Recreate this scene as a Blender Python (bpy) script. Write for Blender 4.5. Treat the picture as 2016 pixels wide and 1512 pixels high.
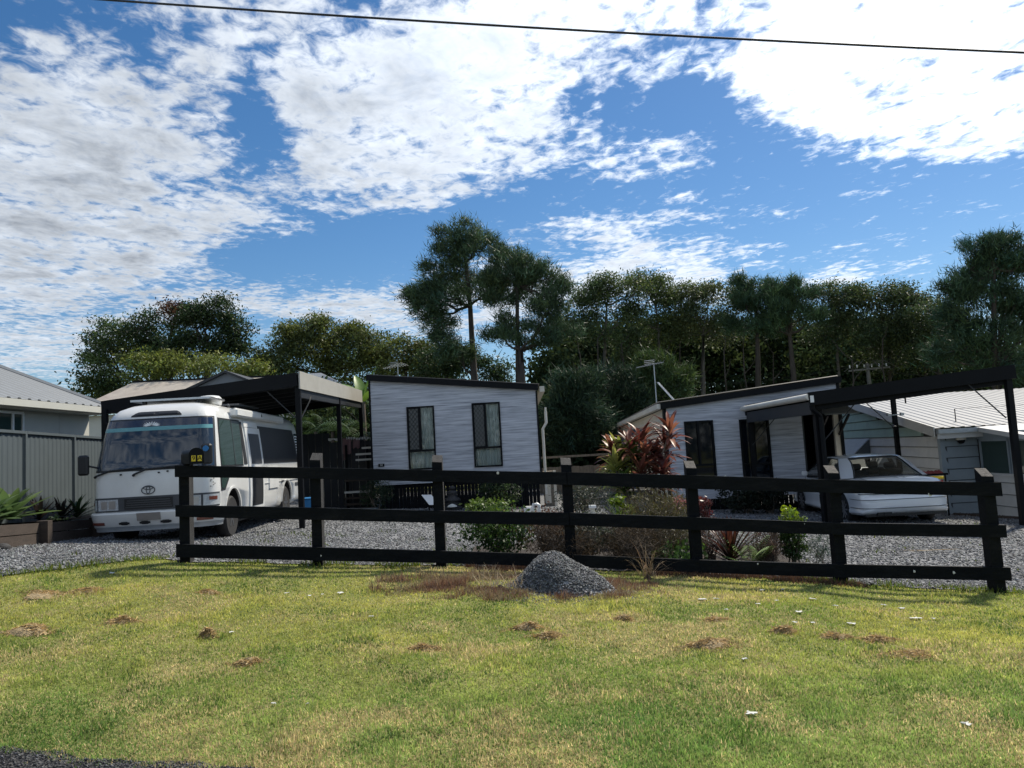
import bpy, bmesh, math, random
import numpy as np
from mathutils import Vector, Matrix
for o in list(bpy.data.objects): bpy.data.objects.remove(o)
sc = bpy.context.scene
COL = sc.collection
R = math.radians
random.seed(7); RNG = np.random.default_rng(11)

# ------------------------------------------------------------------ camera
FPX, PITCH, ROLL = 1514.0, R(5.0), R(3.2)
EYE = Vector((0, 0, 1.5))
_F = Vector((0, math.cos(PITCH), math.sin(PITCH))); _U0 = Vector((0, -math.sin(PITCH), math.cos(PITCH))); _R0 = Vector((1, 0, 0))
_RT = _R0*math.cos(ROLL) - _U0*math.sin(ROLL); _UP = _U0*math.cos(ROLL) + _R0*math.sin(ROLL)
cd = bpy.data.cameras.new('camera'); cam = bpy.data.objects.new('camera', cd); COL.objects.link(cam)
cd.sensor_width = 36; cd.lens = 36*FPX/2016; cd.clip_end = 3000; cd.clip_start = .05
m3 = Matrix((_RT, _UP, -_F)).transposed().to_4x4(); m3.translation = EYE
cam.matrix_world = m3
sc.camera = cam

# ------------------------------------------------------------------ sky, sun, exposure
SUN_EL, SUN_AZ = R(50), R(44)           # azimuth from +Y towards +X
SUND = Vector((math.sin(SUN_AZ)*math.cos(SUN_EL), math.cos(SUN_AZ)*math.cos(SUN_EL), math.sin(SUN_EL)))
sl = bpy.data.lights.new('sun', 'SUN'); sl.energy = 3.2; sl.angle = R(4); sl.color = (1, .92, .78)
so = bpy.data.objects.new('sun', sl); COL.objects.link(so); so.rotation_euler = SUND.to_track_quat('Z', 'Y').to_euler(); so.location = (30, 20, 40)
sc.view_settings.view_transform = 'Standard'; sc.view_settings.look = 'None'; sc.view_settings.gamma = 1
sc.view_settings.use_curve_mapping = False; sc.view_settings.exposure = 0.9
sc.cycles.max_bounces = 5; sc.cycles.diffuse_bounces = 2; sc.cycles.glossy_bounces = 2; sc.cycles.transmission_bounces = 3; sc.cycles.transparent_max_bounces = 6; sc.cycles.use_light_tree = False
SKY_STR = .11

def raydir(px, py):
    u = (px-1008)/FPX; v = (756-py)/FPX
    d = _F + _RT*u + _UP*v
    return d/d.y
def at(px, py, Y): return EYE + raydir(px, py)*Y

w = bpy.data.worlds.new('World'); sc.world = w; w.use_nodes = True
w.cycles.sampling_method = 'NONE'
nt = w.node_tree; N = nt.nodes; L = nt.links; N.clear()
def nd(t, **k):
    n = N.new(t)
    for a, b in k.items(): setattr(n, a, b)
    return n
def mth(op, a, b=None, c=None, clamp=False):
    n = N.new('ShaderNodeMath'); n.operation = op; n.use_clamp = clamp
    for i, x in enumerate((a, b, c)):
        if x is None: continue
        if isinstance(x, (int, float)): n.inputs[i].default_value = x
        else: L.new(x, n.inputs[i])
    return n.outputs[0]
tc = nd('ShaderNodeTexCoord'); dirv = tc.outputs['Generated']
sp = nd('ShaderNodeSeparateXYZ'); L.new(dirv, sp.inputs[0]); dx, dy, dz = sp.outputs
zc = mth('MAXIMUM', dz, .03); yc = mth('MAXIMUM', dy, .04)
qx = mth('DIVIDE', dx, zc); qy = mth('DIVIDE', dy, zc)            # cloud deck seen in perspective
tx = mth('DIVIDE', dx, yc); tz = mth('DIVIDE', dz, yc)            # direction coordinates of the cloud banks
cq = nd('ShaderNodeCombineXYZ'); L.new(qx, cq.inputs[0]); L.new(qy, cq.inputs[1])
def noise(scale, detail, rough, vec=None, dist=0, off=(0, 0, 0), sc3=(1, 1, 1), rot=0):
    mp = nd('ShaderNodeMapping'); L.new(vec or cq.outputs[0], mp.inputs[0]); mp.inputs['Location'].default_value = off; mp.inputs['Scale'].default_value = sc3; mp.inputs['Rotation'].default_value = (0, 0, rot)
    n = nd('ShaderNodeTexNoise'); n.inputs['Scale'].default_value = scale; n.inputs['Detail'].default_value = detail; n.inputs['Roughness'].default_value = rough; n.inputs['Distortion'].default_value = dist
    L.new(mp.outputs[0], n.inputs[0]); return n.outputs[0]
BANKS = [(120, 240, 330, 300, .50, 0), (60, 430, 300, 110, .36, -8), (110, 545, 300, 45, .34, -8), (300, 480, 240, 50, .30, -12),
         (800, 130, 330, 150, .42, -20), (830, 320, 190, 70, .36, -6), (560, 50, 190, 90, .26, 0), (700, 230, 150, 90, .30, 20), (1180, 20, 300, 100, .46, -20), (1030, 220, 190, 90, .36, -20), (800, 400, 90, 24, .30, -8),
         (1260, 315, 150, 40, .34, 0), (1345, 385, 50, 14, .3, 0), (1780, 90, 330, 130, .75, -14), (1990, 30, 300, 200, .6, 0), (1620, 195, 170, 46, .5, 14), (1760, 300, 80, 16, .3, -6), (1880, 298, 50, 16, .3, -6), (1980, 265, 70, 30, .4, -14),
         (1330, 510, 150, 34, .34, -6), (1180, 448, 140, 22, .3, -6), (1240, 480, 60, 26, .3, 0), (720, 612, 280, 50, .44, 6), (640, 440, 110, 26, .26, -8), (1500, 420, 60, 12, .2, 0), (1660, 548, 130, 26, .34, -10), (1150, 560, 200, 60, .36, 0), (1390, 570, 90, 34, .3, 0),
         (100, 690, 240, 60, .38, 0), (330, 610, 160, 26, .30, -8), (560, 380, 120, 50, .24, -8), (1310, 150, 60, 26, .28, -10), (900, 560, 200, 50, .22, 0),
         (60, 20, 130, 40, -.25, 0), (500, 220, 46, 120, -.36, 8), (620, 500, 160, 50, -.3, -4), (560, 320, 40, 90, -.3, -20), (640, 500, 200, 60, -.2, 0), (1420, 215, 110, 70, -.4, 40), (200, 40, 160, 40, -.2, 10), (1150, 160, 30, 120, -.12, 30)]
cov = None
ct = nd('ShaderNodeCombineXYZ'); L.new(tx, ct.inputs[0]); L.new(tz, ct.inputs[1])
for (px, py, rx, ry, wt, rot) in BANKS:
    d = raydir(px, py)
    mp = nd('ShaderNodeMapping', vector_type='TEXTURE'); L.new(ct.outputs[0], mp.inputs[0]); mp.inputs['Location'].default_value = (d.x, d.z, 0); mp.inputs['Rotation'].default_value = (0, 0, R(-rot)-ROLL); mp.inputs['Scale'].default_value = (1.75*rx/FPX, 1.75*ry/FPX, 1)
    g = nd('ShaderNodeTexGradient', gradient_type='SPHERICAL'); L.new(mp.outputs[0], g.inputs[0])
    cov = mth('MULTIPLY_ADD', g.outputs['Fac'], wt, 0.0 if cov is None else cov)
front = mth('MULTIPLY', mth('GREATER_THAN', dy, .045), 1.0)
cov = mth('MULTIPLY', mth('MINIMUM', cov, .48), front)
cov = mth('ADD', cov, mth('MULTIPLY', mth('SUBTRACT', 1.0, front), .26))
nb = noise(1.9, 4, .6, dist=.4, off=(3.1, 1.7, 0))
nm = noise(5.0, 5, .62, dist=.5, off=(5.3, 2.2, 0), sc3=(1, .8, 1), rot=-.4)
nf = noise(17.0, 4, .62, dist=.4, off=(.3, 7.7, 0), sc3=(1, .8, 1), rot=.5)
nm2 = noise(5.0, 3, .62, dist=.5, off=(5.3+.16, 2.2+.16, 0), sc3=(1, .8, 1), rot=-.4)
den = mth('ADD', mth('ADD', mth('MULTIPLY', mth('SUBTRACT', nb, .5), .75), mth('MULTIPLY', mth('SUBTRACT', nf, .5), .95)), mth('MULTIPLY', mth('SUBTRACT', nm, .5), .85))
den = mth('ADD', mth('SUBTRACT', den, .185), cov)
msk = nd('ShaderNodeMapRange'); msk.interpolation_type = 'SMOOTHSTEP'; L.new(den, msk.inputs[0]); msk.inputs[1].default_value = -.10; msk.inputs[2].default_value = .34
thick = nd('ShaderNodeMapRange'); L.new(den, thick.inputs[0]); thick.inputs[1].default_value = .12; thick.inputs[2].default_value = .60
dt = nd('ShaderNodeVectorMath', operation='DOT_PRODUCT'); L.new(dirv, dt.inputs[0]); dt.inputs[1].default_value = tuple(SUND)
dts = dt.outputs['Value']
fw = mth('POWER', mth('MAXIMUM', dts, 0), 4.5)
bw = mth('MAXIMUM', mth('MULTIPLY', mth('SUBTRACT', .35, dts), 1.0), 0)
# cloud radiance: bright where the sun shines through towards the viewer, fully lit where the sun stands behind the viewer, greyer where thick between
base = mth('SUBTRACT', .42, mth('MULTIPLY', thick.outputs[0], .18))
rad = mth('ADD', base, mth('MULTIPLY', fw, .85))
rad = mth('ADD', rad, mth('MULTIPLY', bw, .35))
rad = mth('ADD', rad, mth('MULTIPLY', mth('SUBTRACT', nm2, nm), .26))
rad = mth('ADD', rad, mth('MULTIPLY', mth('SUBTRACT', nf, .5), .22))
rad = mth('MAXIMUM', rad, .16)
tintA = nd('ShaderNodeMix', data_type='RGBA'); L.new(thick.outputs[0], tintA.inputs[0]); tintA.inputs[6].default_value = (.94, 1.0, 1.07, 1); tintA.inputs[7].default_value = (.85, .96, 1.13, 1)
cc = nd('ShaderNodeVectorMath', operation='SCALE'); L.new(tintA.outputs[2], cc.inputs[0]); L.new(mth('DIVIDE', rad, SKY_STR), cc.inputs[3])
sky = nd('ShaderNodeTexSky', sky_type='NISHITA'); sky.sun_disc = False; sky.sun_elevation = SUN_EL; sky.sun_rotation = SUN_AZ; sky.altitude = 0; sky.air_density = 1.0; sky.dust_density = .3; sky.ozone_density = 3.5
hs = nd('ShaderNodeHueSaturation'); hs.inputs['Saturation'].default_value = 1.25; hs.inputs['Value'].default_value = .51; L.new(sky.outputs[0], hs.inputs['Color'])
mx = nd('ShaderNodeMix', data_type='RGBA'); L.new(msk.outputs[0], mx.inputs[0]); L.new(hs.outputs[0], mx.inputs[6]); L.new(cc.outputs[0], mx.inputs[7])
bg = nd('ShaderNodeBackground'); bg.inputs[1].default_value = SKY_STR; L.new(mx.outputs[2], bg.inputs[0])
ow = nd('ShaderNodeOutputWorld'); L.new(bg.outputs[0], ow.inputs[0])

# ------------------------------------------------------------------ helpers
MW = {}
def tag(o, label, cat, group=None, kind=None):
    o['label'] = label
    if cat: o['category'] = cat
    if group: o['group'] = group
    if kind: o['kind'] = kind
    return o
def thing(name, label, cat, loc=(0, 0, 0), rz=0, group=None):
    o = bpy.data.objects.new(name, None); COL.objects.link(o); o.empty_display_size = .2
    o.location = loc; o.rotation_euler = (0, 0, rz)
    MW[o] = Matrix.Translation(Vector(loc)) @ Matrix.Rotation(rz, 4, 'Z')
    return tag(o, label, cat, group)
def link(name, me, mat, parent=None):
    o = bpy.data.objects.new(name, me); COL.objects.link(o)
    if mat is not None:
        for m_ in (mat if isinstance(mat, (list, tuple)) else [mat]): me.materials.append(m_)
    if parent is not None:
        o.parent = parent; MW[o] = MW[parent]
    else: MW[o] = Matrix.Identity(4)
    return o
class MB:
    def __init__(s): s.v = []; s.f = []; s.m = []
    def add(s, vs, fs, mi=0):
        n = len(s.v); s.v += [Vector(p) for p in vs]; s.f += [tuple(i+n for i in f) for f in fs]; s.m += [mi]*len(fs); return s
    def box(s, x0, x1, y0, y1, z0, z1, mi=0, M=None):
        vs = [Vector((x, y, z)) for z in (z0, z1) for y in (y0, y1) for x in (x0, x1)]
        if M is not None: vs = [M @ p for p in vs]
        return s.add(vs, [(0, 2, 3, 1), (4, 5, 7, 6), (0, 1, 5, 4), (2, 6, 7, 3), (0, 4, 6, 2), (1, 3, 7, 5)], mi)
    def bar(s, p, q, w_, h_, up=(0, 0, 1), mi=0):
        p, q = Vector(p), Vector(q); d = (q-p).normalized(); up = Vector(up)
        if abs(d.dot(up)) > .98: up = Vector((0, 1, 0))
        a = d.cross(up).normalized()*w_/2; b = a.cross(d).normalized()*h_/2
        vs = [p-a-b, p+a-b, p+a+b, p-a+b, q-a-b, q+a-b, q+a+b, q-a+b]
        return s.add(vs, [(0, 1, 2, 3), (7, 6, 5, 4), (0, 4, 5, 1), (1, 5, 6, 2), (2, 6, 7, 3), (3, 7, 4, 0)], mi)
    def tube(s, pts, r, n=6, mi=0, cap=True):
        pts = [Vector(p) for p in pts]; rs = r if isinstance(r, (list, tuple)) else [r]*len(pts)
        vs = []; fs = []; ref = None
        for i, p in enumerate(pts):
            t = (pts[min(i+1, len(pts)-1)]-pts[max(i-1, 0)])
            t = t.normalized() if t.length > 1e-9 else Vector((0, 0, 1))
            if ref is None or abs(ref.dot(t)) > .95: ref = Vector((1, 0, 0)) if abs(t.x) < .8 else Vector((0, 1, 0))
            a = t.cross(ref).normalized(); b = t.cross(a); ref = -b.cross(t).normalized() if False else ref
            for k in range(n):
                an = 2*math.pi*k/n; vs.append(p+(a*math.cos(an)+b*math.sin(an))*rs[i])
        for i in range(len(pts)-1):
            for k in range(n):
                k2 = (k+1) % n; fs.append((i*n+k, (i+1)*n+k, (i+1)*n+k2, i*n+k2))
        if cap:
            fs.append(tuple(range(n))); fs.append(tuple(range((len(pts)-1)*n, len(pts)*n))[::-1])
        return s.add(vs, fs, mi)
    def prism(s, poly, d, mi=0):
        n = len(poly); d = Vector(d); a = [Vector(p) for p in poly]; b = [p+d for p in a]
        return s.add(a+b, [tuple(range(n))[::-1], tuple(range(n, 2*n))]+[(i, (i+1) % n, n+(i+1) % n, n+i) for i in range(n)], mi)
    def lathe(s, prof, c, axis='z', n=24, mi=0):
        c = Vector(c); vs = []; fs = []
        for (r_, h_) in prof:
            for k in range(n):
                a = 2*math.pi*k/n; x, y = r_*math.cos(a), r_*math.sin(a)
                vs.append(c+(Vector((x, y, h_)) if axis == 'z' else Vector((h_, x, y)) if axis == 'x' else Vector((x, h_, y))))
        for i in range(len(prof)-1):
            for k in range(n): fs.append((i*n+k, i*n+(k+1) % n, (i+1)*n+(k+1) % n, (i+1)*n+k))
        fs.append(tuple(range(n))[::-1]); fs.append(tuple(range((len(prof)-1)*n, len(prof)*n)))
        return s.add(vs, fs, mi)
    def grid(s, rows, mi=0, closed=False):
        nr, nc = len(rows), len(rows[0]); vs = [p for r_ in rows for p in r_]; fs = []
        for i in range(nr-1):
            for j in range(nc if closed else nc-1):
                j2 = (j+1) % nc; fs.append((i*nc+j, i*nc+j2, (i+1)*nc+j2, (i+1)*nc+j))
        return s.add(vs, fs, mi)
    def shell(s, rows, rows_in, mi=0):
        nr, nc = len(rows), len(rows[0]); n0 = len(s.v); s.grid(rows, mi)
        ring = [(i, 0) for i in range(nr)]+[(nr-1, j) for j in range(1, nc)]+[(i, nc-1) for i in range(nr-2, -1, -1)]+[(0, j) for j in range(nc-2, 0, -1)]
        a = [rows[i][j] for i, j in ring]; b = [rows_in[i][j] for i, j in ring]; n = len(ring)
        return s.add(a+b, [(i, n+i, n+(i+1) % n, (i+1) % n) for i in range(n)], mi)
    def build(s, name, mat, parent=None, smooth=False, world=True, bevel=0, fix=True, sm_ang=None):
        vs = s.v
        if parent is not None and world:
            inv = MW[parent].inverted(); vs = [inv @ p for p in vs]
        me = bpy.data.meshes.new(name); me.from_pydata([tuple(p) for p in vs], [], s.f)
        mats = mat if isinstance(mat, (list, tuple)) else [mat]
        if fix or bevel:
            bm = bmesh.new(); bm.from_mesh(me)
            for i, fc in enumerate(bm.faces): fc.material_index = s.m[i] if len(mats) > 1 else 0
            if fix: bmesh.ops.recalc_face_normals(bm, faces=bm.faces)
            if bevel: bmesh.ops.bevel(bm, geom=list(bm.edges), offset=bevel, segments=1, affect='EDGES', profile=.5, clamp_overlap=True)
            bm.to_mesh(me); bm.free()
        elif len(mats) > 1: me.polygons.foreach_set('material_index', s.m)
        if smooth:
            me.polygons.foreach_set('use_smooth', [True]*len(me.polygons))
            if sm_ang: me.set_sharp_from_angle(angle=R(sm_ang))
        return link(name, me, list(mats), parent)
def npmesh(name, V, F, mat, parent=None, col=None, smooth=False, world=True):
    """V (n,3), F (m,k) numpy arrays, optional per-vertex colour"""
    V = np.asarray(V, dtype=np.float64)
    if parent is not None and world:
        mi = np.array(MW[parent].inverted()); V = V @ mi[:3, :3].T + mi[:3, 3]
    me = bpy.data.meshes.new(name); m_, k = F.shape
    me.vertices.add(len(V)); me.vertices.foreach_set('co', V.astype(np.float32).ravel())
    me.loops.add(m_*k); me.loops.foreach_set('vertex_index', F.astype(np.int32).ravel())
    me.polygons.add(m_); me.polygons.foreach_set('loop_start', np.arange(0, m_*k, k, dtype=np.int32))
    if smooth: me.polygons.foreach_set('use_smooth', np.ones(m_, dtype=bool))
    me.update(calc_edges=True)
    if col is not None:
        at_ = me.color_attributes.new('col', 'FLOAT_COLOR', 'POINT')
        at_.data.foreach_set('color', np.concatenate([col, np.ones((len(col), 1))], 1).astype(np.float32).ravel())
    return link(name, me, mat, parent)
def copy_tree(o, parent=None):
    c = o.copy(); COL.objects.link(c); c.parent = parent
    for ch in list(o.children): copy_tree(ch, c)
    return c
def text_mesh(name, body, size, mat, parent, M, thick=.002):
    cu = bpy.data.curves.new(name, 'FONT'); cu.body = body; cu.size = size; cu.extrude = thick; cu.align_x = 'CENTER'; cu.align_y = 'CENTER'
    tmp = bpy.data.objects.new('tmp', cu); COL.objects.link(tmp)
    me = bpy.data.meshes.new_from_object(tmp.evaluated_get(bpy.context.evaluated_depsgraph_get()))
    bpy.data.objects.remove(tmp); me.transform(MW[parent].inverted() @ M)
    return link(name, me, mat, parent)

# ------------------------------------------------------------------ materials
def mat(name, col, rough=.6, metal=0, var=.18, scale=6, bump=0, bscale=60, spec=.5, coat=0, sc3=(1, 1, 1), dirt=None, dirt_amt=0, trans=0, glass=0):
    m_ = bpy.data.materials.new(name); m_.use_nodes = True; t = m_.node_tree; n = t.nodes; l = t.links
    p = n['Principled BSDF']; p.inputs['Roughness'].default_value = rough; p.inputs['Metallic'].default_value = metal
    p.inputs['Specular IOR Level'].default_value = spec; p.inputs['Coat Weight'].default_value = coat
    p.inputs['Coat Roughness'].default_value = .06
    tcn = n.new('ShaderNodeTexCoord'); mp = n.new('ShaderNodeMapping'); mp.inputs['Scale'].default_value = sc3; l.new(tcn.outputs['Object'], mp.inputs[0])
    no = n.new('ShaderNodeTexNoise'); no.inputs['Scale'].default_value = scale; no.inputs['Detail'].default_value = 6; no.inputs['Roughness'].default_value = .65; l.new(mp.outputs[0], no.inputs[0])
    ra = n.new('ShaderNodeMapRange'); l.new(no.outputs[0], ra.inputs[0]); ra.inputs[1].default_value = .25; ra.inputs[2].default_value = .75; ra.inputs[3].default_value = 1-var; ra.inputs[4].default_value = 1+var
    vs = n.new('ShaderNodeVectorMath'); vs.operation = 'SCALE'; vs.inputs[0].default_value = col; l.new(ra.outputs[0], vs.inputs[3])
    out = vs.outputs[0]
    if dirt:
        n2 = n.new('ShaderNodeTexNoise'); n2.inputs['Scale'].default_value = scale*.35; n2.inputs['Detail'].default_value = 8; n2.inputs['Roughness'].default_value = .7; l.new(mp.outputs[0], n2.inputs[0])
        r2 = n.new('ShaderNodeMapRange'); l.new(n2.outputs[0], r2.inputs[0]); r2.inputs[1].default_value = .48; r2.inputs[2].default_value = .72; r2.inputs[4].default_value = dirt_amt
        mxn = n.new('ShaderNodeMix'); mxn.data_type = 'RGBA'; l.new(r2.outputs[0], mxn.inputs[0]); l.new(out, mxn.inputs[6]); mxn.inputs[7].default_value = (*dirt, 1); out = mxn.outputs[2]
    l.new(out, p.inputs['Base Color'])
    if bump:
        nb_ = n.new('ShaderNodeTexNoise'); nb_.inputs['Scale'].default_value = bscale; nb_.inputs['Detail'].default_value = 4; l.new(mp.outputs[0], nb_.inputs[0])
        bn = n.new('ShaderNodeBump'); bn.inputs['Strength'].default_value = bump; bn.inputs['Distance'].default_value = .02; l.new(nb_.outputs[0], bn.inputs['Height']); l.new(bn.outputs[0], p.inputs['Normal'])
    return m_
def leafmat(name, trans=.35, rough=.5, gloss=.35):
    m_ = bpy.data.materials.new(name); m_.use_nodes = True; t = m_.node_tree; n = t.nodes; l = t.links
    p = n['Principled BSDF']; p.inputs['Roughness'].default_value = rough; p.inputs['Specular IOR Level'].default_value = gloss
    a = n.new('ShaderNodeAttribute'); a.attribute_name = 'col'; l.new(a.outputs['Color'], p.inputs['Base Color'])
    tr = n.new('ShaderNodeBsdfTranslucent'); hsn = n.new('ShaderNodeHueSaturation'); hsn.inputs['Value'].default_value = 1.2; hsn.inputs['Saturation'].default_value = 1.1; l.new(a.outputs['Color'], hsn.inputs['Color']); l.new(hsn.outputs[0], tr.inputs[0])
    mx_ = n.new('ShaderNodeMixShader'); mx_.inputs[0].default_value = trans; l.new(p.outputs[0], mx_.inputs[1]); l.new(tr.outputs[0], mx_.inputs[2]); l.new(mx_.outputs[0], n['Material Output'].inputs[0])
    return m_
def glassmat(name, tint=(.03, .04, .05), clear=.0):
    m_ = bpy.data.materials.new(name); m_.use_nodes = True; t = m_.node_tree; n = t.nodes; l = t.links
    p = n['Principled BSDF']; p.inputs['Base Color'].default_value = (*tint, 1); p.inputs['Roughness'].default_value = .04; p.inputs['Specular IOR Level'].default_value = .35
    if clear:
        tr = n.new('ShaderNodeBsdfTransparent'); tr.inputs[0].default_value = (.92, .96, .95, 1)
        gl = n.new('ShaderNodeBsdfGlossy'); gl.inputs['Roughness'].default_value = .03
        fr = n.new('ShaderNodeFresnel'); fr.inputs[0].default_value = 1.5
        m1 = n.new('ShaderNodeMixShader'); m1.inputs[0].default_value = clear; l.new(p.outputs[0], m1.inputs[1]); l.new(tr.outputs[0], m1.inputs[2])
        m2 = n.new('ShaderNodeMixShader'); l.new(fr.outputs[0], m2.inputs[0]); l.new(m1.outputs[0], m2.inputs[1]); l.new(gl.outputs[0], m2.inputs[2]); l.new(m2.outputs[0], n['Material Output'].inputs[0])
    return m_
M = {}
M['blackpaint'] = mat('black_painted_timber', (.0032, .0046, .0066), .6, var=.4, scale=9, bump=.3, bscale=30, sc3=(1, 1, 4), spec=.12, dirt=(.022, .023, .025), dirt_amt=.4)
M['posttimber'] = mat('lit_tone_post_timber', (.035, .034, .034), .8, var=.45, scale=5, bump=.6, bscale=25, sc3=(4, 4, .5), dirt=(.012, .013, .016), dirt_amt=.8)  # paler colour paints sunlight onto right faces and tops of fence posts
M['endgrain'] = mat('lit_tone_post_top', (.085, .078, .07), .85, var=.5, scale=22, bump=.5)  # pale colour stands in for light on the post tops
M['blacksteel'] = mat('black_steel', (.0045, .0055, .0075), .5, var=.25, scale=4, spec=.15)
M['charcoal'] = mat('charcoal_sheet', (.014, .017, .022), .5, var=.2, scale=3)
M['white'] = mat('white_paint', (.78, .79, .78), .3, var=.05, scale=3, coat=.5, dirt=(.55, .54, .50), dirt_amt=.25)
M['buswhite'] = mat('motorhome_white_paint', (.72, .725, .71), .28, var=.05, scale=2.2, coat=.6, dirt=(.50, .48, .43), dirt_amt=.3)
M['carwhite'] = mat('car_silver_white_paint', (.78, .81, .84), .25, metal=0, var=.03, scale=2, coat=.8)
M['offwhite'] = mat('off_white_sheet', (.62, .60, .54), .45, var=.08, scale=3, dirt=(.35, .33, .28), dirt_amt=.35)
M['cream'] = mat('cream_sheet', (.58, .54, .46), .5, var=.1, scale=3, dirt=(.34, .31, .26), dirt_amt=.4)
M['rubber'] = mat('tyre_rubber', (.014, .014, .015), .8, var=.3, scale=12, dirt=(.04, .038, .036), dirt_amt=.4)
M['alloy'] = mat('alloy', (.55, .56, .58), .3, metal=.8, var=.08)
M['darkplastic'] = mat('dark_plastic', (.014, .015, .017), .5, var=.15)
M['greyplastic'] = mat('grey_plastic', (.055, .06, .068), .5, var=.15)
M['glassdark'] = glassmat('dark_glass', (.006, .009, .014))
M['glasswind'] = glassmat('windscreen_glass', (.022, .034, .050)); M['glasswind'].node_tree.nodes['Principled BSDF'].inputs['Specular IOR Level'].default_value = .8
M['fascia'] = mat('pale_fascia', (.40, .39, .355), .5, var=.08, scale=3, dirt=(.28, .27, .24), dirt_amt=.4)
M['glass'] = glassmat('clear_glass', (.02, .025, .03), .9)
M['glasscar'] = glassmat('car_glass', (.012, .02, .02), .72)
M['glassgreen'] = glassmat('greenish_glass', (.035, .060, .055))
M['lamp'] = mat('headlamp_lens', (.45, .48, .50), .12, var=.3, scale=30, coat=1)
M['amber'] = mat('amber_lens', (.16, .045, .03), .2, var=.2, coat=1)
M['red'] = mat('red_lens', (.32, .02, .02), .2, var=.2, coat=1)
M['plate'] = mat('number_plate', (.24, .22, .20), .5, var=.1)
M['teal'] = mat('teal_visor_strip', (.12, .32, .35), .3, var=.05)
M['navy'] = mat('navy_visor', (.012, .022, .05), .12, var=.1, coat=1)
M['yellow'] = mat('yellow_number', (.75, .55, .03), .5, var=.08)
M['blue'] = mat('blue_plastic', (.02, .17, .42), .4, var=.15)
M['curtain'] = mat('curtain', (.85, .87, .88), .9, var=.1, scale=2, sc3=(14, 1, .3))
M['zinc'] = mat('galvanised', (.42, .45, .47), .4, metal=.5, var=.15, scale=8)
M['zincdark'] = mat('weathered_bolt', (.05, .05, .05), .5, metal=.6, var=.3)
M['tanroof'] = mat('tan_roof', (.42, .38, .33), .6, var=.14, scale=3, dirt=(.27, .22, .19), dirt_amt=.6, bump=.15, bscale=14)
M['greyroof'] = mat('grey_roof', (.17, .19, .215), .6, metal=0, var=.08, scale=2)
M['whiteroof'] = mat('white_metal_roof', (.20, .208, .22), .45, var=.06, scale=2, dirt=(.16, .162, .17), dirt_amt=.5)
M['greyfence'] = mat('grey_fence_sheet', (.075, .096, .108), .6, var=.08, scale=2)
M['greywall'] = mat('pale_grey_wall', (.52, .52, .47), .7, var=.05, scale=2)
M['mint'] = mat('mint_boards', (.34, .48, .44), .7, var=.08, scale=3, dirt=(.26, .33, .31), dirt_amt=.5)
M['boardwhite'] = mat('white_boards', (.60, .61, .61), .7, var=.07, scale=3, dirt=(.42, .43, .42), dirt_amt=.4)
M['boardgrey'] = mat('blue_grey_boards', (.25, .30, .34), .7, var=.08, scale=3)
M['timber'] = mat('grey_brown_timber', (.055, .040, .031), .85, var=.35, scale=4, bump=.4, sc3=(1, 1, 6), dirt=(.06, .045, .035), dirt_amt=.7)
M['paling'] = mat('weathered_paling', (.20, .17, .135), .85, var=.35, scale=5, bump=.3, sc3=(5, 5, .6), dirt=(.09, .075, .06), dirt_amt=.7)
M['bark'] = mat('bark', (.050, .041, .034), .9, var=.45, scale=4, bump=.8, bscale=12, sc3=(1, 1, .35))
M['barkpale'] = mat('pale_bark', (.11, .098, .082), .85, var=.4, scale=3, bump=.4, bscale=8, sc3=(1, 1, .4))
M['stem'] = mat('grey_stem', (.16, .13, .105), .85, var=.3, scale=9)
M['leaf'] = leafmat('foliage', .30, .55, .3)
M['leafgloss'] = leafmat('glossy_foliage', .30, .42, .35)
M['needle'] = leafmat('pine_needles', .18, .6, .25)
M['grass'] = leafmat('grass_blades', .45, .6, .25)
M['leafmatte'] = leafmat('matte_foliage', .25, .85, .04)
M['straw'] = leafmat('dry_grass', .25, .8, .15)
M['cloth'] = mat('faded_cloth', (.22, .13, .13), .9, var=.3, scale=4)
M['redcloth'] = mat('red_cloth', (.26, .05, .045), .7, var=.3, scale=6)
M['terracotta'] = mat('dark_statue', (.02, .02, .022), .6, var=.3)
M['web'] = mat('pale_web', (.62, .62, .58), .9, var=.1)
M['pole'] = mat('power_pole', (.15, .145, .135), .8, var=.2)
M['wire'] = mat('wire', (.015, .015, .016), .6, var=.1)
M['flymesh'] = mat('fly_screen_mesh', (.13, .14, .14), .8, var=.1)
M['thatch'] = mat('dry_thatch', (.33, .25, .14), .95, var=.5, scale=30, bump=1.0, bscale=80)
M['mulch'] = mat('garden_mulch', (.026, .019, .015), .95, var=.6, scale=9, bump=1.0, bscale=40, dirt=(.06, .048, .038), dirt_amt=.6)
M['soil'] = mat('dark_soil', (.045, .034, .025), .95, var=.5, scale=14, bump=.8, bscale=50)

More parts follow.
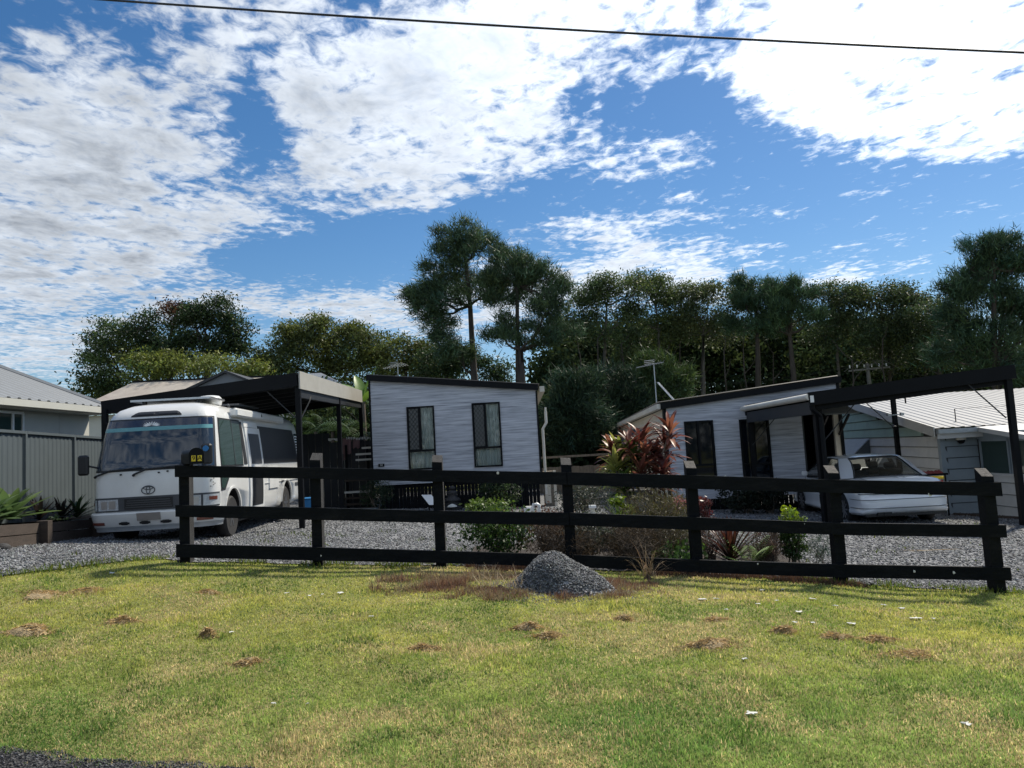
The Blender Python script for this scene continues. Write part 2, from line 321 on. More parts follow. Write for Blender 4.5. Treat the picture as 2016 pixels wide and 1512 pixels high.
def siding(name):
    m_ = bpy.data.materials.new(name); m_.use_nodes = True; t = m_.node_tree; n = t.nodes; l = t.links; p = n['Principled BSDF']; p.inputs['Roughness'].default_value = .6; p.inputs['Specular IOR Level'].default_value = .3
    tcn = n.new('ShaderNodeTexCoord')
    def no(sc3, scale, det, rough=.6):
        mp = n.new('ShaderNodeMapping'); mp.inputs['Scale'].default_value = sc3; l.new(tcn.outputs['Object'], mp.inputs[0])
        x = n.new('ShaderNodeTexNoise'); x.inputs['Scale'].default_value = scale; x.inputs['Detail'].default_value = det; x.inputs['Roughness'].default_value = rough; l.new(mp.outputs[0], x.inputs[0]); return x.outputs[0]
    a = no((.55, .55, 13), 1.6, 5, .62); b = no((.8, .8, 40), 1.7, 4); c = no((1, 1, 1), .8, 3)
    mm = n.new('ShaderNodeMath'); mm.operation = 'MULTIPLY_ADD'; l.new(b, mm.inputs[0]); mm.inputs[1].default_value = .38; l.new(a, mm.inputs[2])
    m2 = n.new('ShaderNodeMath'); m2.operation = 'MULTIPLY_ADD'; l.new(c, m2.inputs[0]); m2.inputs[1].default_value = .15; l.new(mm.outputs[0], m2.inputs[2])
    cr = n.new('ShaderNodeValToRGB'); e = cr.color_ramp.elements; e[0].position = .52; e[0].color = (.14, .154, .18, 1); e[1].position = .95; e[1].color = (.62, .65, .70, 1)
    k = e.new(.66); k.color = (.33, .352, .40, 1); k = e.new(.78); k.color = (.46, .488, .55, 1)
    l.new(m2.outputs[0], cr.inputs[0]); l.new(cr.outputs[0], p.inputs['Base Color'])
    bn = n.new('ShaderNodeBump'); bn.inputs['Strength'].default_value = .25; bn.inputs['Distance'].default_value = .01; l.new(mm.outputs[0], bn.inputs['Height']); l.new(bn.outputs[0], p.inputs['Normal'])
    return m_
M['siding'] = siding('streaked_grey_cladding')

# ------------------------------------------------------------------ terrain
YK = [-60, 0, 4, 6.5, 9.3, 11.5, 15, 22, 30, 60, 400]
AK = [-.05, -.02, 0, .03, .07, .04, -.05, -.10, -.12, -.2, -.3]
BK = [.01, .012, .02, .05, .079, .062, .045, .042, .03, .01, 0]
def gz(x, y):
    xa = np.clip(x, -16, 16); a = np.interp(y, YK, AK); b = np.interp(y, YK, BK)
    lump = .018*np.sin(1.7*x+.6*y)*np.cos(1.1*y-.4*x)+.010*np.sin(3.9*x-2.1*y+1)+.008*np.cos(4.7*y+1.3*x)
    yy = np.asarray(y, dtype=float); lump = lump*np.clip((yy-2.5)/2, 0, 1)*np.clip((9.8-yy)/1.5, 0, 1)
    return a-b*xa+lump
def G(x, y): return float(gz(np.float64(x), np.float64(y)))
def gpt(px, py):
    d = raydir(px, py); lo, hi = 2.0, 60.0
    y = lo
    while y < hi:
        p = EYE+d*y
        if p.z <= G(p.x, p.y): break
        y += .02
    return EYE+d*y
def onground(px, Y):
    z = G(0, Y); x = 0
    for _ in range(8):
        # find X whose projection falls in column px at this depth
        lo, hi = -60.0, 60.0
        for _k in range(40):
            mid = (lo+hi)/2
            q = Vector((mid, Y, z))-EYE
            u = q.dot(_RT)/q.dot(_F)*FPX+1008
            if u < px: lo = mid
            else: hi = mid
        x = (lo+hi)/2; z = G(x, Y)
    return Vector((x, Y, z))
def project(p):
    q = Vector(p)-EYE; return (q.dot(_RT)/q.dot(_F)*FPX+1008, 756-q.dot(_UP)/q.dot(_F)*FPX)
FENCE_PX = [(367, 1108, 905), (627, 1114, 893), (869, 1116, 897), (1126, 1122, 902), (1374, 1132, 908), (1657, 1149, 917), (1966, 1168, 922)]
FENCE = [gpt(a, b) for a, b, c in FENCE_PX]
print('FENCE', [tuple(round(c, 2) for c in p) for p in FENCE])
FX = [p.x for p in FENCE]; FY = [p.y for p in FENCE]
edge_l = [gpt(0, 1138), gpt(90, 1124), gpt(200, 1112), gpt(330, 1102)]
EX = [-30, -14]+[p.x for p in edge_l]+FX+[9, 30]
EY = [edge_l[0].y-6, edge_l[0].y-1.5]+[p.y for p in edge_l]+[y+.05 for y in FY]+[FY[-1]-.3, FY[-1]-1]
def edge_y(x): return np.interp(x, EX, EY)+.05*np.sin(np.asarray(x)*5.1)+.03*np.sin(np.asarray(x)*13.7+1)
ra, rb = gpt(0, 1480), gpt(470, 1512)
RSL = (rb.y-ra.y)/(rb.x-ra.x)
def road_y(x): return ra.y+RSL*(np.asarray(x)-ra.x)+.03*np.sin(np.asarray(x)*6.3)+.02*np.sin(np.asarray(x)*17)
def sheet(name, xs, ys, dz, m_, keep=None):
    X, Y = np.meshgrid(xs, ys); Z = gz(X, Y)+dz
    V = np.stack([X.ravel(), Y.ravel(), Z.ravel()], 1); nx, ny = len(xs), len(ys)
    i = np.arange(nx-1)[None, :]+nx*np.arange(ny-1)[:, None]; Fq = np.stack([i, i+1, i+nx+1, i+nx], -1).reshape(-1, 4)
    if keep is not None:
        c = V[Fq].mean(1); Fq = Fq[keep(c[:, 0], c[:, 1])]
    used = np.unique(Fq); mp = np.zeros(len(V), int); mp[used] = np.arange(len(used))
    o = npmesh(name, V[used], mp[Fq], m_, smooth=True); o['kind'] = 'structure'; return o
def strip_sheet(name, xs, y0f, y1f, ny, dz, m_, skirt=0):
    rows = []
    for j in range(ny+1):
        t = (j/ny)**2.0; y = y0f(xs)*(1-t)+y1f(xs)*t; rows.append(np.stack([xs, y, gz(xs, y)+dz], 1))
    V = np.concatenate(rows); nx = len(xs)
    i = np.arange(nx-1)[None, :]+nx*np.arange(ny)[:, None]; Fq = np.stack([i, i+1, i+nx+1, i+nx], -1).reshape(-1, 4)
    o = npmesh(name, V, Fq, m_, smooth=True); o['kind'] = 'structure'; return o
def groundmat(name, cols, scale, bump, bscale, vor=0, rough=.95):
    m_ = bpy.data.materials.new(name); m_.use_nodes = True; t = m_.node_tree; n = t.nodes; l = t.links; p = n['Principled BSDF']; p.inputs['Roughness'].default_value = rough; p.inputs['Specular IOR Level'].default_value = .25
    tcn = n.new('ShaderNodeTexCoord')
    no = n.new('ShaderNodeTexNoise'); no.inputs['Scale'].default_value = scale; no.inputs['Detail'].default_value = 8; no.inputs['Roughness'].default_value = .7; l.new(tcn.outputs['Object'], no.inputs[0])
    src = no.outputs[0]; h = None
    if vor:
        v = n.new('ShaderNodeTexVoronoi'); v.inputs['Scale'].default_value = vor; l.new(tcn.outputs['Object'], v.inputs[0])
        sx = n.new('ShaderNodeSeparateColor'); l.new(v.outputs['Color'], sx.inputs[0])
        mm = n.new('ShaderNodeMath'); mm.operation = 'MULTIPLY_ADD'; l.new(sx.outputs[0], mm.inputs[0]); mm.inputs[1].default_value = .6; l.new(no.outputs[0], mm.inputs[2])
        m3_ = n.new('ShaderNodeMath'); m3_.operation = 'SUBTRACT'; l.new(mm.outputs[0], m3_.inputs[0]); m3_.inputs[1].default_value = .3; src = m3_.outputs[0]; h = v.outputs['Distance']
    cr = n.new('ShaderNodeValToRGB'); e = cr.color_ramp.elements; e[0].position = .3; e[0].color = (*cols[0], 1); e[1].position = .7; e[1].color = (*cols[-1], 1)
    if len(cols) > 2:
        k = e.new(.5); k.color = (*cols[1], 1)
    l.new(src, cr.inputs[0]); l.new(cr.outputs[0], p.inputs['Base Color'])
    bn = n.new('ShaderNodeBump'); bn.inputs['Strength'].default_value = bump; bn.inputs['Distance'].default_value = .03
    if h is None:
        nb_ = n.new('ShaderNodeTexNoise'); nb_.inputs['Scale'].default_value = bscale; nb_.inputs['Detail'].default_value = 5; l.new(tcn.outputs['Object'], nb_.inputs[0]); h = nb_.outputs[0]
    l.new(h, bn.inputs['Height']); l.new(bn.outputs[0], p.inputs['Normal'])
    return m_
M['lawnsoil'] = groundmat('lawn_ground', [(.11, .14, .035), (.19, .20, .06), (.28, .25, .11)], 1.3, .7, 60)
M['gravel'] = groundmat('grey_gravel', [(.07, .075, .082), (.14, .146, .157), (.29, .296, .305)], .7, 1.0, 40, vor=26)
M['asphalt'] = groundmat('asphalt', [(.022, .022, .024), (.045, .045, .048), (.10, .10, .10)], 3, 1.0, 60, vor=60)
M['far'] = groundmat('far_ground', [(.03, .035, .012), (.05, .05, .02)], .5, .4, 5)
xs = np.concatenate([np.linspace(-400, -20, 12), np.linspace(-18, 18, 181), np.linspace(20, 400, 12)])
ys = np.concatenate([np.linspace(-100, -2, 8), np.linspace(-1, 14, 120), np.linspace(14.5, 40, 30), np.linspace(45, 500, 12)])
sheet('ground', xs, ys, 0, M['lawnsoil'])
xs = np.linspace(-30, 24, 400)
strip_sheet('driveway', xs, edge_y, lambda x: np.full_like(x, 33.0), 60, .015, M["gravel"])
xs = np.linspace(-40, 40, 500)
strip_sheet('road', xs, road_y, lambda x: np.full_like(x, -6.0)+RSL*x, 20, .006, M['asphalt'])

# ------------------------------------------------------------------ buildings
def slab(mb, p0, p1, p2, p3, th):
    """sheet through four corners with thickness th downwards"""
    mb.prism([p0, p1, p2, p3], (0, 0, -th))
def ribbed(mb, p00, p10, p11, p01, n, h=.03, th=.012, mi2=0):
    """ribbed roof sheet: ribs run from edge p00-p10 to edge p01-p11"""
    p00, p10, p11, p01 = map(Vector, (p00, p10, p11, p01)); ra_, rb_ = [], []
    for i in range(n):
        for (t, k) in ((0, 0), (.55, 0), (.65, 1), (.90, 1)):
            s_ = (i+t)/n; o = Vector((0, 0, h*k)); ra_.append(p00.lerp(p10, s_)+o); rb_.append(p01.lerp(p11, s_)+o)
    ra_.append(p10.copy()); rb_.append(p11.copy())
    mb.grid([ra_, rb_]); mb.grid([[p-Vector((0, 0, th)) for p in ra_], [p-Vector((0, 0, th)) for p in rb_]], mi2)
def corrug_wall(mb, p0, p1, z0, z1a, z1b, n, amp=.02, horiz=True, nrm=(-1, 0, 0)):
    """horizontally corrugated wall between plan points p0,p1; top heights z1a at p0, z1b at p1"""
    nrm = Vector(nrm); rows = []; m_ = n*4
    for i in range(m_+1):
        t = i/m_; o = nrm*amp*math.sin(2*math.pi*t*n)
        rows.append([Vector((p0[0], p0[1], z0+(z1a-z0)*t))+o, Vector((p1[0], p1[1], z0+(z1b-z0)*t))+o])
    mb.grid(rows)
def window(root, x0, x1, z0, z1, y, kind, mats_):
    """aluminium window in a wall that faces -Y at depth y"""
    fw_ = .045; b = MB(); d0, d1 = y-.035, y+.06
    zm = z0+(z1-z0)*.30; xm = x0+(x1-x0)*.47
    b.box(x0, x0+fw_, d0, d1, z0, z1); b.box(x1-fw_, x1, d0, d1, z0, z1); b.box(x0+fw_, x1-fw_, d0, d1, z0, z0+fw_); b.box(x0+fw_, x1-fw_, d0, d1, z1-fw_, z1)
    b.box(x0+fw_, x1-fw_, d0+.004, d1, zm-fw_*.6, zm+fw_*.6); b.box(xm-fw_*.6, xm+fw_*.6, d0+.002, d1, zm+fw_*.6, z1-fw_)
    wn = b.build('window', mats_['frame'], root)
    def pane(a, c, e, f_, yy): 
        q = MB(); q.box(a, c, yy, yy+.006, e, f_); return q.build('pane', mats_['glass'], wn)
    pane(x0+fw_, x1-fw_, z0+fw_, zm-fw_*.6, y+.02); pane(xm+fw_*.6, x1-fw_, zm+fw_*.6, z1-fw_, y+.02); pane(x0+fw_, xm-fw_*.6, zm+fw_*.6, z1-fw_, y+.03)
    if kind == 'screen':
        s = MB(); a, c, e, f_ = x0+fw_, xm-fw_*.6, zm+fw_*.6, z1-fw_; st = .105
        s.box(a, a+.018, y-.028, y-.012, e, f_); s.box(c-.018, c, y-.028, y-.012, e, f_); s.box(a+.018, c-.018, y-.028, y-.012, e, e+.018); s.box(a+.018, c-.018, y-.028, y-.012, f_-.018, f_)
        k = a-(f_-e)
        while k < c:
            for sg in (0, 1):
                # clip diagonal of slope +-1.35 to the rectangle
                pts = []
                for (t) in (0, 1):
                    pts.append((k+t*(f_-e)/1.35, e+t*(f_-e)) if sg == 0 else (k+t*(f_-e)/1.35, f_-t*(f_-e)))
                (ax, az), (bx, bz) = pts
                t0 = max(0, (a-ax)/(bx-ax)); t1 = min(1, (c-ax)/(bx-ax))
                if t1 > t0+.02: s.bar((ax+(bx-ax)*t0, y-.018, az+(bz-az)*t0), (ax+(bx-ax)*t1, y-.018, az+(bz-az)*t1), .006, .021, up=(0, 1, 0))
            k += st
        s.build('security_screen', M['blacksteel'], wn)
    if kind == 'screen':
        s = MB(); s.box(x0+fw_+.002, xm-fw_*.6-.002, y-.010, y-.006, zm+fw_*.6+.002, z1-fw_-.002); s.build('fly_screen', M['flymesh'], wn)
    cu = MB(); rows = []
    for zz in (z0+.03, z1-.03):
        r_ = []
        for i in range(90):
            t = i/89; r_.append(Vector((x0+.03+(x1-x0-.06)*t, y+.13+.022*math.sin(t*58)+.012*math.sin(t*23+1), zz)))
        rows.append(r_)
    if kind == 'screen': cu.grid(rows).build('curtain', M['curtain'], wn, smooth=True, fix=False)
    return wn
def wall_with_holes(name, m_, root, x0, x1, zb, ztl, ztr, y, holes, th=.12):
    """wall facing -Y at depth y with a sloping top and rectangular openings (x0,x1,z0,z1), cut as vertical strips"""
    b = MB(); cuts = sorted({x0, x1, *[h[0] for h in holes], *[h[1] for h in holes]}); top = lambda x: ztl+(ztr-ztl)*(x-x0)/(x1-x0)
    def blk(a, c, za0, za1, zc0, zc1): b.prism([(a, y, za0), (c, y, zc0), (c, y, zc1), (a, y, za1)], (0, th, 0))
    for a, c in zip(cuts[:-1], cuts[1:]):
        hs_ = [h for h in holes if h[0] <= a+1e-6 and h[1] >= c-1e-6]
        if hs_:
            h = hs_[0]; blk(a, c, zb, h[2], zb, h[2]); blk(a, c, h[3], top(a), h[3], top(c))
        else: blk(a, c, zb, top(a), zb, top(c))
    return b.build(name, m_, root)

# --- left cabin (wall faces the camera at Y = 22)
HY = 22.0
hx0, hx1 = at(731, 850, HY).x, at(1060, 850, HY).x
zb = (at(735, 957, HY).z+at(1070, 938, HY).z)/2; ztl, ztr = at(729, 749, HY).z, at(1058, 768, HY).z
cab = thing('cabin', 'small cabin with streaked grey cladding, two curtained windows and low black roof', 'cabin', (hx0, HY, G(hx0, HY)))
def winpx(a, b_, c, d, Y): p, q = at(a, c, Y), at(b_, d, Y); return (p.x, q.x, q.z, p.z)
w1 = winpx(800, 860, 801.5, 923, HY); w2 = winpx(928, 990.5, 794, 917.5, HY)
wall_with_holes('front_wall', M['siding'], cab, hx0, hx1, zb, ztl, ztr, HY, [w1, w2])
b = MB(); b.prism([(hx0, HY+.12, zb), (hx0, HY+8, zb), (hx0, HY+8, ztl), (hx0, HY+.12, ztl)], (.1, 0, 0)); b.build('side_wall', M['charcoal'], cab)
b = MB(); b.prism([(hx1-.1, HY+.12, zb), (hx1-.1, HY+8, zb), (hx1-.1, HY+8, ztr), (hx1-.1, HY+.12, ztr)], (.1, 0, 0)); b.build('side_wall', M['cream'], cab)
b = MB(); b.box(hx0+.1, hx1-.1, HY+.6, HY+.65, zb+.002, ztr); b.build('inner_wall', M['greywall'], cab)
b = MB(); ribbed(b, (hx0-.06, HY-.12, ztl+.16), (hx0-.06, HY+8.2, ztl+.16), (hx1+.1, HY+8.2, ztr+.16), (hx1+.1, HY-.12, ztr+.16), 30); b.build('roof', M['charcoal'], cab)
b = MB(); b.prism([(hx0-.06, HY-.14, ztl-.01), (hx1+.06, HY-.14, ztr-.01), (hx1+.06, HY-.14, ztr+.155), (hx0-.06, HY-.14, ztl+.155)], (0, .09, 0)); b.build('fascia', M['blacksteel'], cab)
for xx, zt in ((hx0-.03, ztl), (hx1-.02, ztr)):
    b = MB(); b.box(xx, xx+.05, HY-.02, HY+.1, zb, zt-.015); b.build('corner_trim', M['blacksteel'], cab)
for w_ in (w1, w2): window(cab, *w_, HY, 'screen', dict(frame=M['blacksteel'], glass=M['glass']))
b = MB(); b.box(hx1+.1, hx1+.24, HY-.1, HY+8, ztr-.06, ztr+.1); b.build('gutter', M['cream'], cab)
b = MB(); b.tube([(hx1+.24, HY+.1, ztr-.62), (hx1+.24, HY+.1, ztr-.95), (hx1+.13, HY+.1, ztr-1.12), (hx1+.13, HY+.1, zb-.5)], .04, 8); b.tube([(hx1+.24, HY+.1, ztr-.5), (hx1+.24, HY+.1, ztr-.62)], .03, 8); b.build('downpipe', M['offwhite'], cab)
b = MB(); b.box(hx0+.15, hx1-.15, HY+.25, HY+7.8, zb-.12, zb-.004); b.build('floor_frame', M['blacksteel'], cab)
for i in range(4):
    b = MB(); xx = hx0+.5+i*(hx1-hx0-1)/3; b.box(xx-.06, xx+.06, HY+.5, HY+.62, G(xx, HY)-.1, zb-.12); b.build('stump', M['blacksteel'], cab)
n = 44; sw = (hx1-hx0-.25)/n; sme = None
for i in range(n):
    xx = hx0+.2+i*sw; b = MB(); gzv = G(xx, HY); b.box(xx, xx+sw*(.90+.07*random.random()), HY+.08, HY+.10, gzv-.02, zb-.02-.02*random.random()); b.build('base_slat', M['blackpaint'], cab)
p = at(751, 916, HY); b = MB(); b.box(p.x-.085, p.x+.085, HY-.02, HY-.002, p.z-.045, p.z+.045); pl = b.build('number_plaque', M['blacksteel'], cab)
text_mesh('plaque_number', '88', .08, M['zinc'], pl, Matrix.Translation((p.x, HY-.022, p.z)) @ Matrix.Rotation(R(90), 4, 'X'))

# --- right cabin (wall faces the camera at Y = 20)
RY = 20.0
rx0, rx1 = at(1313, 890, RY).x, at(1651, 800, RY).x
rzb = at(1400, 982, RY).z; rztl, rztr = at(1312, 804, RY).z, at(1650, 752, RY).z
rc = thing('cabin', 'grey streaked cabin with cream corrugated side wall behind the cordyline', 'cabin', (rx0, RY, G(rx0, RY)))
rtop = lambda x: rztl+(rztr-rztl)*(x-rx0)/(rx1-rx0)
xr = at(1583, 880, RY).x
w3 = winpx(1346, 1412, 830, 944, RY); w4 = winpx(1454, 1523, 826, 950, RY)
w3 = (w3[0], w3[1], w3[2]-.1, w3[3]); w4 = (w4[0], w4[1], w4[2], w4[3])
wall_with_holes('front_wall', M['siding'], rc, rx0, xr, rzb, rztl, rtop(xr), RY, [w3, w4])
zg = at(1620, 800, RY).z
b = MB(); b.prism([(xr, RY, zg), (rx1, RY, zg), (rx1, RY, rztr), (xr, RY, rtop(xr))], (0, .12, 0)); b.build('gable_panel', M['siding'], rc)
b = MB(); b.box(xr-.001, xr+.09, RY+.12, RY+2.4, rzb, zg); b.build('recess_wall', M['charcoal'], rc)
b = MB(); b.box(xr+.09, rx1, RY+2.4, RY+2.5, rzb, zg+.3); b.build('recess_wall', M['charcoal'], rc)
b = MB(); b.box(rx1-.08, rx1-.025, RY+.13, RY+2.39, rzb, zg+.25); b.build('recess_wall', M['charcoal'], rc)
b = MB(); b.box(xr+.1, rx1-.09, RY+.125, RY+2.39, zg+.05, zg+.08); b.build('recess_ceiling', M['charcoal'], rc)
b = MB(); b.box(xr+.09, rx1, RY, RY+2.4, rzb-.05, rzb+.02); b.build('deck', M['blackpaint'], rc)
b = MB(); b.box(rx1-.15, rx1-.02, RY+.02, RY+.12, rzb+.02, zg); b.build('side_post', M['cream'], rc)
b = MB(); b.box(rx1-.02, rx1+.06, RY-.02, RY+.06, rzb-.3, rztr); b.build('corner_post', M['blacksteel'], rc)
for k_ in range(6):
    b = MB(); zz = rzb+.2+k_*.28; b.box(xr+.2, rx1-.3, RY+2.36, RY+2.395, zz, zz+.2); b.build('recess_board', M['charcoal'], rc)
# small hood over the deck
a0, a1 = at(1602, 797, RY-.1), at(1655, 793, RY-.1); b = MB(); b.prism([(a0.x, RY-.005, zg+.10), (rx1+.05, RY-.005, zg+.10), (rx1+.16, RY-.75, zg-.22), (a0.x, RY-.75, zg-.22)], (0, 0, -.03)); b.build('porch_hood', M['greyroof'], rc)
for sx in (rx1-.05, a0.x+.1):
    b = MB(); b.bar((sx, RY-.01, zg-.75), (sx, RY-.68, zg-.26), .05, .05); b.build('hood_bracket', M['blacksteel'], rc)
# corrugated side wall, running back
s0 = Vector((rx0, RY, 0)); sY = 31.5; s1 = Vector((at(1222, 850, sY).x, sY, 0)); ztf = at(1219, 842, sY).z
b = MB(); corrug_wall(b, (rx0, RY+.13), (s1.x, sY), rzb, rztl-.02, ztf, 16, .022); b.build('side_wall', M['cream'], rc, smooth=True, fix=False)
b = MB(); b.prism([(rx0+.06, RY+.13, rzb), (s1.x+.06, sY, rzb), (s1.x+.06, sY, ztf), (rx0+.06, RY+.13, rztl-.02)], (.05, 0, 0)); b.build('side_frame', M['charcoal'], rc)
b = MB(); b.prism([(rx0-.03, RY-.03, rzb), (rx0+.05, RY-.03, rzb), (rx0+.05, RY-.03, rztl), (rx0-.03, RY-.03, rztl)], (0, .15, 0)); b.build('corner_trim', M['blacksteel'], rc)
b = MB(); g0, g1 = Vector((rx0-.12, RY-.08, rztl+.06)), Vector((s1.x-.12, sY, ztf+.08)); b.bar(g0, g1, .14, .13); b.build('gutter', M['offwhite'], rc)
b = MB(); b.tube([(s1.x-.12, sY-.05, ztf), (s1.x-.12, sY-.05, ztf-.3), (s1.x-.02, sY-.05, ztf-.5), (s1.x-.02, sY-.05, rzb)], .05, 8); q_ = g0.lerp(g1, .62); b.tube([q_, q_-Vector((0, 0, .45))], .04, 8); b.build('downpipe', M['offwhite'], rc)
q0 = at(1254, 838, 25.5); b = MB(); b.prism([(q0.x-.05, 24.6, q0.z-.1), (q0.x-.05, 26.4, q0.z-.1), (q0.x-.75, 26.4, q0.z-.75), (q0.x-.75, 24.6, q0.z-.75)], (0, 0, -.03)); b.build('window_hood', M['charcoal'], rc)
b = MB(); ribbed(b, (rx0-.15, RY-.12, rztl+.16), (s1.x-.15, sY, ztf+.16), (rx1+.08, sY, rztr+.0), (rx1+.08, RY-.12, rztr+.16), 36); b.build('roof', M['charcoal'], rc)
b = MB(); b.prism([(rx0-.1, RY-.14, rztl-.02), (rx1+.08, RY-.14, rztr-.02), (rx1+.08, RY-.14, rztr+.14), (rx0-.1, RY-.14, rztl+.14)], (0, .1, 0)); b.build('fascia', M['blacksteel'], rc)
for w_ in (w3, w4): window(rc, *w_, RY, 'plain', dict(frame=M['blacksteel'], glass=M['glassdark']))
n = 30; sw = (xr-rx0)/n
for i in range(n):
    xx = rx0+i*sw; b = MB(); b.box(xx, xx+sw*.8, RY+.06, RY+.085, G(xx, RY)-.03, rzb-.015*random.random()); b.build('base_slat', M['blackpaint'], rc)

# --- left carport over the motorhome
cp = thing('carport', 'tall black carport with off-white gutter board over the white motorhome', 'carport', (-4.47, 16, G(-4.47, 16)))
FR, FL, BR = at(589, 734, 16), at(207, 790, 16), at(711, 771, 24); BL = Vector((FL.x-.3, 24, BR.z+(FL.z-FR.z)))
b = MB(); ribbed(b, FL+Vector((0, 0, -.02)), BL+Vector((0, 0, -.02)), BR+Vector((0, 0, -.02)), FR+Vector((0, 0, -.02)), 40, h=.03); b.build('roof_sheet', M['charcoal'], cp)
bh = .26
def beam(p, q, w_, h_, m_, nm='beam', dz=0):
    bb = MB(); bb.bar(Vector(p)+Vector((0, 0, dz-h_/2)), Vector(q)+Vector((0, 0, dz-h_/2)), w_, h_); return bb.build(nm, m_, cp)
beam(FL+Vector((-.04, -.04, 0)), FR+Vector((-.03, -.04, 0)), .08, .28, M['blacksteel'], 'front_beam')
beam(BL, BR+Vector((-.05, 0, 0)), .08, .28, M['blacksteel'], 'rear_beam', -.06)
beam(FL+Vector((-.06, .05, 0)), BL+Vector((-.06, 0, 0)), .10, .24, M['blacksteel'], 'side_beam')
b = MB(); b.prism([FR+Vector((0, -.06, .03)), BR+Vector((0, 0, .03)), BR+Vector((0, 0, -.34)), FR+Vector((0, -.06, -.34))], (.03, 0, 0)); b.build('fascia_board', M['fascia'], cp)
beam(FR+Vector((-.06, .04, -.34)), BR+Vector((-.06, 0, -.34)), .09, .17, M['charcoal'], 'side_beam')
for i in range(1, 7):
    t = i/7; beam(FL.lerp(BL, t)+Vector((.02, 0, -.075)), FR.lerp(BR, t)+Vector((-.12, 0, -.075)), .06, .12, M['charcoal'], 'purlin')
for (q, nm) in ((FR, 0), (BR, 0), (FL+Vector((.02, 0, 0)), 0), (BL+Vector((.05, 0, 0)), 0), (FR.lerp(BR, .55), 0)):
    qq = Vector(q); gg = G(qq.x, qq.y); b = MB(); b.box(qq.x-.10, qq.x+.005, qq.y-.01, qq.y+.09, gg-.1, qq.z-.1); b.build('post', M['blacksteel'], cp)
qq = FL.lerp(BL, .0); b = MB(); b.tube([qq+Vector((.05, -.1, -.18)), qq+Vector((.06, -.1, -.45)), qq+Vector((.30, -.05, -.80)), qq+Vector((.30, .06, -2.6))], .045, 8); b.build('downpipe', M['blacksteel'], cp)
for q, sgn in ((FR, 1), (BR, 1)):
    b = MB(); b.bar(q+Vector((-.05, .05, -1.0)), q+Vector((-.75, .05, -.30)), .02, .02); b.build('knee_brace', M['charcoal'], cp)
b = MB(); b.bar(FR+Vector((-.04, .09, -1.0)), FR+Vector((-.04, 1.1, -.42)), .02, .02); b.build('knee_brace', M['charcoal'], cp)

# --- right carport over the sedan
rp_R, rp_L = at(1986, 722, 15.1), at(1592, 776, 15.9)
RB_L, RB_R = Vector((at(1462, 818, 20).x, 19.75, rp_L.z-.02)), Vector((at(1752, 775, 20).x, 19.75, rp_R.z-.06))
cr_ = thing('carport', 'open black skillion carport sloping up to the right over the white sedan', 'carport', (6.3, 16, G(6.3, 16)))
cp_ = cp; cp = cr_
b = MB(); ribbed(b, rp_L+Vector((0, -.05, .0)), RB_L, RB_R, rp_R+Vector((0, -.05, 0)), 24, h=.03, mi2=1); b.build('roof_sheet', [M['charcoal'], M['offwhite']], cp)
beam(rp_L+Vector((-.05, -.1, .03)), rp_R+Vector((.05, -.1, .03)), .06, .27, M['blacksteel'], 'front_beam')
beam(rp_L+Vector((.1, .05, -.10)), rp_R+Vector((-.05, .05, -.10)), .08, .24, M['blacksteel'], 'front_beam')
beam(RB_L, RB_R, .08, .2, M['blacksteel'], 'rear_beam', -.04)
beam(rp_R+Vector((-.05, 0, -.05)), RB_R+Vector((-.05, 0, -.05)), .08, .2, M['blacksteel'], 'side_beam')
beam(rp_L+Vector((.06, 0, -.16)), RB_L+Vector((.06, 0, -.16)), .08, .26, M['charcoal'], 'side_beam')
beam(rp_R.lerp(RB_R, .5)+Vector((-1.2, 0, -.06)), rp_R.lerp(RB_R, .5)+Vector((-.1, 0, .02)), .05, .1, M['cream'], 'purlin')
b = MB(); pts = []
for k_ in range(9):
    a = math.pi*k_/8; pts.append((-.09*math.sin(a)-.02, .07*math.cos(a)))
A, B = rp_L+Vector((-.01, -.12, -.06)), RB_L+Vector((-.01, .05, -.06))
b.grid([[A+Vector((x, 0, z)) for x, z in pts], [B+Vector((x, 0, z)) for x, z in pts]]); b.prism([A+Vector((x, 0, z)) for x, z in pts], (0, -.004, 0)); b.build('gutter', M['offwhite'], cp, smooth=True, sm_ang=50)
b = MB(); b.box(A.x-.02, A.x+.14, A.y-.03, A.y+.03, A.z-.12, A.z+.02); b.build('gutter_end', M['white'], cp)
b = MB(); b.tube([A+Vector((.02, .06, -.1)), A+Vector((.03, .06, -.25)), A+Vector((.22, .12, -.42)), Vector((A.x+.23, A.y+.12, G(A.x, A.y)))], .05, 8); b.build('downpipe', M['blacksteel'], cp)
for q, dx_, s_ in ((rp_L+Vector((.20, .15, 0)), 0, .075), (rp_R, -.05, .055), (RB_L+Vector((.1, 0, 0)), 0, .05), (RB_R, -.06, .05)):
    gg = G(q.x, q.y); b = MB(); b.box(q.x+dx_-s_, q.x+dx_+s_, q.y-s_, q.y+s_, gg-.1, q.z-.07); b.build('post', M['blacksteel'], cp)
for q, e_ in ((rp_L+Vector((.25, .1, 0)), 1), (rp_R+Vector((-.1, .1, 0)), -1), (RB_R+Vector((-.1, 0, 0)), -1), (RB_L+Vector((.1, -.06, 0)), 1)):
    b = MB(); b.bar(q+Vector((0, 0, -1.0)), q+Vector((.75*e_, 0, -.22)), .02, .02); b.build('knee_brace', M['charcoal'], cp)
b = MB(); q = rp_L.lerp(rp_R, .5); b.box(q.x-.012, q.x+.012, q.y+.1, q.y+.12, q.z-.45, q.z-.05); b.build('drop_hook', M['blacksteel'], cp)
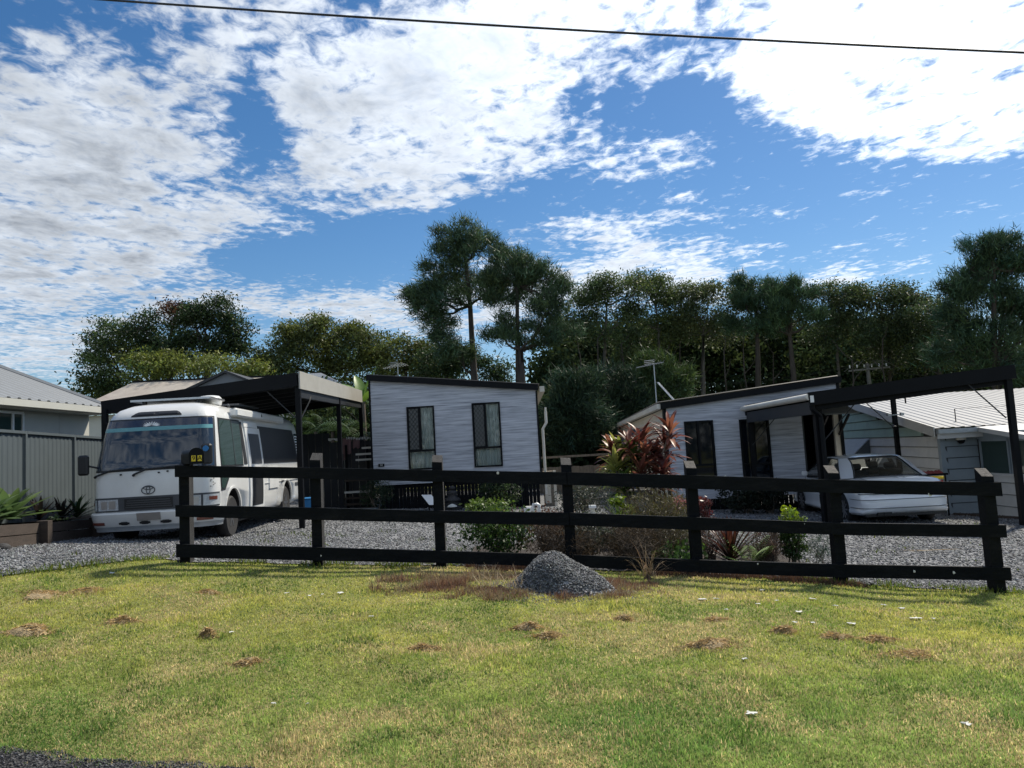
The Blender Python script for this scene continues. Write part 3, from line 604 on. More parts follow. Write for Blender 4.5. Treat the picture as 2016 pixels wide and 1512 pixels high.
# camera and flood light on the rear post
q = Vector((RB_R.x-.06, RB_R.y, 0)); z_ = at(1752, 838, 19.7).z
t_ = thing('security_camera', 'small dark security camera under a lamp on the rear carport post', 'camera', (q.x, q.y-.06, z_))
b = MB(); b.bar((q.x, q.y-.05, z_), (q.x-.12, q.y-.2, z_), .03, .03); b.build('bracket', M['blacksteel'], t_)
b = MB(); b.tube([(q.x-.1, q.y-.1, z_-.02), (q.x-.18, q.y-.34, z_-.07)], [.05, .05], 10); b.build('camera_body', M['blacksteel'], t_)
b = MB(); b.bar((q.x-.2, q.y-.06, z_+.26), (q.x+.2, q.y-.06, z_+.28), .02, .02); b.box(q.x-.22, q.x-.14, q.y-.1, q.y-.02, z_+.24, z_+.31); b.box(q.x+.12, q.x+.2, q.y-.1, q.y-.02, z_+.24, z_+.31); b.build('lamp_bar', M['zinc'], t_)
cp = cp_

# --- neighbour house, far left
nh = thing('house', 'single-storey house with grey hip roof and pale grey wall behind the metal fence', 'house', (-14, 22, G(-14, 22)))
e1 = at(212, 802, 20.0); e0 = at(0, 764, 15.6)                       # eave line (roof edge) far and near
e0 = e1+(at(0, 785, 16.0)-e1); e0.z = e1.z
ed = (e0-e1).normalized(); nn = Vector((ed.y, -ed.x, 0));
if nn.x > 0: nn = -nn
best = None
for k_ in range(10, 60):
    tp = math.tan(R(k_*.5))
    for s_ in np.linspace(.5, 12, 200):
        h = e1+(ed+nn)*s_+Vector((0, 0, s_*tp)); u_, v_ = project(h)
        if abs(u_-60) < 8 and (best is None or abs(v_-741) < best[0]): best = (abs(v_-741), tp, s_)
tp = best[1] if best else .4
print('roof pitch', math.degrees(math.atan(tp)), best)
en = e1+ed*20; D = 5.5
rg1 = e1+(ed+nn)*D+Vector((0, 0, D*tp)); rg0 = en+nn*D+ed*(-D)*0+Vector((0, 0, D*tp)); eb = e1+nn*2*D; ebn = en+nn*2*D
b = MB(); ribbed(b, en, e1, rg1, rg0, 60, h=.03); b.build('roof_slope', M['greyroof'], nh)
b = MB(); b.prism([e1, eb, rg1], (0, 0, -.03)); b.build('hip_end', M['greyroof'], nh)
b = MB(); b.prism([eb, ebn, rg0, rg1], (0, 0, -.03)); b.build('roof_slope', M['greyroof'], nh)
b = MB(); b.tube([e1+Vector((0, 0, .03)), rg1+Vector((0, 0, .03))], .07, 6); b.build('hip_cap', M['greyroof'], nh)
b = MB(); b.bar(e1-nn*.06+Vector((0, 0, -.1))-ed*.05, en-nn*.06+Vector((0, 0, -.1)), .14, .15); b.build('gutter', M['greywall'], nh)
b = MB(); b.prism([e1-nn*-.02+Vector((0, 0, -.17)), en-nn*-.02+Vector((0, 0, -.17)), en+nn*.75+Vector((0, 0, -.17)), e1+nn*.75+Vector((0, 0, -.17))], (0, 0, -.02)); b.build('eave_soffit', M['greywall'], nh)
gw = G(-14, 22)-.2
wa, wb = e1+nn*.45+ed*.08, en+nn*.45
L_ = (wb-wa).length; npan = 16; d_ = (wb-wa).normalized()
for i in range(npan):
    p0, p1 = wa+d_*(L_*i/npan+.006), wa+d_*(L_*(i+1)/npan-.006); b = MB(); b.prism([(p0.x, p0.y, gw), (p1.x, p1.y, gw), (p1.x, p1.y, e1.z-.19), (p0.x, p0.y, e1.z-.19)], nn*.1); b.build('wall_panel', M['greywall'], nh)
b = MB(); p0, p1 = wa+nn*.02, wb+nn*.02; b.prism([(p0.x, p0.y, gw), (p1.x, p1.y, gw), (p1.x, p1.y, e1.z-.2), (p0.x, p0.y, e1.z-.2)], nn*.1); b.build('wall_core', M['greyfence'], nh)
def onwall(px):   # parameter along wall
    lo, hi = 0.0, L_
    for _ in range(50):
        mid = (lo+hi)/2; u_, _v = project(wa+d_*mid)
        if u_ < px: hi = mid
        else: lo = mid
    return (lo+hi)/2
tA, tB = onwall(40), onwall(-20); zt = at(20, 812, 16.9).z; 
b = MB()
pA, pB = wa+d_*tA-nn*.05, wa+d_*tB-nn*.05; zt = e1.z-.26; zbm = zt-1.0
b.bar((pA.x, pA.y, zbm), (pA.x, pA.y, zt), .06, .06); b.bar((pB.x, pB.y, zbm), (pB.x, pB.y, zt), .06, .06)
pC = pA.lerp(pB, .35); b.bar((pC.x, pC.y, zbm), (pC.x, pC.y, zt), .06, .06)
b.bar((pA.x, pA.y, zt), (pB.x, pB.y, zt), .06, .06); b.bar((pA.x, pA.y, zbm), (pB.x, pB.y, zbm), .06, .06); wn = b.build('window', M['white'], nh)
b = MB(); b.prism([(pA.x, pA.y, zbm), (pB.x, pB.y, zbm), (pB.x, pB.y, zt), (pA.x, pA.y, zt)], nn*.02); b.build('pane', M['glassgreen'], wn)

# --- metal sheet fence, far left
mf = thing('metal_fence', 'grey ribbed metal sheet fence behind the raised garden bed at far left', 'fence', (-9.6, 14, G(-9.6, 14)))
f0 = at(0, 845, 14.3); f1 = at(200, 860, 19.3); fd = (f1-f0); fd.z = 0; fl = fd.length; fd = fd.normalized(); fn = Vector((-fd.y, fd.x, 0)); 
posts_t = [-4.9, -2.5]; tt = None
for k_ in range(200):
    q = f0+fd*(k_*.02)
    if project(q)[0] >= 48: tt = k_*.02; break
tt = tt or 1.4; posts_t = [tt+2.37*k_ for k_ in range(-3, 5)]
zt_ = lambda t: f0.z+(f1.z-f0.z)*t/fl
for i, t in enumerate(posts_t):
    q = f0+fd*t; b = MB(); b.bar((q.x, q.y, G(q.x, q.y)-.1), (q.x, q.y, zt_(t)+.0), .07, .08, up=(fd.x, fd.y, 0)); b.build('fence_post', M['greyfence'], mf)
    if i == len(posts_t)-1: break
    t2 = posts_t[i+1]; rows = [[], []]; nr = 11
    for k_ in range(nr):
        for (s_, o) in ((0, .0), (.35, .0), (.5, .011), (.85, .011)):
            tk = t+.05+(t2-t-.1)*(k_+s_)/nr; q = f0+fd*tk+fn*o
            rows[0].append(Vector((q.x, q.y, G(q.x, q.y)))); rows[1].append(Vector((q.x, q.y, zt_(tk)-.04)))
    b = MB(); b.grid(rows); b.build('fence_panel', M['greyfence'], mf, fix=False)
    qa, qb = f0+fd*(t+.04), f0+fd*(t2-.04); b = MB(); b.bar((qa.x, qa.y, zt_(t)-.03), (qb.x, qb.y, zt_(t2)-.03), .075, .055); b.build('fence_rail', M['greyfence'], mf)

# --- raised timber garden bed
gb = thing('raised_bed', 'timber sleeper garden bed along the grey metal fence', 'garden bed', (-9, 13.5, G(-9, 13.5)))
bp = [gpt(-110, 1090), gpt(0, 1083), gpt(174, 1060)]
dirb = (bp[2]-bp[1]); dirb.z = 0; dirb.normalize(); st_ = bp[1]-dirb*3.2; lenb = 3.2+(bp[2]-bp[1]).length+2.5
ns = 4
for i in range(ns):
    a_, c_ = st_+dirb*(lenb*i/ns), st_+dirb*(lenb*(i+1)/ns-.01)
    for k_ in range(2):
        b = MB(); z0 = G(a_.x, a_.y)+.02+k_*.165; z1 = G(c_.x, c_.y)+.02+k_*.165
        b.prism([(a_.x, a_.y, z0), (c_.x, c_.y, z1), (c_.x, c_.y, z1+.152), (a_.x, a_.y, z0+.152)], fn*-.08 if fn.x > 0 else fn*.08); b.build('sleeper', M['timber'], gb)
    q = a_-(fn*-.05 if fn.x > 0 else fn*.05); b = MB(); b.box(q.x-.09, q.x+.09, q.y-.06, q.y+.06, G(q.x, q.y)-.05, G(q.x, q.y)+.37); b.build('bed_post', M['timber'], gb)
fo = f0-fn*.0; rowA, rowB = [], []
for i in range(12):
    q = st_+dirb*(lenb*i/11); t = (q-f0).dot(fd); q2 = f0+fd*t; rowA.append(Vector((q.x-.02, q.y+.02, G(q.x, q.y)+.36))); rowB.append(Vector((q2.x, q2.y, G(q.x, q.y)+.34)))
b = MB(); b.grid([rowA, rowB]); b.build('bed_soil', M['soil'], gb, fix=False)

# --- houses behind: tan roof and grey gable
th = thing('house', 'distant house with long tan roof and pale grey gable behind the left carport', 'house', (-15, 36, G(-15, 36)))
TY = 36.0
tr = [at(150, 800, TY), at(640, 800, TY), at(600, 742, TY+4), at(232, 757, TY+4)]
b = MB(); b.prism([at(110, 822, TY), at(690, 770, TY), at(598, 739, TY+4.5), at(262, 753, TY+4.5)], (0, 0, -.06)); b.build('roof_slope', M['tanroof'], th)
b = MB(); b.bar(at(262, 752, TY+4.5), at(598, 738, TY+4.5), .12, .1); b.build('ridge_cap', M['blacksteel'], th)
b = MB(); a_ = at(118, 822, TY+.3); c_ = at(700, 775, TY+.3); b.prism([(a_.x, TY+.4, -.5), (c_.x, TY+.4, -.5), (c_.x, TY+.4, a_.z), (a_.x, TY+.4, a_.z)], (0, 4, 0)); b.build('wall', M['greywall'], th)
b = MB(); gp = [at(360, 772, TY-2), at(446, 733, TY-2), at(548, 772, TY-2)]; b.prism(gp, (0, .12, 0)); b.build('gable_wall', M['greyroof'], th)
b = MB(); b.prism([gp[0]+Vector((-.6, -.2, -.2)), gp[1]+Vector((0, -.2, .07)), gp[1]+Vector((0, -.2, -.03)), gp[0]+Vector((-.55, -.2, -.32))], (0, 6, 0)); b.build('gable_roof', M['charcoal'], th)
b = MB(); b.prism([gp[2]+Vector((.6, -.2, -.2)), gp[1]+Vector((0, -.2, .07)), gp[1]+Vector((0, -.2, -.03)), gp[2]+Vector((.55, -.2, -.32))], (0, 6, 0)); b.build('gable_roof', M['charcoal'], th)
h2 = thing('house', 'grey hip roof peak showing above the off-white carport gutter board', 'house', (-9, 40, G(-9, 40)))
pk = at(632, 734, 37.5); 
base4 = [pk+Vector((-4.0, -3.5, -1.3)), pk+Vector((2.6, -3.5, -1.5)), pk+Vector((2.6, 3.5, -1.5)), pk+Vector((-4.0, 3.5, -1.3))]
p2 = pk+Vector((-1.2, 0, .0))
b = MB(); b.add(base4+[p2, pk], [(0, 1, 5, 4), (1, 2, 5), (2, 3, 4, 5), (3, 0, 4)]); b.build('roof', M['greyroof'], h2)
b = MB(); b.box(base4[0].x+.5, base4[1].x-.5, base4[0].y+.5, base4[2].y-.5, G(-9, 40), base4[1].z+.05); b.build('wall', M['greywall'], h2)

# --- weatherboard house on the right
gh = thing('house', 'mint and white weatherboard house with white metal roof at the right', 'house', (10, 18, G(10, 18)))
c0 = Vector((at(1856, 900, 18.0).x, 18.0, 0)); gd = Vector((1.02, 5.6, 0)).normalized(); gl_ = 9.5; gnm = Vector((-gd.y, gd.x, 0))
ze = at(1866, 840, 17.7).z; zpk = at(1676, 784, 26.0).z; zbase = G(10, 18)-.02
sl_ = (zpk-ze)/8.4
bh_ = .26; nb_ = 13
for i in range(nb_):
    z0 = zbase+.02+i*bh_; z1 = z0+bh_-.020
    if z0 > zpk: break
    # board runs from the corner back; upper ones start where the rake allows
    t0 = max(0, (z1-(ze-.12))/sl_) if z1 > ze-.12 else 0
    if t0 > gl_-.3: break
    p0, p1 = c0+gd*t0, c0+gd*gl_; b = MB()
    o0, o1 = gnm*.045, gnm*.010
    zz1 = z1
    poly0 = [p0+o0+Vector((0, 0, z0)), p0+o1+Vector((0, 0, zz1)), p0-gnm*.02+Vector((0, 0, zz1)), p0-gnm*.02+Vector((0, 0, z0))]
    b.prism(poly0, p1-p0); b.build('board', M['mint'] if z0 > ze-.42 else M['boardwhite'], gh)
b = MB(); q = c0+gd*gl_; k0, k1 = c0-gnm*.03, q-gnm*.03; b.prism([k0+Vector((0, 0, zbase)), k1+Vector((0, 0, zbase)), k1+Vector((0, 0, ze+sl_*gl_-.1)), k0+Vector((0, 0, ze-.1))], -gnm*.08); b.build('wall_frame', M['greyplastic'], gh)  # dark backing in the board gaps stands in for lap shadows
rdir = Vector((1, -.01, 0)); ov = Vector((-.28, -.30, 0))
ra0 = c0+ov+Vector((0, 0, ze-.02)); rpk = c0+gd*8.4-Vector((.28, 0, 0))+Vector((0, 0, zpk+.02))
b = MB(); ribbed(b, ra0, ra0+rdir*14, rpk+rdir*14, rpk, 60, h=.014); b.build('roof_slope', M['whiteroof'], gh)
rbk = c0+gd*17+Vector((-.28, 0, ze)); b = MB(); b.prism([rpk, rpk+rdir*14, rbk+rdir*14, rbk], (0, 0, -.03)); b.build('roof_slope', M['whiteroof'], gh)
b = MB(); b.prism([ra0+Vector((-.03, 0, .03)), rpk+Vector((-.03, 0, .04)), rpk+Vector((-.03, 0, -.20)), ra0+Vector((-.03, 0, -.20))], (.028, 0, 0)); b.build('barge_board', M['boardwhite'], gh)
b = MB(); b.bar(ra0+Vector((.02, -.05, -.08)), ra0+rdir*14+Vector((0, -.05, -.08)), .12, .10); b.build('gutter', M['zinc'], gh)
b = MB(); b.bar(ra0+Vector((.05, .02, -.19)), ra0+rdir*14+Vector((0, .02, -.19)), .03, .12); b.build('eave_fascia', M['boardwhite'], gh)
b = MB(); b.box(c0.x-.06, c0.x+.05, c0.y-.05, c0.y+.06, zbase, ze-.22); b.build('corner_trim', M['boardgrey'], gh)
px1 = at(1926, 900, 18.0).x
for i in range(8):
    z0 = zbase+.02+i*bh_; z1 = min(z0+bh_-.020, ze-.23)
    if z1-z0 < .03: break
    b = MB(); b.prism([(c0.x+.05, c0.y-.03, z0), (c0.x+.05, c0.y-.01, z1), (c0.x+.05, c0.y+.03, z1), (c0.x+.05, c0.y+.03, z0)], (px1-c0.x-.05, 0, 0)); b.build('board', M['boardgrey'], gh)
b = MB(); b.box(c0.x+.05, px1+3, c0.y+.035, c0.y+.09, zbase, ze-.2); b.build('wall_frame', M['greyplastic'], gh)  # dark backing colour, drawing shadow lines between the boards
# enclosed porch coming forward, side wall at x = px1
pw0, pw1 = c0.y-.02, 14.0; zs = at(1960, 934, 17.2).z; ztw = at(1940, 866, 17.7).z
for i in range(6):
    z0 = G(px1, 16.5)-.02+i*bh_; z1 = min(z0+bh_-.020, zs-.03)
    if z1-z0 < .03: break
    b = MB(); b.prism([(px1-.03, pw0, z0), (px1-.012, pw0, z1), (px1+.03, pw0, z1), (px1+.03, pw0, z0)], (0, pw1-pw0, 0)); b.build('board', M['boardwhite'], gh)
b = MB(); b.box(px1-.05, px1+.05, pw1, pw0, zs-.03, zs+.02); b.build('window_sill', M['boardwhite'], gh)
zh = at(1925, 848, 17.9).z
for k_, (ya, yb) in enumerate(((17.85, 16.85), (16.75, 15.7), (15.6, 14.6))):
    b = MB(); b.bar((px1, ya, zs+.02), (px1, ya, ztw), .06, .05); b.bar((px1, yb, zs+.02), (px1, yb, ztw), .06, .05); b.bar((px1, ya, ztw), (px1, yb, ztw), .06, .06); wn = b.build('window', M['boardgrey'], gh)
    b = MB(); b.box(px1-.004, px1+.004, yb+.02, ya-.02, zs+.02, ztw-.02); b.build('pane', M['glassgreen'], wn)
b = MB(); b.box(px1-.02, px1+.03, pw1, pw0, ztw+.02, zh-.02); b.build('window_head', M['boardgrey'], gh)
b = MB(); b.box(px1+.04, px1+.1, pw1, pw0, zbase-.1, zh-.05); b.build('inner_wall', M['greyfence'], gh)
pA, pB = at(1918, 840, 17.75), at(2030, 858, 15.6); 
b = MB(); b.prism([pA, pA+Vector((5, 0, .1)), pB+Vector((5, 0, .1)), pB], (0, 0, -.10)); b.build('porch_roof', M['boardwhite'], gh)
# window hood on gable wall
def gwall(px, py):
    lo, hi = 0.0, gl_
    for _ in range(50):
        mid = (lo+hi)/2; u_, v_ = project(c0+gd*mid+Vector((0, 0, .8)))
        if u_ > px: lo = mid
        else: hi = mid
    t = (lo+hi)/2; Y = (c0+gd*t).y; return t, at(px, py, Y).z
ta, za = gwall(1717, 864); tb, _ = gwall(1672, 870); 
P0, P1 = c0+gd*ta+gnm*.04, c0+gd*(tb)+gnm*.04
b = MB(); ribbed(b, P0+Vector((0, 0, za)), P0+gnm*.55+Vector((0, 0, za-.52)), P1+gnm*.55+Vector((0, 0, za-.52)), P1+Vector((0, 0, za)), 1, h=0); rows = [[], []]
nk = 60
for i in range(nk+1):
    t = i/nk; o = Vector((0, 0, .012*math.sin(t*2*math.pi*12))); rows[0].append((P0+Vector((0, 0, za))).lerp(P0+gnm*.55+Vector((0, 0, za-.52)), t)+o+Vector((0, 0, .014))); rows[1].append((P1+Vector((0, 0, za))).lerp(P1+gnm*.55+Vector((0, 0, za-.52)), t)+o+Vector((0, 0, .014)))
b.grid(rows); b.build('window_hood', M['boardwhite'], gh, fix=False)
b = MB(); b.prism([P0+Vector((0, 0, za-.02)), P0+gnm*.55+Vector((0, 0, za-.54)), P0+Vector((0, 0, za-.54))], gd*.02); b.build('hood_side', M['greyfence'], gh)
q = at(1890, 866, 17.9); b = MB(); b.lathe([(.02, .06), (.10, .05), (.11, .02), (.10, -.0)], (q.x, 17.86, q.z), 'z', 14); b.lathe([(.085, -.002), (.075, -.05), (.04, -.085), (.005, -.09)], (q.x, 17.86, q.z), 'z', 14, mi=1); b.build('wall_light', [M['offwhite'], M['blacksteel']], gh, smooth=True, sm_ang=40)
q = at(1880, 812, 18.6); q.z = ze+.12; b = MB(); b.tube([(q.x, 18.6, ze), (q.x, 18.6, ze+.42)], .012, 6); b.tube([(q.x, 18.6, ze+.42), (q.x+5, 18.6, ze+.44)], .004, 4); b.build('roof_stay', M['wire'], gh)
b = MB(); b.bar((c0.x-.1, 17.6, G(c0.x, 17.6)+.04), (px1+.0, 16.0, G(px1, 16)+.04), .05, .06); b.build('edging_board', M['timber'], gh)

# --- paling fence at the back
pf = thing('paling_fence', 'weathered timber paling fence between the two cabins', 'fence', (2, 30, G(2, 30)))
PY = 29.0; xa, xb = at(1060, 915, PY).x, at(1235, 915, PY).x; n = 26
for i in range(n):
    xx = xa+(xb-xa)*i/n; z1 = at(1130, 917+2*random.random(), PY).z; b = MB(); b.box(xx, xx+(xb-xa)/n*.93, PY-.01+.01*random.random(), PY+.012, G(xx, PY), z1); b.build('paling', M['paling'], pf)
for zz in (.5, 1.3): 
    b = MB(); b.box(xa, xb, PY+.02, PY+.06, G(xa, PY)+zz, G(xa, PY)+zz+.08); b.build('fence_rail', M['paling'], pf)
ys_ = at(1075, 950, 21.0)
t_ = thing('storage_cupboard', 'tan cupboard with pale door frame against the cabin corner', 'cupboard', (ys_.x, 22.4, G(ys_.x, 22.4)))
b = MB(); za = at(1075, 928, 22.4).z; b.box(hx1+.08, hx1+.36, 22.35, 22.8, G(1, 22), za); b.build('cupboard_body', M['paling'], t_)
b = MB(); b.box(hx1+.10, hx1+.27, 22.32, 22.348, G(1, 22)+.1, za-.04); b.build('cupboard_door', M['cream'], t_)
b = MB(); b.box(hx1+.36, hx1+.44, 22.3, 22.42, G(1, 22), za+.02); b.build('frame_post', M['cream'], t_)

# ------------------------------------------------------------------ timber rail fence
rf = thing('rail_fence', 'black three-rail timber fence with square posts across the lawn edge', 'fence', FENCE[0])
RAILS = [[(915, 938), (920, 942), (925, 948), (929, 954), (935, 962), (944, 970), (950, 977)],
         [(993, 1016), (999, 1023), (1005, 1029), (1009, 1034), (1018, 1043), (1029, 1053), (1034, 1059)],
         [(1070, 1096), (1077, 1103), (1084, 1108), (1092, 1116), (1102, 1127), (1111, 1137), (1118, 1144)]]
PW = .0625
for i, (p, (px, py, pt)) in enumerate(zip(FENCE, FENCE_PX)):
    top = at(px-(py-pt)*.05, pt, p.y).z
    lean = random.uniform(-.012, .012)
    x0, x1, y0, y1 = p.x-PW, p.x+PW, p.y-PW+.02, p.y+PW+.02; z0 = p.z-.2
    vs = [(x0, y0, z0), (x1, y0, z0), (x1, y1, z0), (x0, y1, z0), (x0+lean, y0, top-.075), (x1+lean, y0, top-.085), (x1+lean, y1, top+.0), (x0+lean, y1, top+.01)]
    b = MB(); b.add(vs, [(0, 3, 2, 1)], 0); b.add(vs, [(4, 5, 6, 7)], 1); b.add(vs, [(0, 1, 5, 4)], 0); b.add(vs, [(1, 2, 6, 5)], 2); b.add(vs, [(2, 3, 7, 6), (3, 0, 4, 7)], 0)
    b.build('post', [M['blackpaint'], M['endgrain'] if i in (4, 5, 6) else M['posttimber'], M['posttimber']], rf, fix=False)  # top and right face get lighter colours, as if sunlit
for r_ in RAILS:
    for (a, c) in ((0, 3), (3, 6)):
        pts = []
        for i in range(a, c+1):
            ex = 0
            p = FENCE[i]; Y = p.y-PW-.025
            zt, zb_ = at(FENCE_PX[i][0], r_[i][0], Y).z, at(FENCE_PX[i][0], r_[i][1], Y).z
            x = p.x-(.075 if i == 0 else 0)+(.09 if i == 6 else 0)+(.004 if (i == a and a) else -.004 if (i == c and c != 6) else 0)
            pts.append((Vector((x, Y, zt)), Vector((x, Y, zb_))))
        b = MB(); th_ = .042
        for (t0, b0), (t1, b1) in zip(pts[:-1], pts[1:]):
            pass
        ring = []
        for (t, bo) in pts: ring.append([t+Vector((0, -th_/2, 0)), t+Vector((0, th_/2, 0)), bo+Vector((0, th_/2, 0)), bo+Vector((0, -th_/2, 0))])
        b.grid(ring, closed=True); b.add(ring[0], [(0, 1, 2, 3)]); b.add(ring[-1], [(3, 2, 1, 0)])
        b.build('rail', M['blackpaint'], rf, fix=True)
for (px, py, Y, s_) in ((1772, 958, 0, .02), (1774, 968, 0, .03), (1832, 972, 0, .03), (1588, 1031, 0, .03), (1428, 940, 0, .025), (1297, 936, 0, .03), (1522, 1028, 0, .015), (1492, 1110, 0, .012), (980, 931, 0, .02), (1878, 1128, 0, .02), (1800, 1125, 0, .018), (632, 1094, 0, .012)):
    x = np.interp(px, [f[0] for f in FENCE_PX], FX); Y = np.interp(x, FX, FY)-PW-.049; q = at(px, py, Y)
    b = MB(); n_ = 6; b.add([(q.x+s_*random.uniform(.5, 1)*math.cos(k*1.05), Y, q.z+s_*random.uniform(.6, 1.3)*math.sin(k*1.05)) for k in range(n_)]+[(q.x, Y-.004, q.z)], [(k, (k+1) % n_, n_) for k in range(n_)]); b.build('paint_chip', M['web'], rf, fix=False)

# ------------------------------------------------------------------ letterbox
p = FENCE[0]; lz = at(382, 915, p.y-.02).z; lx = at(384, 900, p.y).x
lb = thing('letterbox', 'black metal letterbox with yellow numbers 9 A on the end fence post', 'letterbox', (lx, p.y-.02, lz))
prof = [(-.085, 0), (-.085, .10)]+[(-.085*math.cos(math.pi*k/10), .10+.085*math.sin(math.pi*k/10)) for k in range(1, 10)]+[(.085, .10), (.085, 0)]
th_l = R(-38); rot = Matrix.Translation((lx, p.y-.06, lz+.01)) @ Matrix.Rotation(th_l*-1, 4, 'Z')
b = MB(); b.prism([rot @ Vector((x, -.13, z)) for x, z in prof], rot.to_3x3() @ Vector((0, .34, 0))); b.build('box_body', M['blacksteel'], lb, bevel=.004)
b = MB(); b.prism([rot @ Vector((x*1.04, -.145, z*1.02+.004)) for x, z in prof], rot.to_3x3() @ Vector((0, .014, 0))); b.build('box_door', M['blacksteel'], lb)
for ch, xo in (('9', -.036), ('A', .036)):
    b = MB(); b.box(xo-.024, xo+.024, -.152, -.147, .03, .10, M=rot); nb2 = b.build('number_tile', M['yellow'], lb)
    text_mesh('number', ch, .075, M['blacksteel'], nb2, rot @ Matrix.Translation((xo, -.1535, .065)) @ Matrix.Rotation(R(90), 4, 'X'), .001)

# ------------------------------------------------------------------ motorhome
bx = at(297, 1040, 12.9); bg_ = G(-5.9, 14.5)
bus = thing('motorhome', 'white minibus motorhome parked nose out under the left carport', 'motorhome', (bx.x, 12.9, bg_), .055)
BZ = [.33, .42, .62, .90, 1.28, 1.38, 1.80, 2.14, 2.24, 2.34, 2.42, 2.47, 2.495]
BW = [.95, 1.0, 1.015, 1.02, 1.01, 1.0, .955, .905, .875, .80, .66, .45, .12]
BF = [.10, .05, .01, .0, .02, .04, .16, .285, .345, .47, .67, .95, 1.5]
BR_ = [6.95, 6.97, 6.99, 7.0, 7.0, 7.0, 6.97, 6.92, 6.88, 6.76, 6.5, 6.2, 5.7]
def bint(z, K): return float(np.interp(z, BZ, K))
def bfront(s, z, off=0):
    w_ = bint(z, BW); f_ = bint(z, BF); a = abs(s); rr = .30
    x = w_*math.copysign(1, s)*(a if a < .8 else .8+.2*math.sin(min(1, (a-.8)/.2)*math.pi/2)); 
    y = f_+.07*a*a+(0 if a < .8 else rr*(1-math.cos(min(1, (a-.8)/.2)*math.pi/2)))
    nx = 0 if a < .8 else math.copysign(math.sin((a-.8)/.2*math.pi/2), s)
    return Vector((x+off*nx, y-off*math.sqrt(max(0, 1-nx*nx)), z))
def bside(y, z, off=0, sg=1): return Vector((sg*(bint(z, BW)+off), y, z))
def section(z):
    r_ = [bfront(s, z) for s in np.linspace(-1, 1, 33)]
    y0 = r_[-1].y; yr = bint(z, BR_); w_ = bint(z, BW)
    side = [Vector((w_, y0+(yr-.3-y0)*t, z)) for t in (.15, .3, .45, .6, .75, .9, 1)]
    rear = [Vector((w_*.2*0+w_*(.8+.2*math.cos(a)), yr-.3+.3*math.sin(a), z)) for a in (R(30), R(60), R(90))]
    lf = [Vector((-p_.x, p_.y, z)) for p_ in reversed(side+rear)]
    return r_+side+rear+lf
zs_ = [.33, .37, .42, .5, .62, .76, .90, 1.1, 1.28, 1.38, 1.5, 1.65, 1.80, 1.97, 2.14, 2.19, 2.24, 2.29, 2.34, 2.38, 2.42, 2.45, 2.47, 2.485, 2.495]
b = MB(); rows = [section(z) for z in zs_]; b.grid(rows, closed=True); n_ = len(rows[0]); b.add(rows[0], [tuple(range(n_))]); b.add(rows[-1], [tuple(range(n_))[::-1]])
body = b.build('body', M['buswhite'], bus, smooth=True, world=False, sm_ang=35)
def cut(o, cutters):
    for cobj in cutters:
        md = o.modifiers.new('b', 'BOOLEAN'); md.object = cobj; md.operation = 'DIFFERENCE'; md.solver = 'EXACT'
    bpy.context.view_layer.update()
    me = bpy.data.meshes.new_from_object(o.evaluated_get(bpy.context.evaluated_depsgraph_get())); old = o.data
    o.modifiers.clear(); o.data = me
    for cobj in cutters: bpy.data.objects.remove(cobj)
WHY = (1.12, 5.15)
cs = []
for y in WHY:
    b = MB(); b.lathe([(.47, -1.3), (.47, 1.3)], (0, y, .42), 'x', 32); cs.append(b.build('cutter', M['darkplastic'], bus, world=False))
cut(body, cs)
for y in WHY:
    b = MB(); aa = [R(a) for a in range(0, 181, 12)]
    b.grid([[Vector((x, y+.462*math.cos(a), .42+.462*math.sin(a))) for a in aa] for x in (-.99, .99)]); b.build('wheel_well', M['darkplastic'], body, world=False, fix=False)
    for sg in (-1, 1):
        b = MB(); pr = [(y+r_*math.cos(a), .42+r_*math.sin(a), r_) for r_ in (.465, .50) for a in aa]
        b.shell([[bside(y+r_*math.cos(a), .42+r_*math.sin(a), .012, sg) for a in aa] for r_ in (.46, .50)], [[bside(y+r_*math.cos(a), .42+r_*math.sin(a), -.02, sg) for a in aa] for r_ in (.46, .50)]); b.build('wheel_arch', M['buswhite'], body, world=False)
def fpatch(name, s0, s1, z0, z1, m_, off=.008, parent=None, n=20, m=6, zf=None):
    rows, ri = [], []
    for j in range(m+1):
        z = z0+(z1-z0)*j/m
        rows.append([bfront(s0+(s1-s0)*i/n, z if zf is None else zf(s0+(s1-s0)*i/n, j/m), off) for i in range(n+1)]); ri.append([bfront(s0+(s1-s0)*i/n, z if zf is None else zf(s0+(s1-s0)*i/n, j/m), -.01) for i in range(n+1)])
    b = MB(); b.shell(rows, ri); return b.build(name, m_, parent or bus, smooth=True, world=False, sm_ang=40)
def spatch(name, poly_rows, m_, off=.008, parent=None, sg=1):
    """poly_rows: list of rows of (y,z)"""
    b = MB(); b.shell([[bside(y, z, off, sg) for y, z in r_] for r_ in poly_rows], [[bside(y, z, -.01, sg) for y, z in r_] for r_ in poly_rows]); return b.build(name, m_, parent or bus, world=False)
def rect(y0, y1, z0, z1, n=5): return [[(y0, z0+(z1-z0)*j/n), (y1, z0+(z1-z0)*j/n)] for j in range(n+1)]
fr = fpatch('windscreen_seal', -.955, .955, 1.28, 2.17, M['darkplastic'], .006, n=40, m=14)
ws = fpatch('windscreen', -.93, .93, 1.31, 2.145, M['glasswind'], .011, n=40, m=14)
fpatch('sun_visor_band', -.925, .925, 2.02, 2.14, M['navy'], .014, ws, n=40)
fpatch('visor_stripe', -.925, .925, 1.955, 2.02, M['teal'], .014, ws, n=40)
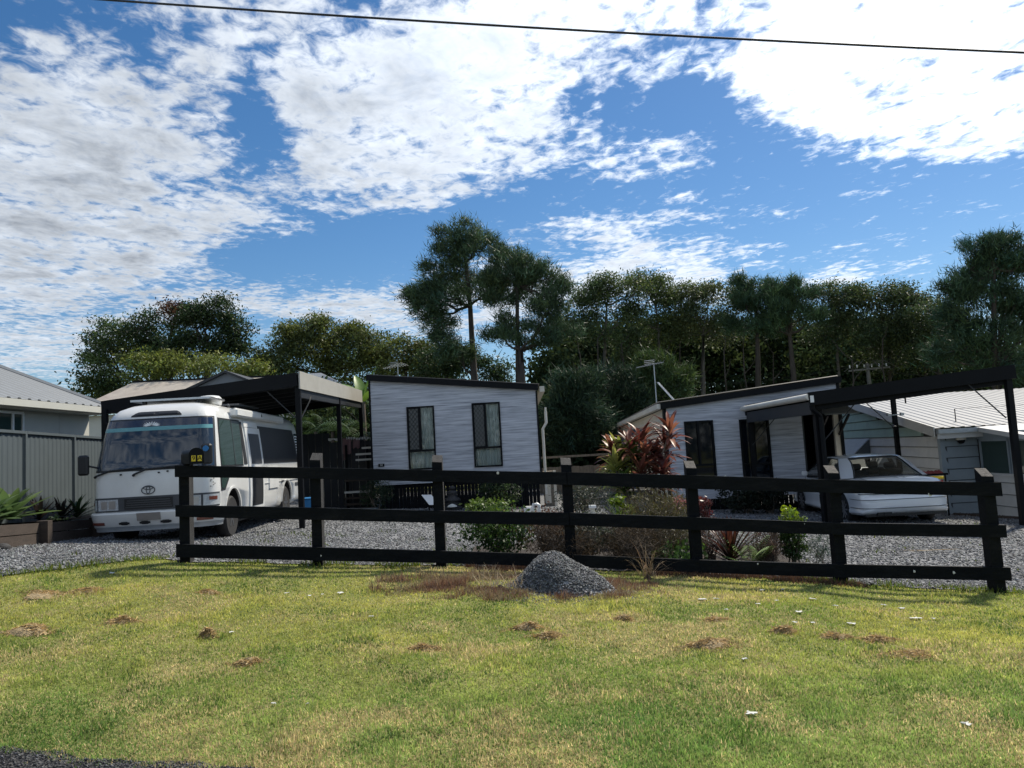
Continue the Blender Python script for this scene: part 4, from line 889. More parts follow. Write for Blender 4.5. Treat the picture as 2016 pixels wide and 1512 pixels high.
# pale flower emblem on the visor band
b = MB()
for k in range(-5, 6):
    a = R(k*17); ln = .115-.006*abs(k)
    for q_ in (0, 1):
        c = Vector((0, 0)); tip = (math.sin(a)*ln*(1.75 if q_ else 1.3), math.cos(a)*ln*(.74 if q_ else .45)); wd = .011 if q_ else .006
        pa = []
        for (u_, v_) in ((.02*math.sin(a), .005), (tip[0]*.6-wd*math.cos(a), tip[1]*.6+wd*math.sin(a)), tip, (tip[0]*.6+wd*math.cos(a), tip[1]*.6-wd*math.sin(a))):
            pp = bfront((u_-.06)/.93, 2.035+v_, .0165 if not q_ else .018); pa.append(pp)
        b.add(pa, [(0, 1, 2, 3)])
b.build('flower_decal', M['white'], ws, world=False, fix=False)
# items on the dashboard behind the glass are suggested by small pale shapes at the glass foot
fpatch('roof_vent', -.50, .46, 2.205, 2.292, M['darkplastic'], .008, n=20, zf=lambda s, t: 2.205+(t*(2.292-2.205))*(1-.75*max(0, (abs(s+.02)-.36)/.12)**2 if abs(s+.02) > .36 else 1))
for s0, s1 in ((-.40, -.06), (.03, .40)):
    fpatch('vent_slot', s0, s1, 2.235, 2.275, M['greyplastic'], .018, n=12, m=2); fpatch('vent_slot', s0+.01, s1-.01, 2.243, 2.267, M['darkplastic'], .021, n=12, m=2)
fpatch('front_band', -.985, .985, .62, .855, M['greyplastic'], .010, n=44)
gr_ = fpatch('grille', -.42, .36, .65, .825, M['darkplastic'], .016, n=16)
for k in range(4): fpatch('grille_bar', -.40+.01*k, .34-.01*k, .675+k*.036, .69+k*.036, M['greyplastic'], .026, gr_, n=14, m=1)
for sg in (-1, 1):
    s0, s1 = (.50, .80) if sg > 0 else (-.83, -.52)
    hl = fpatch('headlamp', s0, s1, .645, .825, M['lamp'], .022, n=10); fpatch('lamp_reflector', s0+.03, s0+.13, .67, .80, M['alloy'], .026, hl, n=5); fpatch('lamp_reflector', s0+.16, s0+.27, .67, .80, M['alloy'], .026, hl, n=5)
    s0, s1 = (.82, .985) if sg > 0 else (-.985, -.85)
    hl = fpatch('indicator', s0, s1, .645, .825, M['lamp'], .020, n=8); fpatch('indicator_lens', s0+.05, s1-.04, .73, .79, M['amber'], .025, hl, n=6)
# bumper
def bump_row(z, off): return [bfront(s, z, off) for s in np.linspace(-.995, .995, 45)]
b = MB(); rows = [bump_row(.31, .03), bump_row(.34, .07), bump_row(.39, .085), bump_row(.58, .085), bump_row(.605, .07), bump_row(.61, 0)]; b.shell(rows, [bump_row(z, -.02) for z in (.31, .34, .39, .58, .605, .61)]); bm_ = b.build('bumper', M['buswhite'], bus, smooth=True, world=False, sm_ang=35)
fpatch('bumper_lip', -.99, .99, .295, .375, M['zinc'], .092, bm_, n=44, m=2)
for s_ in (-.42, -.08, .26): fpatch('bumper_slot', s_-.085, s_+.085, .40, .45, M['darkplastic'], .094, bm_, n=8, zf=lambda s, t, c=s_: .425+(t-.5)*.055*(1 if abs(s-c) < .06 else .6))
for s_ in (-.82, .82): fpatch('fog_lamp', s_-.07, s_+.07, .405, .455, M['amber'], .094, bm_, n=6)
fpatch('number_plate', -.20, .18, .46, .585, M['plate'], .098, bm_, n=8)
# round emblem of three ovals
def torus_e(mb, cx, cz, rx, rz, tw, mi=0):
    ro, rn = [], []
    for k in range(37):
        a = 2*math.pi*k/36
        ro.append(bfront((cx+(rx+tw)*math.cos(a)), cz+(rz+tw)*math.sin(a), .016)); rn.append(bfront((cx+(rx-tw)*math.cos(a)), cz+(rz-tw)*math.sin(a), .016))
    mb.grid([ro, rn])
b = MB(); torus_e(b, -.03, .955, .105, .068, .008); torus_e(b, -.03, .955, .030, .058, .007); torus_e(b, -.03, .988, .075, .024, .007); b.build('emblem', M['greyplastic'], bus, world=False, fix=False)
# wipers
for (sa, sb, zb2) in ((-.86, -.38, 1.30), (-.26, .26, 1.30)):
    b = MB(); p0, p1, p2 = bfront(sa, 1.22, .05), bfront(sa+.22, 1.305, .05), bfront(sb+.25, 1.335, .05); b.tube([p0, p1], .016, 6); b.tube([p1, p2], .010, 6); b.tube([p0-Vector((0, 0, .015)), p0+Vector((0, .03, 0))], .022, 8); b.build('wiper', M['darkplastic'], bus, world=False)
for s_, z_ in ((-.48, 1.23), (.14, 1.235), (.28, 1.25)):
    b = MB(); p0 = bfront(s_, z_, .005); b.lathe([(.014, -.03), (.014, .02)], p0, 'y', 8); b.build('washer_nozzle', M['darkplastic'], bus, world=False)
# small flower trail decal at the corner
b = MB()
for k in range(9):
    sx = .90+.022*math.sin(k*1.3); zz = 1.12-.022*k; q0 = bfront(sx, zz, .012); q1 = bfront(sx+.016, zz+.012, .012); q2 = bfront(sx+.004, zz+.024, .012); b.add([q0, q1, q2], [(0, 1, 2)])
b.build('corner_decal', M['darkplastic'], bus, world=False, fix=False)
# mirrors
for sg in (-1, 1):
    c = Vector((sg*1.14, .12, 1.42)) if sg < 0 else Vector((.98, -.12, 1.50))
    b = MB(); b.box(c.x-.085, c.x+.085, c.y-.05, c.y+.05, c.z-.17, c.z+.17); mr = b.build('mirror', M['darkplastic'], bus, world=False, bevel=.03)
    b = MB(); b.tube([c+Vector((0, .03, .0)), Vector((sg*.96, .20, c.z-.05))], .016, 6); b.build('mirror_arm', M['darkplastic'], mr, world=False)
    if sg > 0:
        b = MB(); b.lathe([(.05, -.012), (.05, 0)], c+Vector((0, -.055, .09)), 'y', 8); b.build('mirror_sticker', M['blue'], mr, world=False)
# driver side (faces +x)
cabw = [[(.52, 1.30), (1.75, 1.30)], [(.56, 1.6), (1.80, 1.6)], [(.62, 1.9), (1.84, 1.9)], [(.70, 2.12), (1.86, 2.12)]]
spatch('window_seal', [[(a-.04, z+dz), (c+.05, z+dz)] for ((a, z), (c, _)), dz in zip(cabw, (-.03, 0, 0, .03))], M['darkplastic'], .006)
cw = spatch('cab_window', cabw, M['glassgreen'], .010)
b = MB(); b.bar(bside(1.28, 1.30, .014), bside(1.36, 2.12, .014), .012, .02); b.build('window_bar', M['greyplastic'], cw, world=False)
spatch('quarter_glass_seal', [[(.42, 1.265), (.42+.62, 1.265)], [(.42, 1.05), (.42+.46, 1.05)], [(.43, .86), (.43+.22, .86)]], M['darkplastic'], .006)
spatch('quarter_glass', [[(.46, 1.26), (.98, 1.26)], [(.46, 1.06), (.82, 1.06)], [(.47, .90), (.60, .90)]], M['glassgreen'], .011)
spatch('door_pillar', [[(1.86, 1.30), (2.05, 1.30)], [(1.9, 2.12), (2.02, 2.12)]], M['darkplastic'], .012)
dr = spatch('side_door', rect(2.12, 3.14, .42, 2.02), M['white'], .03)
spatch('door_screen', rect(2.28, 3.0, .95+.35, 1.90), M['greyplastic'], .036, dr); spatch('door_screen', rect(2.26, 3.0, .48, 1.22), M['darkplastic'], .036, dr)
spatch('door_top_panel', rect(2.1, 3.0, 2.03, 2.14), M['white'], .03)
spatch('dark_side_panel', [[(3.18, 1.30), (6.35, 1.30)], [(3.16, 1.7), (6.3, 1.7)], [(3.14, 2.08), (6.2, 2.08)]], M['darkplastic'], .012)
rw = spatch('rear_side_window', [[(6.42, 1.33), (6.68, 1.33)], [(6.32, 2.0), (6.68, 2.0)]], M['glassgreen'], .012)
for k in range(9): spatch('blind_slat', rect(6.40-.008*k, 6.66, 1.38+k*.067, 1.41+k*.067, 1), M['curtain'], .014, rw)
hatch = spatch('service_hatch', rect(3.55, 4.32, .76, 1.22), M['white'], .025)
b = MB(); b.bar(bside(2.2, .885, .008), bside(6.65, .885, .008), .02, .012); b.build('body_crease', M['buswhite'], bus, world=False)
spatch('body_stripe', rect(5.95, 6.6, .72, .80, 1), M['greyplastic'], .008)
b = MB(); b.bar(bside(4.6, .88, .02), bside(4.75, .88, .02), .03, .03); b.build('door_handle', M['darkplastic'], bus, world=False)
b = MB(); q = bside(1.95, 2.2, .06); b.box(.86, 1.02, 1.45, 5.0, 2.20, 2.36); aw = b.build('awning_box', M['white'], bus, world=False, bevel=.03)
b = MB(); b.bar((.94, 1.45, 2.365), (.94, 5.0, 2.365), .05, .012); b.box(1.015, 1.03, 3.1, 3.14, 2.26, 2.32); b.build('awning_trim', M['greyplastic'], aw, world=False)
# sill / underbody
b = MB(); b.box(-.92, .92, .65, .95, .26, .30); b.box(-.85, .85, 1.7, 4.6, .22, .30); b.box(.9, .99, 1.72, 2.08, .28, .36); b.build('underbody', M['darkplastic'], bus, world=False)
# roof gear
b = MB(); b.box(-.72, .70, .95, 1.75, 2.52, 2.555); sp_ = b.build('solar_panel', M['alloy'], bus, world=False)
b = MB(); b.box(-.68, .66, .99, 1.71, 2.556, 2.56); b.build('solar_cells', M['navy'], sp_, world=False)
for x in (-.5, .48):
    b = MB(); b.box(x-.03, x+.03, 1.0, 1.08, 2.43, 2.52); b.build('panel_foot', M['darkplastic'], sp_, world=False)
b = MB(); b.lathe([(.21, 2.47), (.22, 2.54), (.215, 2.60), (.17, 2.645), (.08, 2.66)], (.36, 1.95, 0), 'z', 24); b.build('roof_dome_vent', M['white'], bus, smooth=True, world=False, sm_ang=50)
b = MB(); b.box(.0, .7, 2.6, 4.1, 2.50, 2.535); b.tube([(.55, 2.5, 2.47), (.62, 2.2, 2.49), (.70, 2.0, 2.44)], .02, 6); b.build('rear_solar_panel', M['greyplastic'], bus, world=False)
def wheel(parent, c, r, wdt, rimr, sg, spokes, world=False, rimmat=None):
    c = Vector(c); h = wdt/2
    b = MB(); b.lathe([(rimr, -h*.9), (r*.90, -h), (r*.97, -h*.8), (r, -h*.45), (r, h*.45), (r*.97, h*.8), (r*.90, h), (rimr, h*.9)], c, 'x', 32); ty = b.build('wheel', M['rubber'], parent, smooth=True, world=world, sm_ang=40)
    b = MB(); o = sg*h*.9; b.lathe(sorted([(rimr*1.02, o*.98), (rimr*.98, o*1.0), (rimr*.90, o*.80), (rimr*.86, o*.55), (.02, o*.5)], key=lambda t: 0), c, 'x', 32)
    b.build('rim', rimmat or M['alloy'], ty, smooth=True, world=world, sm_ang=40)
    b = MB()
    for k in range(spokes):
        a = 2*math.pi*k/spokes; d0 = Vector((0, math.cos(a), math.sin(a))); b.bar(c+d0*rimr*.12+Vector((o*.86, 0, 0)), c+d0*rimr*.92+Vector((o*.88, 0, 0)), .03 if spokes > 8 else .05, .035, up=(1, 0, 0))
    b.lathe(sorted([(rimr*.30, o*.62), (rimr*.28, o*.98), (.03, o*1.02)], key=lambda t: 0), c, 'x', 16); b.build('spokes', rimmat or M['alloy'], ty, world=world)
for y in WHY:
    for sg in (-1, 1): wheel(bus, (sg*.88, y, .375), .375, .22, .21, sg, 6, rimmat=M['greyplastic'])

# ------------------------------------------------------------------ sedan
cz_ = G(7.8, 16.6)
cb = at(1788, 1000, 15.6)
car = thing('sedan', 'white four-door sedan seen from behind under the right carport', 'car', (cb.x, 15.6, cz_-.03), R(-2.6))
#       y    halfwidth  top   bottom
ST = [(.0, .45, .54, .42), (.012, .60, .58, .37), (.04, .72, .61, .32), (.085, .80, .635, .29), (.145, .845, .655, .265), (.165, .855, .80, .255), (.19, .862, .90, .25), (.26, .88, .95, .245), (.42, .902, .968, .24), (.75, .918, .985, .23), (1.15, .925, .99, .22), (1.6, .93, .965, .21), (2.4, .93, .945, .21), (3.3, .925, .93, .22), (3.9, .91, .90, .22), (4.5, .88, .80, .24), (4.8, .82, .66, .27), (4.9, .72, .55, .33)]
def csec(y, W, T, B):
    hgt = T-B; out = []
    pr = [(0, 1.0), (.45, .995), (.72, .975), (.86, .94), (.94, .875), (.975, .78), (.992, .68), (.985, .665), (1.0, .60), (1.0, .50), (.992, .30), (.99, .16), (1.005, .13), (1.0, .06), (.95, 0), (.6, -.02), (0, -.02)]
    for a, t in pr: out.append(Vector((W*a, y, B+hgt*t)))
    return out+[Vector((-p_.x, p_.y, p_.z)) for p_ in reversed(out[1:-1])]
b = MB(); rows = [csec(*s) for s in ST]; b.grid(rows, closed=True); n_ = len(rows[0]); b.add(rows[0], [tuple(range(n_))[::-1]]); b.add(rows[-1], [tuple(range(n_))])
cbody = b.build('body', M['carwhite'], car, smooth=True, world=False, sm_ang=38)
CW = (1.02, 3.81); cs = []
for y in CW:
    b = MB(); b.lathe([(.355, -1.1), (.355, -.55)], (0, y, .33), 'x', 32); cs.append(b.build('cutter', M['darkplastic'], car, world=False))
    b = MB(); b.lathe([(.355, .55), (.355, 1.1)], (0, y, .33), 'x', 32); cs.append(b.build('cutter', M['darkplastic'], car, world=False))
cut(cbody, cs)
for y in CW:
    for sg in (-1, 1):
        b = MB(); aa = [R(a) for a in range(-20, 201, 11)]; b.grid([[Vector((sg*x, y+.348*math.cos(a), .33+.348*math.sin(a))) for a in aa] for x in (.56, .885)]); b.add([Vector((sg*.565, y+.35*math.cos(a), .33+.35*math.sin(a))) for a in aa], [tuple(range(len(aa)))]); b.build('wheel_well', M['darkplastic'], cbody, world=False, fix=False)
        wheel(car, (sg*.80, y, .315), .315, .20, .205, sg, 10)
# greenhouse: side profile points  (y, z, halfwidth)
BELT = .945
def gh_pt(y, z):  # half width of cabin by height
    t = (z-BELT)/(1.43-BELT); return .86-.25*max(0, t)**1.15
prof_r = [(.86, .985), (1.05, 1.12), (1.30, 1.28), (1.52, 1.375), (1.75, 1.415), (2.1, 1.435), (2.5, 1.43), (2.85, 1.39), (3.15, 1.28), (3.55, 1.06), (3.78, .94)]
# roof skin
rows = []
for (y, z) in prof_r[3:8]:
    w_ = gh_pt(y, z-.05)-.02; rows.append([Vector((w_*s, y, z-.055*abs(s)**2.6)) for s in np.linspace(-1, 1, 13)])
b = MB(); b.shell(rows, [[p_-Vector((0, 0, .03)) for p_ in r_] for r_ in rows]); b.build('roof_panel', M['carwhite'], car, smooth=True, world=False, sm_ang=50)
# C pillars, A pillars: ruled strips
def strip(name, A, B, m_, th=.03):
    b = MB(); b.shell([A, B], [[p_*1.0-Vector((math.copysign(th, p_.x), 0, .01)) for p_ in A], [p_-Vector((math.copysign(th, p_.x), 0, .01)) for p_ in B]]); return b.build(name, m_, car, smooth=True, world=False, sm_ang=50)
for sg in (-1, 1):
    inner = [Vector((sg*w_, y, z)) for (y, z, w_) in ((.80, .975, .70), (1.03, 1.115, .615), (1.28, 1.275, .55), (1.52, 1.37, .515))]
    outer = [Vector((sg*w_, y, z)) for (y, z, w_) in ((1.06, .955, .885), (1.30, 1.08, .83), (1.52, 1.22, .75), (1.74, 1.355, .66))]
    mid = [Vector((sg*w_, y, z)) for (y, z, w_) in ((.86, .965, .845), (1.12, 1.10, .775), (1.36, 1.255, .70), (1.58, 1.372, .625))]
    b = MB(); b.shell([inner, mid, outer], [[p_-Vector((sg*.03, -.02, .01)) for p_ in r_] for r_ in (inner, mid, outer)]); b.build('rear_pillar', M['carwhite'], car, smooth=True, world=False, sm_ang=60)
    rail_o = [Vector((sg*w_, y, z)) for (y, z, w_) in ((1.74, 1.355, .66), (2.2, 1.378, .665), (2.6, 1.36, .665), (2.95, 1.29, .69), (3.6, .96, .86))]
    rail_i = [Vector((sg*w_, y, z)) for (y, z, w_) in ((1.58, 1.38, .60), (2.2, 1.405, .615), (2.6, 1.39, .615), (3.0, 1.335, .62), (3.7, .96, .78))]
    strip('roof_rail', rail_o, rail_i, M['carwhite'])
    b = MB(); b.bar((sg*.875, 2.35, .95), (sg*.67, 2.28, 1.36), .03, .09, up=(1, 0, 0)); b.build('door_pillar', M['darkplastic'], car, world=False)
    # side glass
    gp_ = [(1.08, .955, .872), (1.30, 1.09, .818), (1.53, 1.23, .738), (1.74, 1.35, .655), (2.2, 1.372, .66), (2.6, 1.355, .66), (2.95, 1.285, .685), (3.55, .965, .85)]
    b = MB(); b.add([Vector((sg*(w_-.012), y, z)) for y, z, w_ in gp_], [tuple(range(len(gp_)))]); b.build('side_glass', M['glasscar'], car, world=False, fix=False)
    b = MB(); pts = [Vector((sg*(w_+.004), y, z)) for y, z, w_ in gp_]; b.tube(pts+[pts[0]], .012, 5); b.build('window_trim', M['darkplastic'], car, world=False)
    b = MB(); b.bar((sg*.937, 1.4, .56), (sg*.937, 3.42, .56), .012, .03); b.build('door_moulding', M['carwhite'], car, world=False)
    b = MB(); b.bar((sg*.94, 2.42, .72), (sg*.94, 2.58, .725), .025, .03); b.build('door_handle', M['carwhite'], car, world=False)
    for yy in (2.34, 3.38):
        b = MB(); b.tube([(sg*.934, yy, .34), (sg*.934, yy, .66), (sg*.915, yy, .80), (sg*.875, yy, .93)], .005, 4); b.build('door_gap', M['darkplastic'], car, world=False)
    b = MB(); b.box(sg*.95-.07, sg*.95+.07, 3.18, 3.26, .96, 1.06); b.build('side_mirror', M['carwhite'], car, world=False, bevel=.02)
    # tail lamp
    def tl(a, z):  # lies on the rear panel
        return Vector((sg*a, .172+.10*max(0, (a-.62)/.25)**2-.012-.03*0, z))
    b = MB(); rws = [[tl(a, z)+Vector((0, (z-.72)*.2, 0)) for a in (.78, .82, .85, .87, .88)] for z in (.70, .78, .87)]; b.shell(rws, [[p_+Vector((0, .05, 0)) for p_ in r_] for r_ in rws]); b.build('tail_lamp', M['red'], car, world=False)
# rear screen
def rg(s, k): (y, z, w_) = ((.80, .972, .70), (1.03, 1.112, .615), (1.28, 1.272, .55), (1.52, 1.37, .515))[k]; return Vector((s*w_, y-.05*(1-s*s)*(1-k/4), z-.004+.012*(1-s*s)))
b = MB(); b.grid([[rg(s, k) for s in np.linspace(-1, 1, 13)] for k in range(4)]); b.build('rear_window', M['glasscar'], car, smooth=True, world=False, fix=False)
b = MB(); ed_ = [rg(s, 0) for s in np.linspace(-1, 1, 13)]+[rg(1, k) for k in (1, 2, 3)]+[rg(s, 3) for s in np.linspace(1, -1, 13)][1:]+[rg(-1, k) for k in (2, 1)]; b.tube(ed_+[ed_[0]], .016, 5); b.build('rear_window_trim', M['darkplastic'], car, world=False)
b = MB(); b.grid([[Vector((s*w_, y, z)) for s in (-1, -.5, 0, .5, 1)] for y, z, w_ in ((2.98, 1.325, .60), (3.3, 1.18, .68), (3.7, .97, .77))]); b.build('windscreen', M['glasscar'], car, world=False, fix=False)
b = MB(); b.box(-.78, .78, 1.0, 3.6, .93, .955); b.build('cabin_floor', M['darkplastic'], car, world=False)
for x, y in ((-.37, 1.55), (.37, 1.55), (-.37, 2.45), (.37, 2.45)):
    b = MB(); b.box(x-.25, x+.25, y-.06, y+.06, .955, 1.10); b.box(x-.12, x+.12, y-.05, y+.05, 1.10, 1.24); b.build('seat_back', M['darkplastic'], car, world=False, bevel=.03)
b = MB(); b.tube([(-.86, .165, .665), (-.45, .10, .668), (-.38, .095, .652), (.38, .095, .652), (.45, .10, .668), (.86, .165, .665)], .006, 4); b.build('bumper_seam', M['darkplastic'], car, world=False)
for zc_, rr_ in ((.385, .007), (.555, .006)):
    path = [(.45, -.003), (.60, .009), (.722, .037), (.802, .082), (.848, .143), (.882, .26), (.902, .42), (.907, .60)]
    b = MB(); b.tube([(-x_, y_, zc_) for x_, y_ in reversed(path)]+[(x_, y_, zc_) for x_, y_ in path], rr_, 5); b.build('bumper_crease', M['greyplastic'], car, world=False)
b = MB(); b.tube([(-.872, .22, .672), (-.845, .150, .668), (-.60, .140, .662), (.60, .140, .662), (.845, .150, .668), (.872, .22, .672)], .008, 5); b.build('boot_seam', M['darkplastic'], car, world=False)
b = MB(); b.box(-.80, .80, .10, .22, .215, .262); b.build('bumper_valance', M['darkplastic'], car, world=False)
for xa_, xb_ in ((-.82, -.40), (.40, .82)):
    b = MB(); b.box(xa_, xb_, .128, .165, .70, .86); b.build('tail_lamp_lens', M['red'], car, world=False, bevel=.015)
b = MB(); b.box(-.30, .30, .120, .15, .845, .865); b.build('boot_trim', M['alloy'], car, world=False)
b = MB(); b.tube([(-.42, .16, .27), (-.42, .04, .265)], .035, 12); b.box(-.58, -.30, .06, .5, .235, .30); b.build('exhaust', M['darkplastic'], car, world=False)
b = MB(); b.box(-.26, .26, .135, .16, .70, .82); b.build('number_plate', M['plate'], car, world=False)
b = MB(); b.tube([(-.02, .33, .965), (.02, .34, .972)], .018, 8); b.lathe([(.03, .0), (.03, .012)], (.16, .40, .968), 'z', 16); b.build('boot_badge', M['alloy'], car, world=False)
b = MB(); b.tube([(-.60, .80, .978), (-.66, .45, .955), (-.62, .26, .93)], .004, 4); b.tube([(.60, .80, .978), (.66, .45, .955), (.62, .26, .93)], .004, 4); b.build('boot_gap', M['darkplastic'], car, world=False)

# ------------------------------------------------------------------ small things about the yard
def pt(px, py, Y): return at(px, py, Y)
# satellite internet dish
q = pt(842, 985, 20.5); t_ = thing('satellite_dish', 'small white tilted flat satellite panel in front of the left cabin', 'dish', (q.x, 20.5, G(q.x, 20.5)))
cor = [pt(830, 975, 20.45), pt(849, 975, 20.45), pt(860, 988, 20.3), pt(860, 994, 20.25), pt(845, 994, 20.25)]
b = MB(); b.prism(cor, (0, .03, .012)); b.build('panel', M['white'], t_)
b = MB(); b.tube([(q.x+.03, 20.5, G(q.x, 20.5)), (q.x+.05, 20.42, q.z-.02)], .02, 6); b.build('stand', M['blacksteel'], t_)
# seated statue
q = onground(892, 21.2); t_ = thing('statue', 'dark seated garden statue on a plinth by the cabin base slats', 'statue', q)
top_ = pt(892, 957, 21.2).z; H = top_-q.z
b = MB(); b.lathe([(.26, 0), (.26, .10), (.22, .12), (.22, H*.35)], q, 'z', 12); b.build('plinth', M['terracotta'], t_)
b = MB(); b.lathe([(.21, H*.36), (.24, H*.42), (.20, H*.50), (.13, H*.56), (.13, H*.66), (.15, H*.74), (.12, H*.80), (.05, H*.83), (.05, H*.85), (.085, H*.88), (.09, H*.94), (.06, H*.98), (.02, H*1.02)], q, 'z', 16); b.build('figure', M['terracotta'], t_, smooth=True)
b = MB(); b.lathe([(.14, H*.18), (.12, H*.23), (.03, H*.30)], q+Vector((0, -.25, 0)), 'z', 7); b.build('white_cloth', M['web'], t_)
# blue tub
q = onground(601, 19.0); za = pt(600, 981, 19).z; t_ = thing('storage_tub', 'bright blue plastic tub beside the motorhome', 'tub', q)
b = MB(); x0, x1 = pt(591, 990, 19).x, pt(617, 990, 19).x; b.box(x0+.02, x1-.02, 19, 19.5, q.z, za-.03); b.build('tub_body', M['blue'], t_, bevel=.02)
b = MB(); b.box(x0, x1, 18.97, 19.53, za-.03, za); b.build('tub_lid', M['blue'], t_, bevel=.01)
# dark shed panel + shelf stacks at the back of the carport
t_ = thing('dark_screen', 'dark panel screen at the back of the carport behind the motorhome', 'screen', (-5.6, 23.2, G(-5.6, 23.2)))
for k in range(10):
    xa_ = pt(594+k*14, 900, 23.2).x; xb_ = pt(594+(k+1)*14, 900, 23.2).x-.012; b = MB(); b.box(xa_, xb_, 23.2, 23.24, G(xa_, 23.2), pt(640, 853 if k < 4 else 872, 23.2).z); b.build('screen_panel', M['charcoal'], t_)
sh = thing('slatted_bench', 'stacked timber slats with white edges beside the left cabin wall', 'bench', (-4.7, 22.6, G(-4.7, 22.6)))
for k, py in enumerate((882, 894, 905, 945, 968, 980, 992)):
    xa_, xb_ = pt(700 if k in (1, 2) else 712 if k == 0 else 678, py, 22.6).x, pt(733, py, 22.6).x; z_ = pt(710, py, 22.6).z; b = MB(); b.box(xa_, min(xb_, hx0-.04), 22.6, 22.9, z_-.03, z_+.025); b.build('slat', M['offwhite'] if k in (0, 1, 2, 4) else M['timber'], sh)
for px in (684, 726):
    xa_ = pt(px, 950, 22.8).x; b = MB(); b.box(xa_-.03, xa_+.03, 22.78, 22.84, G(xa_, 22.8), pt(px, 876, 22.8).z); b.build('upright', M['blackpaint'], sh)
cl = thing('clothes_line', 'clothes line with faded garments and pegs under the carport edge', 'clothes line', (-5, 23, G(-5, 23)))
la, lb_ = pt(640, 862, 22.9), pt(732, 862, 22.9); b = MB(); b.tube([la, la.lerp(lb_, .5)-Vector((0, 0, .03)), lb_], .008, 5); b.build('line', M['wire'], cl)
for k, (pxa, pxb, py1, mm_) in enumerate(((646, 668, 867, 'offwhite'), (674, 691, 893, 'cloth'), (694, 708, 882, 'cloth'), (676, 682, 905, 'cloth'), (709, 714, 880, 'charcoal'))):
    rows = []
    for j in range(5):
        r_ = []
        for i in range(7): qq = pt(pxa+(pxb-pxa)*i/6, 863+(py1-863)*j/4+2*math.sin(i*1.7)*j/4, 22.88); r_.append(qq+Vector((0, .03*math.sin(i*2.1+k), 0)))
        rows.append(r_)
    b = MB(); b.grid(rows); b.grid([[p_+Vector((0, .01, 0)) for p_ in r_] for r_ in rows]); b.build('garment', M[mm_], cl, smooth=True, fix=False)
for k in range(16):
    qq = pt(683+k*3.1, 861+random.random()*2, 22.86); b = MB(); b.box(qq.x-.008, qq.x+.008, qq.y-.02, qq.y, qq.z-.05, qq.z+.02); b.build('peg', M['white'], cl)
# tray of dark boxes at the left house base
q = onground(722, 20.4); t_ = thing('planter_trough', 'low grey trough planter at the foot of the carport post', 'planter', q)
b = MB(); b.box(q.x-.25, q.x+.25, q.y, q.y+.3, q.z, q.z+.14); b.build('trough_body', M['greyfence'], t_, bevel=.01); b = MB(); b.box(q.x-.22, q.x+.22, q.y+.03, q.y+.27, q.z+.142, q.z+.15); b.build('potting_soil', M['soil'], t_)
# white pvc pieces and block
q = onground(1058, 15.0); t_ = thing('pvc_pipe', 'white curved plastic pipe bend sticking out of the garden', 'pipe', q); z_ = pt(1058, 993, 15).z
b = MB(); b.tube([(q.x-.06, 15, q.z), (q.x-.06, 15, z_-.05), (q.x-.04, 15, z_), (q.x+.02, 15, z_+.01), (q.x+.06, 15, z_-.02), (q.x+.06, 15, z_-.12)], .035, 8); b.build('pipe_bend', M['white'], t_, smooth=True); b = MB(); b.tube([(q.x+.06, 15, z_-.10), (q.x+.06, 15, z_-.14)], .042, 8); b.build('pipe_collar', M['white'], t_)
q = onground(1046, 15.2); z_ = pt(1046, 1000, 15.2).z; t_ = thing('white_block', 'white block lying beside the curved plastic pipe', 'block', q); b = MB(); b.box(q.x-.12, q.x+.09, 15.1, 15.3, q.z, z_+.03); b.build('block_body', M['white'], t_, bevel=.012); b = MB(); b.box(q.x-.08, q.x+.05, 15.14, 15.26, z_+.03, z_+.036); b.build('block_face', M['offwhite'], t_)
q = onground(1168, 17.0); z_ = pt(1168, 994, 17).z; t_ = thing('white_block', 'small white block on the gravel between the cabins', 'block', q); b = MB(); b.box(q.x-.08, q.x+.08, 16.9, 17.05, z_-.07, z_); b.build('block_body', M['white'], t_, bevel=.012); b = MB(); b.box(q.x-.05, q.x+.05, 16.95, 17.0, q.z, z_-.07); b.build('block_foot', M['offwhite'], t_)
# red bundle and yellow tube right of the sedan
q = pt(1842, 930, 17.6); t_ = thing('red_bundle', 'red folded cover on a rack behind the sedan boot', 'cover', (q.x, 17.4, G(q.x, 17.4)))
b = MB(); b.box(q.x-.35, q.x+.2, 17.45, 17.8, q.z-.06, q.z-.02); b.tube([(q.x-.3, 17.5, G(q.x, 17.5)), (q.x-.3, 17.5, q.z-.05)], .02, 5); b.tube([(q.x+.15, 17.5, G(q.x, 17.5)), (q.x+.15, 17.5, q.z-.05)], .02, 5); b.build('rack', M['blacksteel'], t_)
rows = [[Vector((q.x-.3+.42*i/8, 17.5+.22*j/3, q.z-.02+.06*math.sin(math.pi*j/3)+.025*math.sin(i*1.9+j))) for i in range(9)] for j in range(4)]; b = MB(); b.shell(rows, [[Vector((p_.x, p_.y, q.z-.018)) for p_ in r_] for r_ in rows]); b.build('cover', M['redcloth'], t_)
q = pt(1850, 940, 17.0); t_ = thing('yellow_tube', 'yellow tube end pointing out beside the sedan boot', 'tube', (q.x, 17.0, G(q.x, 17)))
b = MB(); b.tube([(q.x-.6, 17.6, q.z), (q.x+.06, 16.95, q.z)], .032, 12); b.build('tube_body', M['yellow'], t_); b = MB(); b.tube([(q.x-.3, 17.35, G(q.x, 17.3)), (q.x-.3, 17.35, q.z-.03)], .025, 6); b.build('trestle', M['blacksteel'], t_)
# rock
q = gpt(4, 1084); t_ = tag(None or thing('rock', 'rounded pale rock by the garden bed at the left edge', 'rock', q), 'rounded pale rock by the garden bed at the left edge', 'rock')
b = MB(); b.lathe([(.07, -.03), (.11, .02), (.10, .06), (.06, .09), (.02, .10)], q, 'z', 9); b.build('rock_body', M['posttimber'], t_, smooth=True)
